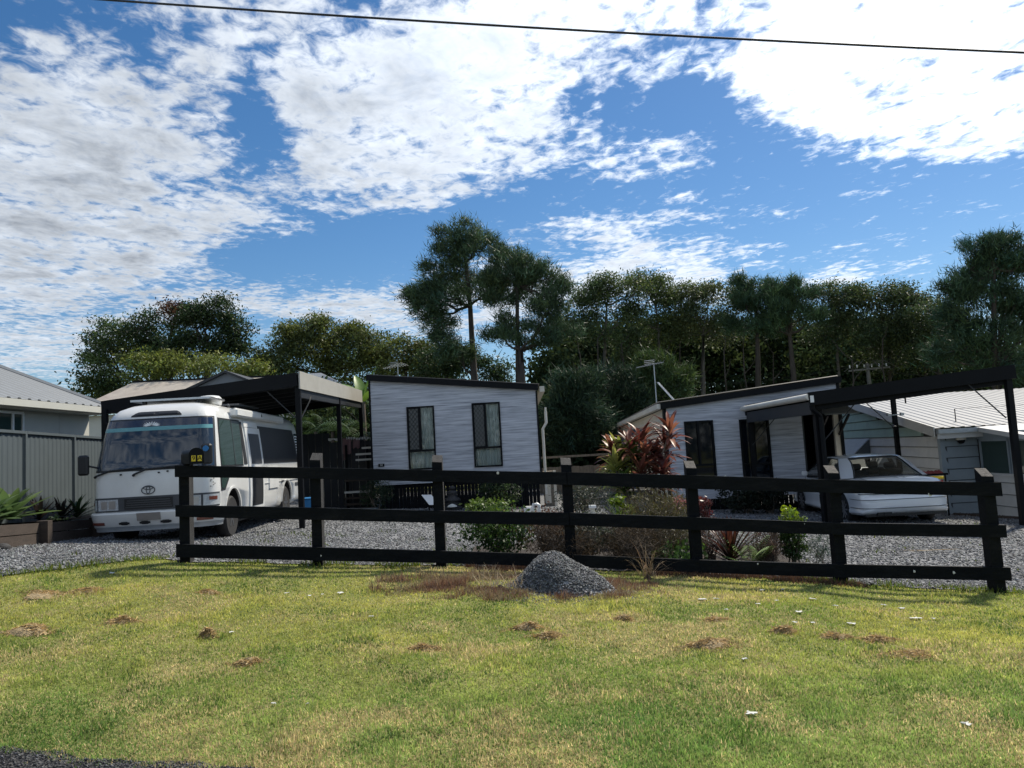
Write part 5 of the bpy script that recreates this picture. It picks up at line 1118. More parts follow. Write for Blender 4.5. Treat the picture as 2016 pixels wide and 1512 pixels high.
# antennas
def antenna(px, pytop, pybase, Y, label, span):
    q0, q1 = at(px+ (pybase-pytop)*.05, pybase, Y), at(px, pytop, Y); q0.x = q1.x
    t = thing('antenna', label, 'antenna', q0, group=None)
    b = MB(); b.tube([q0, q1], .02, 6); b.build('mast', M['zinc'], t)
    b = MB(); s = span*Y/FPX; b.tube([q1+Vector((-s, .1, -.10)), q1+Vector((s*.55, -.1, .02))], .014, 5); bo = b.build('boom', M['zinc'], t)
    for k in range(10):
        c = q1+Vector((-s+1.5*s*k/9, .1-.2*k/9, -.10+.12*k/9)); ln = .18+.05*k; b = MB(); b.tube([c+Vector((-.12*ln, -ln, 0)), c+Vector((.12*ln, ln, 0))], .008, 4); b.build('rod', M['zinc'], bo)
    for k in range(3):
        c = q1+Vector((-.15, 0, .06*(k-1)+.05)); b = MB(); b.tube([c+Vector((-s*.3, 0, 0)), c+Vector((s*.3, 0, .02))], .009, 4); b.build('rod', M['zinc'], bo)
    return t, q0, q1
antenna(783, 719, 748, 31, 'small television aerial above the left cabin roof', 28)
t, q0, q1 = antenna(1287, 716, 800, 27, 'tall television aerial on a mast behind the right cabin', 34)
for dx_ in (0, .04):
    b = MB(); b.tube([at(1294, 753, 27)+Vector((dx_, 0, 0)), at(1331, 794, 25)+Vector((dx_, 0, 0))], .016, 5); b.build('brace', M['zinc'], t)
# power pole and wires
q = at(1712, 725, 46); base = Vector((q.x, 46, G(q.x, 46)))
pp = thing('power_pole', 'pale power pole with drooping service wires behind the right carport', 'power pole', base)
b = MB(); b.tube([base, at(1707, 716, 46)], [.16, .11], 10); b.build('pole_shaft', M['pole'], pp)
c = at(1708, 727, 46); b = MB(); b.bar(c+Vector((-1.2, -.1, -.05)), c+Vector((1.3, -.1, .05)), .09, .1); xa_ = b.build('crossarm', M['pole'], pp)
for k in range(6):
    d = c+Vector((-1.1+k*.44, -.1, .1)); b = MB(); b.lathe([(.02, 0), (.05, .05), (.03, .1), (.05, .15), (.02, .2)], d, 'z', 8); b.build('insulator', M['white'], xa_)
def wire(name, parent, a, c, sag, r):
    pts = [a.lerp(c, i/24)-Vector((0, 0, sag*4*(i/24)*(1-i/24))) for i in range(25)]; b = MB(); b.tube(pts, r, 5); return b.build(name, M['wire'], parent)
for k in range(2): wire('wire', pp, c+Vector((-1.1+k*.6, -.1, .25)), at(1240+k*4, 752+k*5, 50), .5, .007); wire('wire', pp, c+Vector((-1.1+k*.6, -.1, .25)), at(2060, 728+k*4, 42), .5, .007)
for k in range(5):
    s_ = -1 if k % 2 else 1; e = c+Vector((s_*(.5+.28*k), -.3, -.2)); b = MB(); b.tube([c+Vector((0, -.1, .15)), c+Vector((s_*.5*(.5+.28*k), -.3, .5)), e+Vector((s_*.2, 0, .1)), e], .012, 5); b.build('service_wire', M['pole'], pp)
ol = thing('overhead_cable', 'black overhead cable crossing the sky from upper left to right', 'cable', (0, 12, 5))
wire('cable', ol, at(-300, -40, 12.5), at(2320, 116, 11), .12, .019)
for (a_, c_) in (((0, 738), (200, 743)), ((0, 742), (200, 746))): pass

# ------------------------------------------------------------------ vegetation helpers
def runit(n):
    v = RNG.normal(size=(n, 3)); return v/np.linalg.norm(v, axis=1, keepdims=True)
def vnoise(x, y, s, seed=0):
    r_ = np.random.default_rng(seed); tab = r_.random((64, 64)); u = np.asarray(x)/s+17.3; v = np.asarray(y)/s+9.1
    iu, iv = np.floor(u).astype(int), np.floor(v).astype(int); fu, fv = u-iu, v-iv; fu = fu*fu*(3-2*fu); fv = fv*fv*(3-2*fv)
    g = lambda a, b_: tab[a % 64, b_ % 64]
    return (g(iu, iv)*(1-fu)+g(iu+1, iv)*fu)*(1-fv)+(g(iu, iv+1)*(1-fu)+g(iu+1, iv+1)*fu)*fv
def leafquads(C, size, col, aspect=.5, updir=None, jit=.25):
    n = len(C); A = runit(n)
    if updir is not None: A = A+np.asarray(updir); A /= np.linalg.norm(A, axis=1, keepdims=True)
    T = runit(n); B = np.cross(A, T); B /= np.linalg.norm(B, axis=1, keepdims=True)+1e-9
    s = size*RNG.uniform(1-jit*1.5, 1+jit*1.5, (n, 1)); A = A*s*.5; B = B*s*.5*aspect
    V = np.stack([C-A, C+B-A*.15, C+A, C-B-A*.15], 1).reshape(-1, 3); F = np.arange(4*n).reshape(n, 4)
    return V, F, np.repeat(col, 4, 0)
def needles(C, D, length, width, col, spread=.8):
    """tufts: triangles that leave the points C around the directions D"""
    n = len(C); d = D+runit(n)*spread; d /= np.linalg.norm(d, axis=1, keepdims=True); T = runit(n); B = np.cross(d, T); B /= np.linalg.norm(B, axis=1, keepdims=True)+1e-9
    ln = length*RNG.uniform(.65, 1.2, (n, 1)); B = B*width*.5
    V = np.stack([C-B, C+B, C+d*ln], 1).reshape(-1, 3); return V, np.arange(3*n).reshape(n, 3), np.repeat(col, 3, 0)
def varcol(base, n, per=.25, hue=.12):
    base = np.asarray(base); k = RNG.uniform(1-per, 1+per, (n, 1)); h = RNG.normal(0, hue, (n, 1)); c = base[None]*k; c = c*np.concatenate([1+h, 1+h*.3, 1-h], 1); return np.clip(c, .002, 1)
def ellipsoid_pts(n, c, r, shell=2.2):
    d = runit(n); k = RNG.random((n, 1))**(1/shell); return np.asarray(c)[None]+d*k*np.asarray(r)[None]
def limb(mb, a, c, r0, r1, wob=.12, n=5):
    a, c = Vector(a), Vector(c); ln = (c-a).length; pts = []
    for i in range(n+1):
        t = i/n; p = a.lerp(c, t); p.z -= ln*.10*math.sin(math.pi*t)
        if 0 < i < n: p += Vector((random.uniform(-1, 1), random.uniform(-1, 1), random.uniform(-1, 1)))*ln*wob*.5
        pts.append(p)
    mb.tube(pts, [r0+(r1-r0)*i/n for i in range(n+1)], 5, cap=False)
    return pts
def tree(name, label, trunk, Y, blobs, kind, col, dens=1.0, leaf=.17, tr=.22, group=None, bark='bark', depth=1.0, clump=.55, cols=None):
    """trunk: list of (px,py) from the visible foot upwards; blobs: (px, py, rx, ry) crown lobes at depth ~Y"""
    foot = at(trunk[0][0], trunk[0][1], Y); base = Vector((foot.x, Y, G(foot.x, Y)))
    t = thing(name, label, 'tree', base, group=group)
    b = MB(); tp_ = [base]+[at(px, py, Y)+Vector((0, random.uniform(-.3, .3), 0)) for px, py in trunk[0:]]
    tr *= .8 if group == 'trees of the wood behind the cabins' else 1
    b.tube(tp_, [tr*(1-.72*i/(len(tp_)-1)) for i in range(len(tp_))], 8, cap=False)
    cl, cn, cc_ = [], [], []
    k = Y/FPX; blobs = list(blobs); nb0 = len(blobs)
    for bi in range(nb0):                                    # ragged side lobes break the outline
        px, py, rx, ry = blobs[bi]
        for s_ in range(3):
            a_ = random.uniform(-.35, math.pi+.35) if s_ < 2 else random.uniform(0, 6.28); q_ = random.uniform(.30, .55)
            blobs.append((px+rx*.92*math.cos(a_), py-ry*.92*math.sin(a_), rx*q_, ry*q_*.9))
    cols = (cols*1+[c_ for c_ in cols for _ in range(3)]) if cols else None
    for bi, (px, py, rx, ry) in enumerate(blobs):
        c = at(px, py, Y); c.y += random.uniform(-.5, .5)*rx*k*depth
        kk = k*.94; r = (rx*kk, (rx+ry)/2*kk*depth, ry*kk); vol = r[0]*r[1]*r[2]
        n = max(8, int(dens*(36 if kind == 'pine' else 24)*vol**.62))
        P_ = ellipsoid_pts(n, c, r, 2.6); cl.append(P_); base_c = np.asarray((cols[bi % len(cols)] if cols else col))
        cc_.append(varcol(base_c, n, .5, .12))
        # limb from the trunk to the lobe, twigs to some clumps
        if bi >= nb0:
            limb(b, at(blobs[(bi-nb0)//3][0], blobs[(bi-nb0)//3][1], Y), c, tr*.12, tr*.03, n=3); continue
        tz = min(range(len(tp_)), key=lambda i: abs(tp_[i].z-(c.z-r[2]*.8-.6)))
        a = tp_[tz]; pts = limb(b, a, c, tr*.38, tr*.12)
        for q in P_[:int(min(14, n*.3))]: limb(b, pts[random.randint(2, 5)], q, tr*.14, tr*.035, n=3)
    b.build('trunk', M[bark], t, smooth=True, fix=False)
    P_ = np.concatenate(cl); CC = np.concatenate(cc_); m_ = len(P_)
    if kind == 'pine':
        k_ = 44; cdir = np.array([0, 0, .5]); out = P_-np.array(tp_[len(tp_)//2])[None]; out /= np.linalg.norm(out, axis=1, keepdims=True)
        sub = np.repeat(P_, k_, 0)+RNG.normal(0, 1, (m_*k_, 3))*np.array([clump*.50, clump*.50, clump*.44]); D_ = np.repeat(out*.6+cdir*.6, k_, 0)
        V, F, c3 = needles(sub, D_, leaf*2.0, leaf*.22, np.repeat(CC, k_, 0)*RNG.uniform(.7, 1.3, (m_*k_, 1)), .9)
        npmesh('crown', V, F, M['needle'], t, c3)
    else:
        k_ = 62; off = RNG.normal(0, 1, (m_*k_, 3))*np.array([clump*.62, clump*.62, clump*.40])
        V, F, c3 = leafquads(np.repeat(P_, k_, 0)+off, leaf*.84, np.repeat(CC, k_, 0)*RNG.uniform(.65, 1.35, (m_*k_, 1)), .48, (0, 0, -.35))
        npmesh('crown', V, F, M['leaf'], t, c3)
    return t
DG, OL, YG, PN = (.068, .108, .042), (.105, .130, .040), (.135, .165, .042), (.066, .108, .054)
# left group
tree('gum_tree', 'spreading dark gum tree with reddish top rising behind the left houses', [(300, 760), (310, 720), (330, 690), (345, 640)], 46,
     [(235, 668, 52, 44), (285, 648, 44, 30), (215, 712, 40, 44), (340, 672, 40, 34), (345, 622, 24, 22), (262, 700, 40, 36), (310, 712, 44, 30), (205, 752, 24, 22)], 'leaf', DG, 0.85, .2, .26, bark='bark', cols=[DG, (.034, .060, .022), DG, DG, (.075, .040, .024), OL, DG, DG])
tree('gum_tree', 'round-headed gum tree with open forked limbs left of the domed tree', [(408, 760), (410, 712), (412, 690), (405, 650)], 45,
     [(425, 615, 46, 24), (385, 630, 26, 30), (470, 650, 30, 28), (468, 676, 26, 20), (390, 672, 30, 22), (440, 690, 26, 14), (372, 700, 34, 30)], 'leaf', (.034, .058, .022), 0.8, .2, .24)
tree('bushy_tree', 'low yellow-green bushy tree in front of the dark gum trees', [(330, 775), (330, 740), (330, 715)], 42, [(290, 730, 46, 24), (345, 722, 40, 22), (420, 728, 54, 20), (480, 735, 30, 18)], 'leaf', YG, 1.2, .19, .14)
tree('domed_tree', 'broad olive domed tree above the left carport roof', [(640, 770), (640, 730), (645, 690), (650, 660)], 47,
     [(560, 672, 36, 28), (610, 655, 40, 26), (660, 660, 44, 28), (705, 672, 42, 28), (640, 695, 60, 30), (560, 712, 50, 26), (700, 712, 46, 26), (520, 725, 34, 20), (735, 695, 16, 20)], 'leaf', OL, 1.35, .2, .26)
tree('bushy_tree', 'small olive tree between the domed tree and the tall pine', [(800, 765), (800, 725), (800, 695)], 46, [(785, 690, 40, 22), (830, 700, 30, 20), (770, 722, 34, 22), (845, 735, 34, 20)], 'leaf', OL, 1.3, .19, .16)
tree('broad_tree', 'dark leafy tree behind the roof left of the tall pines', [(880, 765), (880, 735), (878, 705)], 44, [(870, 705, 36, 14), (860, 735, 34, 20), (905, 722, 30, 20), (980, 725, 36, 22), (960, 755, 46, 20)], 'leaf', (0.044, 0.074, 0.033), 1.2, .18, .16)
# tall pines
tree('pine_tree', 'tallest pine with leaning bare trunk above the left cabin', [(934, 745), (930, 690), (925, 600), (918, 520), (905, 460)], 42,
     [(908, 462, 42, 22), (940, 490, 46, 24), (880, 505, 44, 26), (925, 540, 52, 26), (862, 545, 38, 22), (838, 565, 30, 18), (965, 570, 34, 22), (900, 590, 46, 22), (835, 610, 34, 22), (860, 640, 34, 18), (822, 585, 18, 12), (900, 690, 30, 22), (882, 670, 26, 18)], 'pine', PN, .95, .20, .23, group='pines behind the cabins', clump=.42)
tree('pine_tree', 'second tall pine with thick trunk just right of the tallest pine', [(1027, 745), (1024, 690), (1020, 900), (1018, 560), (1025, 510)], 41,
     [(1010, 515, 40, 22), (1050, 525, 38, 22), (1082, 545, 32, 20), (1000, 550, 40, 22), (1045, 570, 46, 22), (1095, 580, 28, 20), (985, 590, 26, 16), (1075, 615, 40, 22), (1010, 640, 40, 16), (1100, 650, 36, 22), (985, 665, 30, 14), (1060, 675, 36, 16)], 'pine', PN, .95, .20, .23, group='pines behind the cabins', clump=.42)
# middle and right wood, each tree by itself
W = 'trees of the wood behind the cabins'
tree('gum_tree', 'pale-limbed gum tree right of the two tall pines', [(1195, 830), (1190, 740), (1190, 660), (1195, 600)], 48, [(1150, 575, 34, 20), (1200, 565, 40, 18), (1245, 575, 34, 20), (1170, 605, 40, 18), (1225, 620, 40, 20), (1135, 630, 34, 26), (1180, 660, 46, 24), (1240, 680, 40, 26)], 'leaf', (0.078, 0.112, 0.044), 1.0, .18, .24, W, 'barkpale')
tree('gum_tree', 'flat-topped gum tree with many thin pale limbs mid wood', [(1300, 830), (1298, 730), (1295, 650), (1290, 600)], 49, [(1270, 556, 34, 14), (1315, 566, 36, 18), (1290, 590, 44, 16), (1330, 610, 34, 22), (1275, 640, 36, 20), (1320, 670, 40, 24)], 'leaf', (0.087, 0.121, 0.044), .85, .18, .22, W, 'barkpale')
tree('gum_tree', 'sparse gum tree between the flat-topped gum and the twin pines', [(1385, 830), (1385, 740), (1384, 660), (1380, 900)], 49, [(1360, 588, 36, 20), (1400, 586, 30, 22), (1385, 625, 46, 22), (1345, 650, 30, 26), (1410, 660, 34, 26), (1440, 600, 20, 30)], 'leaf', (0.096, 0.121, 0.053), .85, .18, .2, W, 'barkpale')
tree('pine_tree', 'left one of the twin rounded pines in the right wood', [(1492, 830), (1492, 740), (1490, 650), (1488, 580)], 47, [(1478, 562, 32, 18), (1505, 575, 28, 16), (1465, 590, 28, 18), (1495, 605, 42, 20), (1480, 640, 44, 22), (1520, 640, 26, 18)], 'pine', (0.053, 0.096, 0.048), 1.0, .2, .26, 'pines in the right wood', clump=.42)
tree('pine_tree', 'right one of the twin rounded pines, trunk showing down to the roof', [(1562, 830), (1562, 740), (1558, 660), (1552, 590)], 46, [(1545, 566, 28, 16), (1570, 582, 28, 18), (1535, 595, 26, 16), (1560, 612, 44, 16), (1590, 625, 26, 16), (1530, 640, 24, 14)], 'pine', (0.057, 0.101, 0.048), .95, .2, .26, 'pines in the right wood', clump=.42)
tree('gum_tree', 'gum tree with open crown right of the twin pines', [(1650, 830), (1650, 740), (1648, 660), (1650, 600)], 48, [(1620, 592, 30, 22), (1655, 575, 30, 16), (1680, 590, 30, 18), (1640, 625, 36, 18), (1670, 650, 36, 22), (1620, 660, 30, 20)], 'leaf', (0.074, 0.105, 0.044), 1.0, .18, .22, W, 'barkpale')
tree('broad_tree', 'broad dense round-topped tree in the right wood', [(1750, 830), (1750, 740), (1752, 660), (1755, 610)], 47, [(1710, 590, 40, 20), (1755, 585, 42, 18), (1790, 605, 34, 24), (1740, 625, 60, 26), (1720, 665, 50, 30), (1780, 660, 40, 32), (1760, 700, 60, 30)], 'leaf', (0.069, 0.096, 0.039), 1.25, .18, .24, W)
tree('broad_tree', 'lower dark tree left of the big pine at the right edge', [(1845, 830), (1845, 740), (1845, 680)], 45, [(1830, 615, 36, 20), (1870, 635, 30, 24), (1830, 660, 46, 28), (1870, 690, 40, 30), (1820, 705, 50, 28)], 'leaf', (0.057, 0.083, 0.035), 1.25, .18, .2, W)
tree('pine_tree', 'big dark pine at the right edge of the picture', [(1968, 830), (1965, 720), (1960, 900), (1950, 530)], 38, [(1935, 495, 36, 18), (1985, 490, 40, 18), (1910, 530, 36, 20), (1960, 540, 50, 24), (2020, 520, 40, 34), (1880, 575, 28, 14), (1920, 585, 44, 22), (1985, 600, 50, 30), (1890, 630, 40, 24), (1960, 660, 60, 30), (1885, 690, 50, 26), (1990, 710, 60, 30), (2040, 620, 50, 50)], 'pine', (0.048, 0.087, 0.045), 1.25, .2, .34, 'pines in the right wood', clump=.44)
tree('young_pine', 'young feathery pine behind the aerial of the right cabin', [(1300, 850), (1300, 790), (1300, 740)], 34, [(1300, 742, 34, 20), (1335, 752, 28, 16), (1260, 765, 34, 20), (1315, 785, 36, 20), (1285, 720, 26, 14)], 'pine', (0.061, 0.097, 0.032), 1.5, .18, .14, None, clump=.4)
tree('she_oak', 'feathery grey-green she-oak beside the left cabin downpipe', [(1120, 880), (1118, 820), (1115, 770)], 31, [(1105, 785, 30, 30), (1135, 760, 34, 26), (1110, 830, 32, 28), (1150, 810, 36, 28), (1120, 870, 32, 20), (1165, 855, 34, 28)], 'pine', (0.034, 0.061, 0.032), 1.5, .18, .14, None, clump=.45)
tree('she_oak', 'dark she-oak in the gap left of the right cabin gutter', [(1215, 890), (1214, 830), (1210, 780)], 33, [(1200, 745, 34, 26), (1180, 790, 30, 26), (1225, 790, 34, 26), (1195, 840, 36, 30), (1240, 830, 30, 26)], 'pine', (0.026, 0.047, 0.026), 1.5, .18, .14, None, clump=.45)
# dead pale branches in front of the wood
dbt = thing('dead_branch', 'bare pale dead branch in front of the dark wood', 'branch', at(1200, 770, 36))
b = MB(); limb(b, at(1190, 765, 36), at(1150, 725, 36), .06, .02); limb(b, at(1190, 765, 36), at(1185, 735, 36), .05, .015); b.build('limb', M['barkpale'], dbt, fix=False)
# woodland mass behind and below: reads as one mass
def mass(name, label, regions, leaf, col, n, kind='leaf'):
    Vs, Fs, Cs, o = [], [], [], 0
    for (px0, px1, py0, py1, Y0, Y1, share) in regions:
        m_ = int(n*share); cl = np.zeros((m_, 3)); px = RNG.uniform(px0, px1, m_); Y = RNG.uniform(Y0, Y1, m_)
        edge = py0+(vnoise(px, px*0+o, 38, 5)-.5)*46; py = edge+(py1-edge)*RNG.random(m_)**1.0
        for i in range(m_): q = at(px[i], py[i], Y[i]); cl[i] = q
        k_ = 36; cc_ = varcol(col, m_, .45, .12); off = RNG.normal(0, 1, (m_*k_, 3))*np.array([.55, .5, .4])
        V, F, c3 = leafquads(np.repeat(cl, k_, 0)+off, leaf, np.repeat(cc_, k_, 0)*RNG.uniform(.6, 1.4, (m_*k_, 1)), .5, (0, 0, -.2))
        Vs.append(V); Fs.append(F+sum(len(v) for v in Vs[:-1])); Cs.append(c3); o += 31
    ob = npmesh(name, np.concatenate(Vs), np.concatenate(Fs), M['leafmatte'], None, np.concatenate(Cs)); tag(ob, label, 'undergrowth', kind='stuff')
mass('woodland_undergrowth', 'dark tangled undergrowth filling the wood behind the cabins', [(1060, 1130, 720, 900, 46, 52, .06), (1100, 1860, 632, 730, 52, 60, .32), (1090, 1700, 690, 905, 50, 58, .30), (1560, 2060, 680, 880, 48, 56, .26), (1050, 1320, 790, 930, 34, 42, .13)], .33, (.044, .066, .031), 5600)
mass('hedge_foliage', 'dark leafy growth behind the left carport and tan roof', [(160, 560, 745, 800, 44, 48, .35), (470, 900, 725, 800, 46, 52, .45), (560, 760, 780, 880, 29, 32, .20)], .22, (.05, .072, .03), 900)
# row of trees across the street, behind the viewer: seen only in window reflections
m_ = 420; cl = np.stack([RNG.uniform(-45, 45, m_), RNG.uniform(-36, -30, m_), np.zeros(m_)], 1); cl[:, 2] = gz(cl[:, 0], cl[:, 1])+RNG.random(m_)*(2.5+5.0*vnoise(cl[:, 0], cl[:, 0]*0, 6, 41)); V, F, c3 = leafquads(np.repeat(cl, 30, 0)+RNG.normal(0, .8, (m_*30, 3)), .7, np.repeat(varcol((.03, .045, .018), m_, .4, .1), 30, 0), .6)
tag(npmesh('street_trees', V, F, M['leafmatte'], None, c3), 'dark row of trees across the street behind the viewer', 'trees', kind='stuff')
# thin trunks in the wood
for k in range(0, 26, 2):
    px = [1135, 1150, 1168, 1205, 1232, 1262, 1330, 1352, 1370, 1402, 1425, 1450, 1468, 1515, 1535, 1580, 1605, 1625, 1672, 1700, 1735, 1790, 1820, 1880, 1905, 1075][k]; Y = 43+(k*37 % 9); top = at(px+random.uniform(-14, 14), random.uniform(650, 720), Y); q = at(px, 850, Y); base = Vector((q.x, Y, G(q.x, Y)))
    sd = ['thin pale trunk', 'thin grey trunk', 'slender leaning trunk'][k % 3]
    TPX = sorted([1135, 1168, 1232, 1330, 1370, 1425, 1468, 1535, 1605, 1672, 1735, 1820, 1905]); rk = sum(1 for v_ in TPX if v_ < px); t = thing('bare_trunk', ['first', 'second', 'third', 'fourth', 'fifth', 'sixth', 'seventh', 'eighth', 'ninth', 'tenth', 'eleventh', 'twelfth', 'thirteenth'][min(rk, 12)]+' thin bare trunk from the left in the dark wood', 'trunk', base, group='thin trunks in the wood'); b = MB(); pts = limb(b, base, top, .10, .035, .05, 6); 
    for j in range(4): a = pts[3+j % 4]; limb(b, a, a+Vector((random.uniform(-.9, .9), random.uniform(-.5, .5), random.uniform(.6, 1.4))), .03, .01, n=3)
    b.build('stem', M['barkpale' if k % 2 else 'bark'], t, fix=False)

# strap-leaf plants
def strap(mb, base, az, el, ln, wd, droop, cols_, fold=.25, seg=6, colr=(.1, .2, .05), tipc=None):
    base = Vector(base); hd = Vector((math.cos(az), math.sin(az), 0)); sd = Vector((-math.sin(az), math.cos(az), 0)); p = base.copy(); a = el; rows = []
    for i in range(seg+1):
        t = i/seg; w_ = wd*.5*(math.sin(math.pi*min(1, .12+t*.88))**.7 if t < 1 else .02)*(1 if t > .15 else .5+t*3.3); up = Vector((-math.sin(a)*hd.x, -math.sin(a)*hd.y, math.cos(a)))
        rows.append([p+sd*w_+up*w_*fold, p.copy(), p-sd*w_+up*w_*fold]); p = p+(hd*math.cos(a)+Vector((0, 0, math.sin(a))))*(ln/seg); a -= droop/seg
    mb.grid(rows)
    for r_i in range(seg+1):
        c = np.asarray(colr)*(1 if tipc is None else 1-r_i/seg)+(0 if tipc is None else np.asarray(tipc)*r_i/seg)
        cols_ += [c*random.uniform(.9, 1.1)]*3
def strapobj(name, parent, specs, mt='leafgloss'):
    b = MB(); cl = []
    for s in specs: strap(b, cols_=cl, **s)
    o = b.build(name, M[mt], parent, smooth=True, fix=False); at_ = o.data.color_attributes.new('col', 'FLOAT_COLOR', 'POINT'); at_.data.foreach_set('color', np.concatenate([np.array(cl), np.ones((len(cl), 1))], 1).astype(np.float32).ravel()); return o
def rc(c, v=.25): k = random.uniform(1-v, 1+v); return (c[0]*k, c[1]*k*random.uniform(.9, 1.1), c[2]*k)
# cordyline clump
cbp = onground(1283, 13.4)
co = thing('cordyline_clump', 'tall clump of red and yellow-green cordylines behind the fence', 'plant', cbp)
heads = [(1318, 850, 30, 0), (1310, 882, 30, 0), (1262, 868, 34, 0), (1240, 880, 32, 0), (1222, 900, 36, 1), (1270, 895, 34, 0), (1212, 925, 34, 1), (1288, 910, 32, 0), (1235, 930, 34, 1), (1262, 935, 34, 0), (1305, 930, 28, 0), (1206, 890, 26, 0), (1248, 905, 30, 2), (1295, 945, 26, 0), (1228, 955, 28, 2), (1215, 950, 26, 1)]
RD, RD2, YL = (.12, .040, .032), (.26, .11, .075), (.34, .36, .10)
for i, (px, py, ln, kd) in enumerate(heads):
    Y = 13.4+random.uniform(-.5, .5); h = at(px, py, Y); foot = cbp+Vector((random.uniform(-.35, .35), random.uniform(-.25, .25), 0))
    b = MB(); b.tube([foot, foot.lerp(h, .5)+Vector((random.uniform(-.08, .08), 0, 0)), h], [.022, .018, .016], 6); st_o = b.build('stem', M['stem'], co)
    k = 9*ln*.0001; sp_ = []
    for j in range(36):
        t = j/36; c = rc(RD2 if random.random() < .42 else RD) if kd == 0 else rc(YL) if kd == 1 else rc((.055, .09, .02))
        sp_.append(dict(base=h+Vector((0, 0, -.16+.2*t)), az=random.uniform(0, 2*math.pi), el=R(-5+75*t+random.uniform(-10, 10)), ln=ln*Y/FPX*random.uniform(1.25, 1.8), wd=.085*random.uniform(.7, 1.1), droop=R(random.uniform(15, 60)), colr=c, fold=.3, seg=5))
    strapobj('leaf_head', st_o, sp_)
sp_ = []
for j in range(40): sp_.append(dict(base=cbp+Vector((random.uniform(-.45, .35), random.uniform(-.3, .1), random.uniform(.4, .9))), az=random.uniform(0, 6.28), el=R(random.uniform(-75, -20)), ln=random.uniform(.3, .6), wd=.04, droop=R(30), colr=rc((.16, .11, .07)), seg=4))
strapobj('dead_leaves', co, sp_, 'straw')
# agave-like plants at far left, each leaf a part
def agave(name, label, px, Y, zoff, n, ln, wd, col, tip, spread=(5, 80), droop=(5, 40), group=None):
    q = onground(px, Y); q.z += zoff; t = thing(name, label, 'plant', q, group=group)
    for j in range(n):
        f = j/n; strapobj('leaf', t, [dict(base=q+Vector((0, 0, .03+.06*f)), az=j*2.399+random.uniform(-.2, .2), el=R(spread[0]+(spread[1]-spread[0])*f), ln=ln*random.uniform(.85, 1.15)*(1-.25*f), wd=wd*random.uniform(.85, 1.1), droop=R(random.uniform(*droop)), colr=rc(col, .15), tipc=tip, fold=.28, seg=6)])
    return t
agave('agave', 'large pale green foxtail agave in the raised bed at far left', 18, 14.1, .30, 26, .85, .19, (.060, .115, .050), (.16, .23, .09), (12, 80), (10, 45))
agave('agave', 'second agave rosette partly cut by the left picture edge', -20, 13.4, .30, 18, .70, .16, (.05, .10, .045), (.12, .19, .08))
agave('bromeliad', 'dark purple spiky bromeliad right of the large agave', 78, 14.6, .28, 22, .50, .07, (.016, .016, .014), (.035, .026, .024), (15, 85), (0, 30))
agave('bromeliad', 'dark spiky bromeliad in the middle of the raised bed', 122, 15.2, .28, 22, .50, .07, (.016, .018, .014), (.040, .030, .026), (15, 85), (0, 30))
agave('bromeliad', 'dark green strappy plant at the motorhome end of the raised bed', 152, 15.6, .28, 22, .55, .08, (.020, .040, .018), (.045, .08, .03), (15, 85), (5, 40))
agave('flax_plant', 'dark red spiky flax plant just behind the lower fence rail', 1440, 10.2, .0, 64, .70, .040, (.032, .011, .010), (.075, .030, .022), (20, 88), (5, 35))
agave('strappy_plant', 'green strap-leaved clump at the foot of the cordylines', 1222, 14.5, .0, 30, .75, .035, (.045, .080, .022), (.09, .12, .035), (30, 85), (10, 60))
# banana plants
def banana(px, Y, leaves, label):
    q = onground(px, Y); t = thing('banana_plant', label, 'plant', q); hz = at(px, 790, Y).z; b = MB(); b.tube([q, Vector((q.x, Y, hz))], [.14, .08], 8); b.build('stem', M['stem'], t)
    for (az, el, ln, dr) in leaves: strapobj('leaf', t, [dict(base=Vector((q.x, Y, hz-.1)), az=az, el=R(el), ln=ln, wd=.45, droop=R(dr), colr=rc((.14, .24, .05), .15), fold=.35, seg=9)])
banana(722, 28, [(math.pi*.9, 62, 1.5, 60), (.3, 78, 1.55, 25), (math.pi*1.1, 40, 1.3, 70), (-.5, 50, 1.2, 60), (2.2, 75, 1.3, 30)], 'banana plant with bright green leaves left of the left cabin roof')
banana(792, 30, [(math.pi*.9, 60, 1.1, 60), (.3, 65, 1.2, 55), (math.pi*1.2, 60, 1.3, 50), (-.5, 70, 1.1, 40)], 'banana plant showing above the left cabin roof below the aerial')
def palm(px, py, Y, label, n=12):
    q = onground(px, Y); h = at(px, py, Y); t = thing('palm', label, 'palm', q); b = MB(); b.tube([q, h], [.09, .06], 7); b.build('stem', M['stem'], t)
    for j in range(n):
        az = j*2.399; el = R(random.uniform(20, 75)); p_ = h.copy(); hd = Vector((math.cos(az), math.sin(az), 0)); sp_ = []; a = el; ln = random.uniform(1.0, 1.6)
        for i in range(14):
            p_ = p_+(hd*math.cos(a)+Vector((0, 0, math.sin(a))))*ln/14; a -= R(7)
            for sg in (-1, 1): sp_.append(dict(base=p_.copy(), az=az+sg*1.15, el=R(-10), ln=.42*math.sin(math.pi*(i+1.5)/16), wd=.035, droop=R(40), colr=rc((.05, .085, .025)), seg=3))
        strapobj('frond', t, sp_)
palm(690, 860, 26, 'small palm behind the clothes line'); palm(655, 850, 28, 'palm showing under the carport roof behind the dark screen'); palm(622, 850, 27, 'palm just behind the motorhome rear', 10)

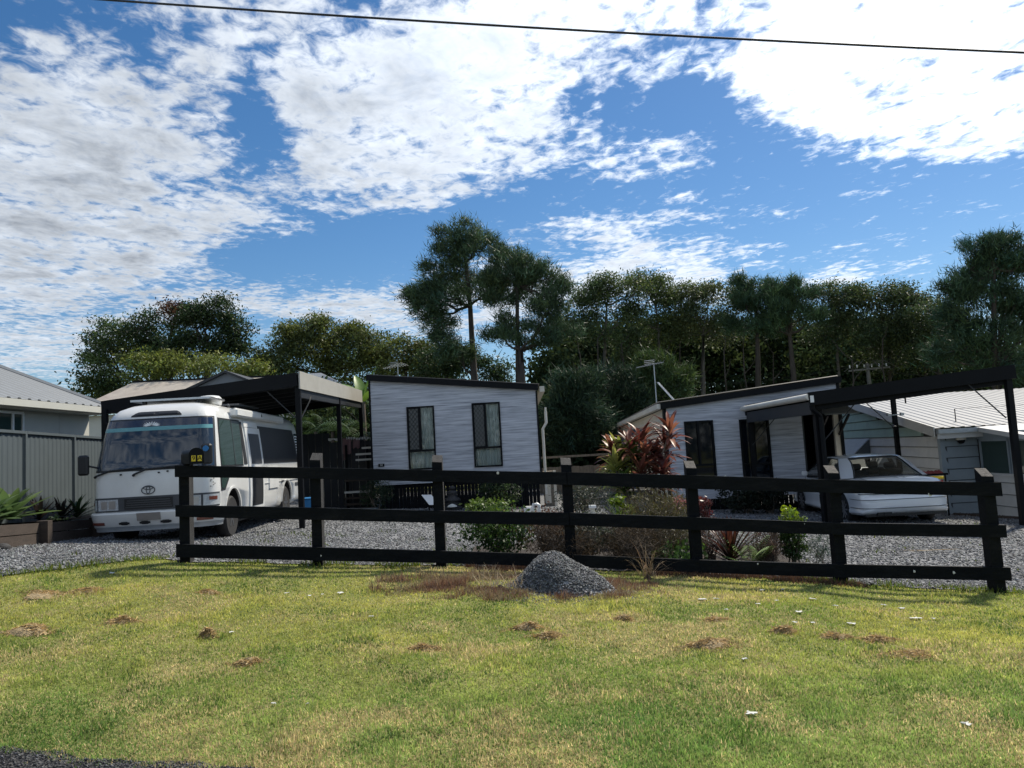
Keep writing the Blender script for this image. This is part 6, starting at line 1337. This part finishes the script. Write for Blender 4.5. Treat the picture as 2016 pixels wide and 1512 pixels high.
# shrubs
def shrub(name, label, px, Y, h, rx, col, n=900, leaf=.05, aspect=.5, up=(0, 0, .2), topc=None, stems=8, shape=2.4, group=None, ry=None, mt='leaf', zlo=.12, tr=.008, stemmat='stem'):
    q = onground(px, Y); t = thing(name, label, 'shrub', q, group=group)
    b = MB()
    for k in range(stems): b.tube([q+Vector((random.uniform(-.08, .08), random.uniform(-.08, .08), 0)), q+Vector((random.uniform(-.5, .5)*rx, random.uniform(-.5, .5)*rx, h*.5)), q+Vector((random.uniform(-.85, .85)*rx, random.uniform(-.7, .7)*rx, h*random.uniform(.6, .95)))], [tr*1.4, tr, tr*.4], 4, cap=False)
    b.build('stems', M[stemmat], t, fix=False)
    m_ = max(8, n//18); P_ = ellipsoid_pts(m_, (q.x, q.y, q.z+h*(.5+zlo/2)), (rx, ry or rx*.8, h*(.5-zlo/2)), shape); cc_ = varcol(col, m_, .25, .10)
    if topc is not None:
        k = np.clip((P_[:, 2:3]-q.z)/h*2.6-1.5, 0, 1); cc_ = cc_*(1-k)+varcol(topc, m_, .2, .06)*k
    s_ = max(.03, rx*.14); V, F, c3 = leafquads(np.repeat(P_, 18, 0)+RNG.normal(0, 1, (m_*18, 3))*np.array([s_, s_, s_*.8]), leaf, np.repeat(cc_, 18, 0)*RNG.uniform(.7, 1.3, (m_*18, 1)), aspect, up)
    V[:, 2] = np.maximum(V[:, 2], q.z+.01); npmesh('foliage', V, F, M[mt], t, c3); return t
xs_ = np.linspace(-.7, 3.7, 60); strip_sheet('garden_soil', xs_, lambda x: edge_y(x)+.12, lambda x: 12.3+.5*np.sin(x*1.3)+.2*np.sin(x*4), 24, .034, M['mulch'])
GR, LG, BRN = (.040, .080, .022), (.15, .22, .035), (.095, .070, .050)
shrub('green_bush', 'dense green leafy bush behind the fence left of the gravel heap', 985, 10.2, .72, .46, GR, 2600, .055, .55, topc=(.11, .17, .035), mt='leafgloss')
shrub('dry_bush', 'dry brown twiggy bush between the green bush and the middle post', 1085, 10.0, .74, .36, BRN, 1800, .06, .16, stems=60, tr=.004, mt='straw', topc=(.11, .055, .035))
shrub('dry_bush', 'grey-green wispy bush just right of the middle fence post', 1155, 10.1, .68, .36, (.06, .075, .05), 2200, .06, .2, stems=40, tr=.004)
shrub('dry_bush', 'brown wispy bush in front of the cordylines', 1225, 10.4, .66, .48, (.080, .060, .038), 2600, .06, .16, stems=60, tr=.004, mt='straw')
shrub('heath_bush', 'olive-brown fine-leaved bush below the cordylines', 1300, 10.8, .95, .52, (.085, .080, .035), 4600, .07, .13, up=(0, 0, 1.0), stems=50, tr=.004)
shrub('dry_bush', 'dark tangled dead growth right behind the gravel heap', 1120, 9.75, .50, .42, (.060, .046, .034), 2600, .06, .14, stems=90, tr=.003, mt='straw')
shrub('dry_bush', 'dark brown tangled growth left of the fifth fence post', 1255, 9.85, .55, .46, (.055, .044, .032), 2800, .06, .14, stems=90, tr=.003, mt='straw')
shrub('dry_bush', 'olive wispy growth right in front of the heath bush', 1330, 10.3, .62, .34, (.075, .068, .032), 2200, .06, .14, stems=60, tr=.003, up=(0, 0, .9))
shrub('dry_bush', 'reddish brown dead growth between the flax and the fern', 1505, 10.1, .42, .26, (.085, .058, .045), 1200, .06, .14, stems=50, tr=.003, mt='straw')
shrub('lime_shrub', 'small lime-green shrub in front of the cordyline stems', 1222, 11.6, .80, .22, LG, 500, .10, .4, mt='leafgloss')
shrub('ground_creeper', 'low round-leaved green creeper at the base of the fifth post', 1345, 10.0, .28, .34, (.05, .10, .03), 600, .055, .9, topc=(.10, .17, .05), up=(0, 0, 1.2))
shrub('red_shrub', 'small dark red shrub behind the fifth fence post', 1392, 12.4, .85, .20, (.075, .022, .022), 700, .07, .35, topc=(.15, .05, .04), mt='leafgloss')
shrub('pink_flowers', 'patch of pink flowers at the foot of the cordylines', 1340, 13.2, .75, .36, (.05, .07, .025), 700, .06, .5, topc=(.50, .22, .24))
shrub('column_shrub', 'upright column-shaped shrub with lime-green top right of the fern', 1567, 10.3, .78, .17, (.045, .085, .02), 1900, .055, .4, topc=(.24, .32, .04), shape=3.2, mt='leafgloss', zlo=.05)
shrub('dry_bush', 'grey-brown dead bush left of the column-shaped shrub', 1522, 10.5, .60, .20, (.11, .085, .065), 700, .07, .12, up=(0, 0, 1.2), stems=50, tr=.004, mt='straw')
shrub('dry_bush', 'low dry twigs left of the red flax', 1400, 10.4, .45, .22, (.10, .075, .05), 400, .06, .15, stems=40, tr=.004, mt='straw')
shrub('pine_seedling', 'thin feathery green seedling right of the column-shaped shrub', 1614, 10.2, .42, .22, (.055, .085, .055), 450, .10, .06, up=(0, 0, .6), stems=5, tr=.005)
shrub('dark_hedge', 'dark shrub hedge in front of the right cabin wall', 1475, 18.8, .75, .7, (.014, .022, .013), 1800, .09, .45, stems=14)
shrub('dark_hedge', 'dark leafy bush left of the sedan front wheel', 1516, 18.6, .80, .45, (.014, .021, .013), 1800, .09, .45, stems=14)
shrub('grey_shrub', 'grey-green spreading shrub in front of the paling fence', 1150, 18.5, .75, .75, (.055, .065, .050), 2200, .09, .3)
shrub('fir_shrub', 'dark conical fir shrub at the left corner of the left cabin', 742, 20.8, 1.0, .42, (.024, .042, .020), 2000, .10, .18, up=(0, 0, .1), zlo=.05)
shrub('cabin_shrub', 'leafy green shrub against the base slats of the left cabin', 985, 20.9, .85, .55, (.030, .050, .020), 1400, .09, .45)
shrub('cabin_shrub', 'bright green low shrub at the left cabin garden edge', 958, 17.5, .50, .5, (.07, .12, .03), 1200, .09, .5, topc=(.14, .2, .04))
shrub('rust_shrub', 'low rusty brown groundcover in front of the left cabin', 1040, 15.6, .34, .7, (.10, .050, .032), 1500, .06, .4)
shrub('rust_shrub', 'low rusty brown groundcover left of the middle fence post', 1100, 14.6, .34, .45, (.095, .055, .035), 1000, .06, .4)
shrub('bed_creeper', 'small green creeper spilling over the raised bed timber', 112, 14.0, .42, .20, (.030, .055, .025), 500, .06, .6)
shrub('carport_shrub', 'leafy green shrub seen under the carport behind the motorhome', 600, 30, 3.6, 1.3, (.06, .085, .025), 3600, .16, .5)
# fern
fq = onground(1478, 9.95); fe = thing('fern', 'bright green fern just above the lower fence rail', 'fern', fq)
for j, (az, el, ln) in enumerate(((1.2, 82, .62), (2.6, 62, .46), (3.3, 45, .40), (.2, 58, .42), (4.4, 70, .42), (5.4, 66, .40), (1.8, 84, .54), (0.1, 76, .48), (2.9, 72, .5))):
    sp_ = []; p_ = fq.copy(); a = R(el); hd = Vector((math.cos(az), math.sin(az), 0))
    for i in range(18):
        p_ = p_+(hd*math.cos(a)+Vector((0, 0, math.sin(a))))*ln/18; a -= R(2.2)
        for sg in (-1, 1): sp_.append(dict(base=p_.copy(), az=az+sg*1.25, el=R(8), ln=.13*math.sin(math.pi*(i+2)/21)**.8, wd=.024, droop=R(25), colr=rc((.15, .24, .06), .15), seg=3))
    strapobj('frond', fe, sp_)

# ------------------------------------------------------------------ lawn, stones, dry grass
def blades(x, y, length, width, col, lean=.7, dz=0):
    n = len(x); z = gz(x, y)+dz; C = np.stack([x, y, z], 1); az = RNG.uniform(0, 2*np.pi, n); el = np.abs(RNG.normal(0, lean, n)); aw = RNG.uniform(0, 2*np.pi, n)
    W_ = np.stack([np.cos(aw), np.sin(aw), np.zeros(n)], 1)*(width*.5)[:, None]
    T = np.stack([np.cos(az)*np.sin(el), np.sin(az)*np.sin(el), np.maximum(.15, np.cos(el))], 1)*length[:, None]
    V = np.stack([C-W_, C+W_, C+T], 1).reshape(-1, 3); c3 = np.repeat(col, 3, 0); c3[0::3] *= .8; c3[1::3] *= .8
    return V, np.arange(3*n).reshape(n, 3), c3
def lawn_xy(n, p=1.15, y0=2.6, y1=13.5):
    u = RNG.random(n); e = 1-p; y = (y0**e+u*(y1**e-y0**e))**(1/e); x = (RNG.random(n)*2-1)*(.70*y+1.3)
    k = (y > road_y(x)-np.abs(RNG.normal(0, .05, n))*(vnoise(x, y, .2, 44) > .45)-.10*(vnoise(x, y, .35, 45)-.4)) & (y < edge_y(x)+RNG.normal(0, .05, n)); return x[k], y[k]
x, y = lawn_xy(820000); n = len(x)
a_ = vnoise(x, y, .9, 1)*.5+vnoise(x, y, .33, 2)*.3+vnoise(x, y, .13, 3)*.2; s_ = vnoise(x, y, 1.3, 4)*.5+vnoise(x, y, .35, 6)*.5
gcol = np.array([.205, .285, .072]); ycol = np.array([.47, .46, .135]); scol = np.array([.62, .51, .28]); dcol = np.array([.095, .155, .040])
t = np.clip((a_-.22)*2.3+RNG.normal(0, .22, n), 0, 1)[:, None]; col = gcol*(1-t)+ycol*t
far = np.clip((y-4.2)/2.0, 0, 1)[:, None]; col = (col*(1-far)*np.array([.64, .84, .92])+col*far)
st = (RNG.random(n) < np.clip(.15+(s_-.48)*2.2, .07, .75))[:, None]; col = np.where(st, scol*RNG.uniform(.6, 1.15, (n, 1)), col)
dk = (RNG.random(n) < np.clip((vnoise(x, y, .6, 8)*.5+vnoise(x, y, .17, 18)*.5-.50)*2.2, .03, .6))[:, None]; col = np.where(dk & ~st, dcol*RNG.uniform(.8, 1.4, (n, 1)), col)
col = col*RNG.uniform(.70, 1.5, (n, 1))*(.82+.5*vnoise(x, y, .07, 19))[:, None]
ln = RNG.uniform(.010, .028, n)*(1+.9*np.clip(vnoise(x, y, .3, 9)*2.6-1.5, 0, 1)); wd = .0030+.00105*y*RNG.uniform(.6, 1.3, n)
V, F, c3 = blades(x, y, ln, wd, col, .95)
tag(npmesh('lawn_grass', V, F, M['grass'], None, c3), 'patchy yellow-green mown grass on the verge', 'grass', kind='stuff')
# taller weeds along the fence and driveway edge
n = 11000; x = RNG.uniform(-12, 7.5, n); y = edge_y(x)+RNG.normal(0, .14, n); k = (vnoise(x, y, .45, 12) > .42) & ((x < .3) | (x > 3.2)); x, y = x[k], y[k]; n = len(x)
col = varcol((.13, .17, .035), n, .4, .15); V, F, c3 = blades(x, y, RNG.uniform(.03, .085, n), RNG.uniform(.008, .02, n), col, .9, .01)
tag(npmesh('edge_weeds', V, F, M['grass'], None, c3), 'ragged weeds growing along the fence line', 'weeds', kind='stuff')
n = 7000; P_ = [];  x = RNG.uniform(-6, 9.5, n); y = RNG.uniform(9.5, 15.5, n); k = vnoise(x, y, .5, 21) > .80; x, y = x[k], y[k]; n = len(x)
V, F, c3 = blades(x, y, RNG.uniform(.03, .08, n), RNG.uniform(.015, .03, n), varcol((.09, .12, .03), n, .3, .15), .8, .015)
tag(npmesh('driveway_weeds', V, F, M['grass'], None, c3), 'small weeds scattered through the gravel driveway', 'weeds', kind='stuff')
# stones
OCT = np.array([[1, 0, 0], [-1, 0, 0], [0, 1, 0], [0, -1, 0], [0, 0, 1], [0, 0, -1]], float); OF = np.array([[0, 2, 4], [2, 1, 4], [1, 3, 4], [3, 0, 4], [2, 0, 5], [1, 2, 5], [3, 1, 5], [0, 3, 5]])
def stones(C, size, col):
    n = len(C); S = size[:, None]*RNG.uniform(.55, 1.25, (n, 3))*np.array([1, 1, .7]); v = OCT[None]+RNG.normal(0, .22, (n, 6, 3)); v = v*S[:, None, :]
    a = RNG.uniform(0, 6.28, n); ca, sa = np.cos(a)[:, None], np.sin(a)[:, None]; vx = v[:, :, 0]*ca-v[:, :, 1]*sa; vy = v[:, :, 0]*sa+v[:, :, 1]*ca; tl = RNG.normal(0, .5, (n, 1)); vz = v[:, :, 2]+vx*tl; v = np.stack([vx, vy, vz], 2)+C[:, None, :]
    F = (OF[None]+6*np.arange(n)[:, None, None]).reshape(-1, 3); return v.reshape(-1, 3), F, np.repeat(col, 6, 0)
def stonemat():
    m_ = bpy.data.materials.new('stone'); m_.use_nodes = True; t = m_.node_tree; a = t.nodes.new('ShaderNodeAttribute'); a.attribute_name = 'col'; p = t.nodes['Principled BSDF']; t.links.new(a.outputs['Color'], p.inputs['Base Color']); p.inputs['Roughness'].default_value = .75; p.inputs['Specular IOR Level'].default_value = .35; return m_
M['stone'] = stonemat()
def stonecol(n, lo=.05, hi=.28): g = lo+(hi-lo)*RNG.random((n, 1))**1.7; return g*np.array([.96, 1.0, 1.05])*RNG.uniform(.95, 1.05, (n, 3))
n = 90000; u = RNG.random(n); p_ = 1.8; e = 1-p_; y = (8.0**e+u*(22.0**e-8.0**e))**(1/e); x = (RNG.random(n)*2-1)*(.70*y+1); k = y > edge_y(x)+.02+RNG.normal(0, .06, n); x, y = x[k], y[k]; n = len(x)
V, F, c3 = stones(np.stack([x, y, gz(x, y)+.016], 1), RNG.uniform(.010, .022, n)*(.55+.055*y), stonecol(n))
tag(npmesh('gravel_stones', V, F, M['stone'], None, c3), 'crushed grey gravel covering the driveway', 'gravel', kind='stuff')
n = 9000; x = RNG.uniform(-4.5, 3, n); y = road_y(x)-np.abs(RNG.normal(0, .35, n)); V, F, c3 = stones(np.stack([x, y, gz(x, y)+.008], 1), RNG.uniform(.004, .010, n), stonecol(n, .02, .14))
tag(npmesh('road_chippings', V, F, M['stone'], None, c3), 'dark bitumen chippings along the road edge', 'chippings', kind='stuff')
# gravel heap
hc = gpt(1088, 1158); RX, RYp, HH = .58, .48, .35
def heap_z(u, v): uu_ = np.where(u < 0, u/(RX*.80), u/(RX*1.18)); r = np.sqrt(uu_**2+(v/RYp)**2)+.10*np.sin(3.1*np.arctan2(v, u)+1)*np.clip(np.abs(uu_)+np.abs(v)/RYp, 0, 1)+.04*np.sin(11*u+5*v); return HH*np.cos(np.clip(r, 0, 1)*np.pi/2)**1.1*(1+.07*np.sin(9*u+2)+.06*np.sin(14*v+u*5))
hp = thing('gravel_heap', 'small heap of grey crushed gravel in front of the fence', 'gravel heap', hc)
uu, vv = np.meshgrid(np.linspace(-RX*1.05, RX*1.25, 60), np.linspace(-RYp*1.05, RYp*1.05, 48)); zz = heap_z(uu-.04, vv)
V = np.stack([uu.ravel()+hc.x, vv.ravel()+hc.y, (gz(uu+hc.x, vv+hc.y)+zz-.01).ravel()], 1); i = np.arange(59)[None, :]+60*np.arange(47)[:, None]; F = np.stack([i, i+1, i+61, i+60], -1).reshape(-1, 4)
npmesh('heap_core', V, F, M['gravel'], hp, smooth=True)
n = 13000; a = RNG.uniform(0, 6.283, n); r = np.sqrt(RNG.random(n))*RNG.choice([1.0, 1.0, 1.0, 1.0, 1.3, 1.65], n); x = hc.x+RX*r*np.cos(a)*np.where(np.cos(a) > 0, 1.18, .86); y = hc.y+RYp*r*np.sin(a); V, F, c3 = stones(np.stack([x, y, gz(x, y)+heap_z(x-hc.x-.04, y-hc.y)], 1), RNG.uniform(.006, .014, n), stonecol(n, .04, .30))
o = npmesh('heap_stones', V, F, M['stone'], hp, c3); o['kind'] = 'stuff'
# dry brown grass round the heap and along the fence foot
n = 48000; a = RNG.uniform(0, 6.283, n); r = RNG.uniform(.78, 1.75, n)**1.0; x = hc.x-.12+1.02*1.42*RX*r*np.cos(a)*(1.0+.25*(np.cos(a) < 0)); y = hc.y+.05+RYp*.95*r*np.sin(a)
k = RNG.random(n) < np.clip(1.7-r+1.6*(vnoise(x, y, .22, 17)-.5), .02, 1); x, y, r = x[k], y[k], r[k]; n = len(x)
col = varcol((.25, .15, .105), n, .45, .1); pl = RNG.random(n) < np.clip(vnoise(x, y, .2, 16)*1.5-.25, .1, .9); col[pl] = varcol((.34, .27, .17), int(pl.sum()), .3, .08)
lng = RNG.uniform(.02, .06, n)*(1+1.2*(vnoise(x, y, .25, 14) > .62)); V1, F1, c1 = blades(x, y, lng, RNG.uniform(.005, .011, n), col, .95, .0)
n = 30000; x = RNG.uniform(hc.x-1.0, FENCE[5].x+.2, n); y = edge_y(x)-.05+RNG.normal(0, .13, n); k = vnoise(x, y, .35, 15) > .36; x, y = x[k], y[k]; n = len(x)
col = varcol((.15, .09, .062), n, .45, .1); V2, F2, c2 = blades(x, y, RNG.uniform(.02, .075, n), RNG.uniform(.006, .012, n), col, 1.1, .0)
tag(npmesh('dry_grass', np.concatenate([V1, V2]), np.concatenate([F1, F2+len(V1)]), M['straw'], None, np.concatenate([c1, c2])), 'dead brown grass round the gravel heap and fence foot', 'dry grass', kind='stuff')
# taller dead stalks by the heap, arching
def stalks(name, label, px, py, n, h, col, spread=.15, bend=1.0):
    q = gpt(px, py); t = thing(name, label, 'dry grass', q); sp_ = []
    for j in range(n): sp_.append(dict(base=q+Vector((random.uniform(-spread, spread), random.uniform(-.06, .06), 0)), az=random.uniform(0, 6.28), el=R(random.uniform(45, 88)), ln=h*random.uniform(.5, 1.2), wd=.006, droop=R(random.uniform(10, 90)*bend), colr=rc(col, .3), seg=5))
    strapobj('stalks', t, sp_, 'straw')
    b = MB(); b.lathe([(.05, 0), (.03, .03), (.005, .05)], q, 'z', 6); b.build('root_clump', M['soil'], t)
stalks('stalk_tuft', 'pale dead stalks standing left of the gravel heap', 985, 1160, 60, .26, (.40, .32, .22), .22); stalks('stalk_tuft', 'pale dry tuft at the right foot of the gravel heap', 1172, 1168, 70, .17, (.42, .34, .26), .16); stalks('stalk_tuft', 'leaning dry tuft at the far left of the heap', 940, 1142, 40, .2, (.33, .25, .17), .14); stalks('stalk_tuft', 'long arching dead stems between the heap and the green bush', 985, 1104, 40, .55, (.19, .13, .10), .3, 1.5); stalks('stalk_tuft', 'tangle of dead stems right behind the heap', 1205, 1115, 60, .5, (.12, .085, .07), .35, 1.5); stalks('stalk_tuft', 'bent straw bundle lying against the lower rail', 1275, 1140, 46, .5, (.30, .22, .14), .10, 1.6)
# clumps of dried clippings
HAY = [(60, 1246, 54, .9, 'long brown clump of dried clippings near the left edge'), (95, 1172, 64, .4, 'flat spread of straw clippings at upper left of the lawn'), (175, 1166, 34, .6, 'straw clump right of the flat clipping spread'), (240, 1226, 34, .8, 'loose brown clipping clump below the flat spread'), (410, 1256, 18, 1.2, 'small dark clipping clump left of the lawn centre'), (490, 1308, 28, .9, 'straw clump standing alone low on the left lawn'), (412, 1168, 22, .6, 'thin clipping clump below the first fence posts'), (1040, 1238, 36, .9, 'brown clipping clump in the middle of the lawn'), (1080, 1256, 32, .7, 'clump touching the middle clipping clump on its right'), (838, 1279, 36, .6, 'flat clipping clump left of the lawn middle'), (1230, 1221, 18, .9, 'small clump straight below the gravel heap'), (1400, 1272, 58, .8, 'widest brown clipping clump right of centre'), (1545, 1246, 30, .9, 'rounded straw clump below the sixth fence post'), (1410, 1222, 28, .5, 'thin straw streak above the widest clump'), (1648, 1256, 34, .6, 'clipping clump right of the rounded straw clump'), (1735, 1262, 40, .5, 'flat tan clippings at the right of the lawn'), (1790, 1290, 60, .3, 'faint brown thatch patch at lower right lawn')]
for (px, py, w_, hh, lab) in HAY:
    q = gpt(px, py); rr = w_*q.y/FPX; t = thing('clipping_clump', lab, 'clippings', q)
    n = int(380+rr*1500); a = RNG.uniform(0, 6.283, n); r = np.sqrt(RNG.random(n)); lob = .75+.25*np.sin(3*a+px); x = q.x+rr*r*np.cos(a)*lob; y = q.y+rr*.55*r*np.sin(a)*lob; sc_ = RNG.random(n) < .25; x = np.where(sc_, q.x+(x-q.x)*1.7, x); y = np.where(sc_, q.y+(y-q.y)*1.8, y); r = np.where(sc_, 1.0, r)
    z0 = gz(x, y)+.058*hh*(1-r**2)*(.4+.9*vnoise(x, y, .07, 30)); C = np.stack([x, y, z0+.004], 1); az = RNG.normal(0, .9, n); ll = RNG.uniform(.03, .085, n)
    D_ = np.stack([np.cos(az), np.sin(az), RNG.normal(.12, .28, n)], 1)*ll[:, None]; W_ = np.cross(D_, runit(n)); W_ /= np.linalg.norm(W_, axis=1, keepdims=True); W_ *= .0042
    V = np.stack([C-D_*.5-W_, C-D_*.5+W_, C+D_*.5], 1).reshape(-1, 3); cc_ = varcol((.46, .34, .18), n, .6, .08); o_ = npmesh('straw', V, np.arange(3*n).reshape(n, 3), M['straw'], t, np.repeat(cc_, 3, 0)); o_['kind'] = 'stuff'
    ring = [(1.0, -.01), (.8, .018*hh), (.5, .038*hh), (.2, .05*hh), (.02, .052*hh)]; rows = []
    for (s, h) in ring: rows.append([Vector((q.x+rr*.9*s*math.cos(k*.3927)*(.8+.2*math.sin(3*k*.3927+px)), q.y+rr*.5*s*math.sin(k*.3927), G(q.x+rr*s*math.cos(k*.3927), q.y)+h)) for k in range(16)])
    b = MB(); b.grid(rows, closed=True); b.build('thatch', M['thatch'], t, smooth=True, fix=False)
# pale dewy webs
WEB = [(220, 1131, 9), (565, 1171, 8), (672, 1171, 11), (455, 1249, 8), (606, 1393, 5), (1383, 1183, 16), (1410, 1182, 9), (1500, 1165, 8), (1540, 1164, 6), (1602, 1183, 11), (1530, 1186, 9), (1492, 1193, 9), (1576, 1209, 14), (1566, 1230, 10), (1600, 1230, 9), (1740, 1195, 9), (1776, 1201, 10), (1804, 1221, 14), (1678, 1232, 12), (1467, 1303, 14), (1479, 1411, 19), (1905, 1432, 16), (1645, 1196, 8), (540, 1391, 7), (1430, 1204, 7), (635, 1174, 6), (1838, 1222, 7), (732, 1218, 8), (610, 1176, 7)]
for k, (px, py, w_) in enumerate(WEB):
    q = gpt(px, py); rr = w_*q.y/FPX; t = thing('dewy_web', 'small white dewy web patch lying on the grass', 'web', q, group='white web patches on the lawn'); n_ = 14; vs = [(q.x, q.y, q.z+.024)]
    for j in range(n_): a = 2*math.pi*j/n_; s = rr*random.uniform(.15, .85); xx, yy = q.x+s*math.cos(a), q.y+s*math.sin(a)*.9; vs.append((xx, yy, G(xx, yy)+.020+random.uniform(-.004, .004)))
    b = MB(); b.add(vs, [(0, 1+j, 1+(j+1) % n_) for j in range(n_)]); b.add([(x_, y_, z_-.002) for x_, y_, z_ in vs], [(0, 1+(j+1) % n_, 1+j) for j in range(n_)]); b.build('web_sheet', M['web'], t, fix=False)
# straw on the gravel at the right
q = gpt(1840, 1089); t = thing('palm_straw', 'long dry straw leaf lying on the gravel at right', 'straw', q); strapobj('straw_leaf', t, [dict(base=q+Vector((-.5, .1, .03)), az=-.12, el=.02, ln=.95, wd=.035, droop=.02, colr=(.34, .26, .15), seg=5)], 'straw'); strapobj('straw_leaf', t, [dict(base=q+Vector((-.6, .2, .035)), az=-.25, el=.04, ln=.55, wd=.02, droop=.05, colr=(.25, .18, .1), seg=5)], 'straw')
print('objects', len(bpy.data.objects), 'tris', sum(len(p.vertices)-2 for me in bpy.data.meshes if len(me.polygons) < 2000 for p in me.polygons))
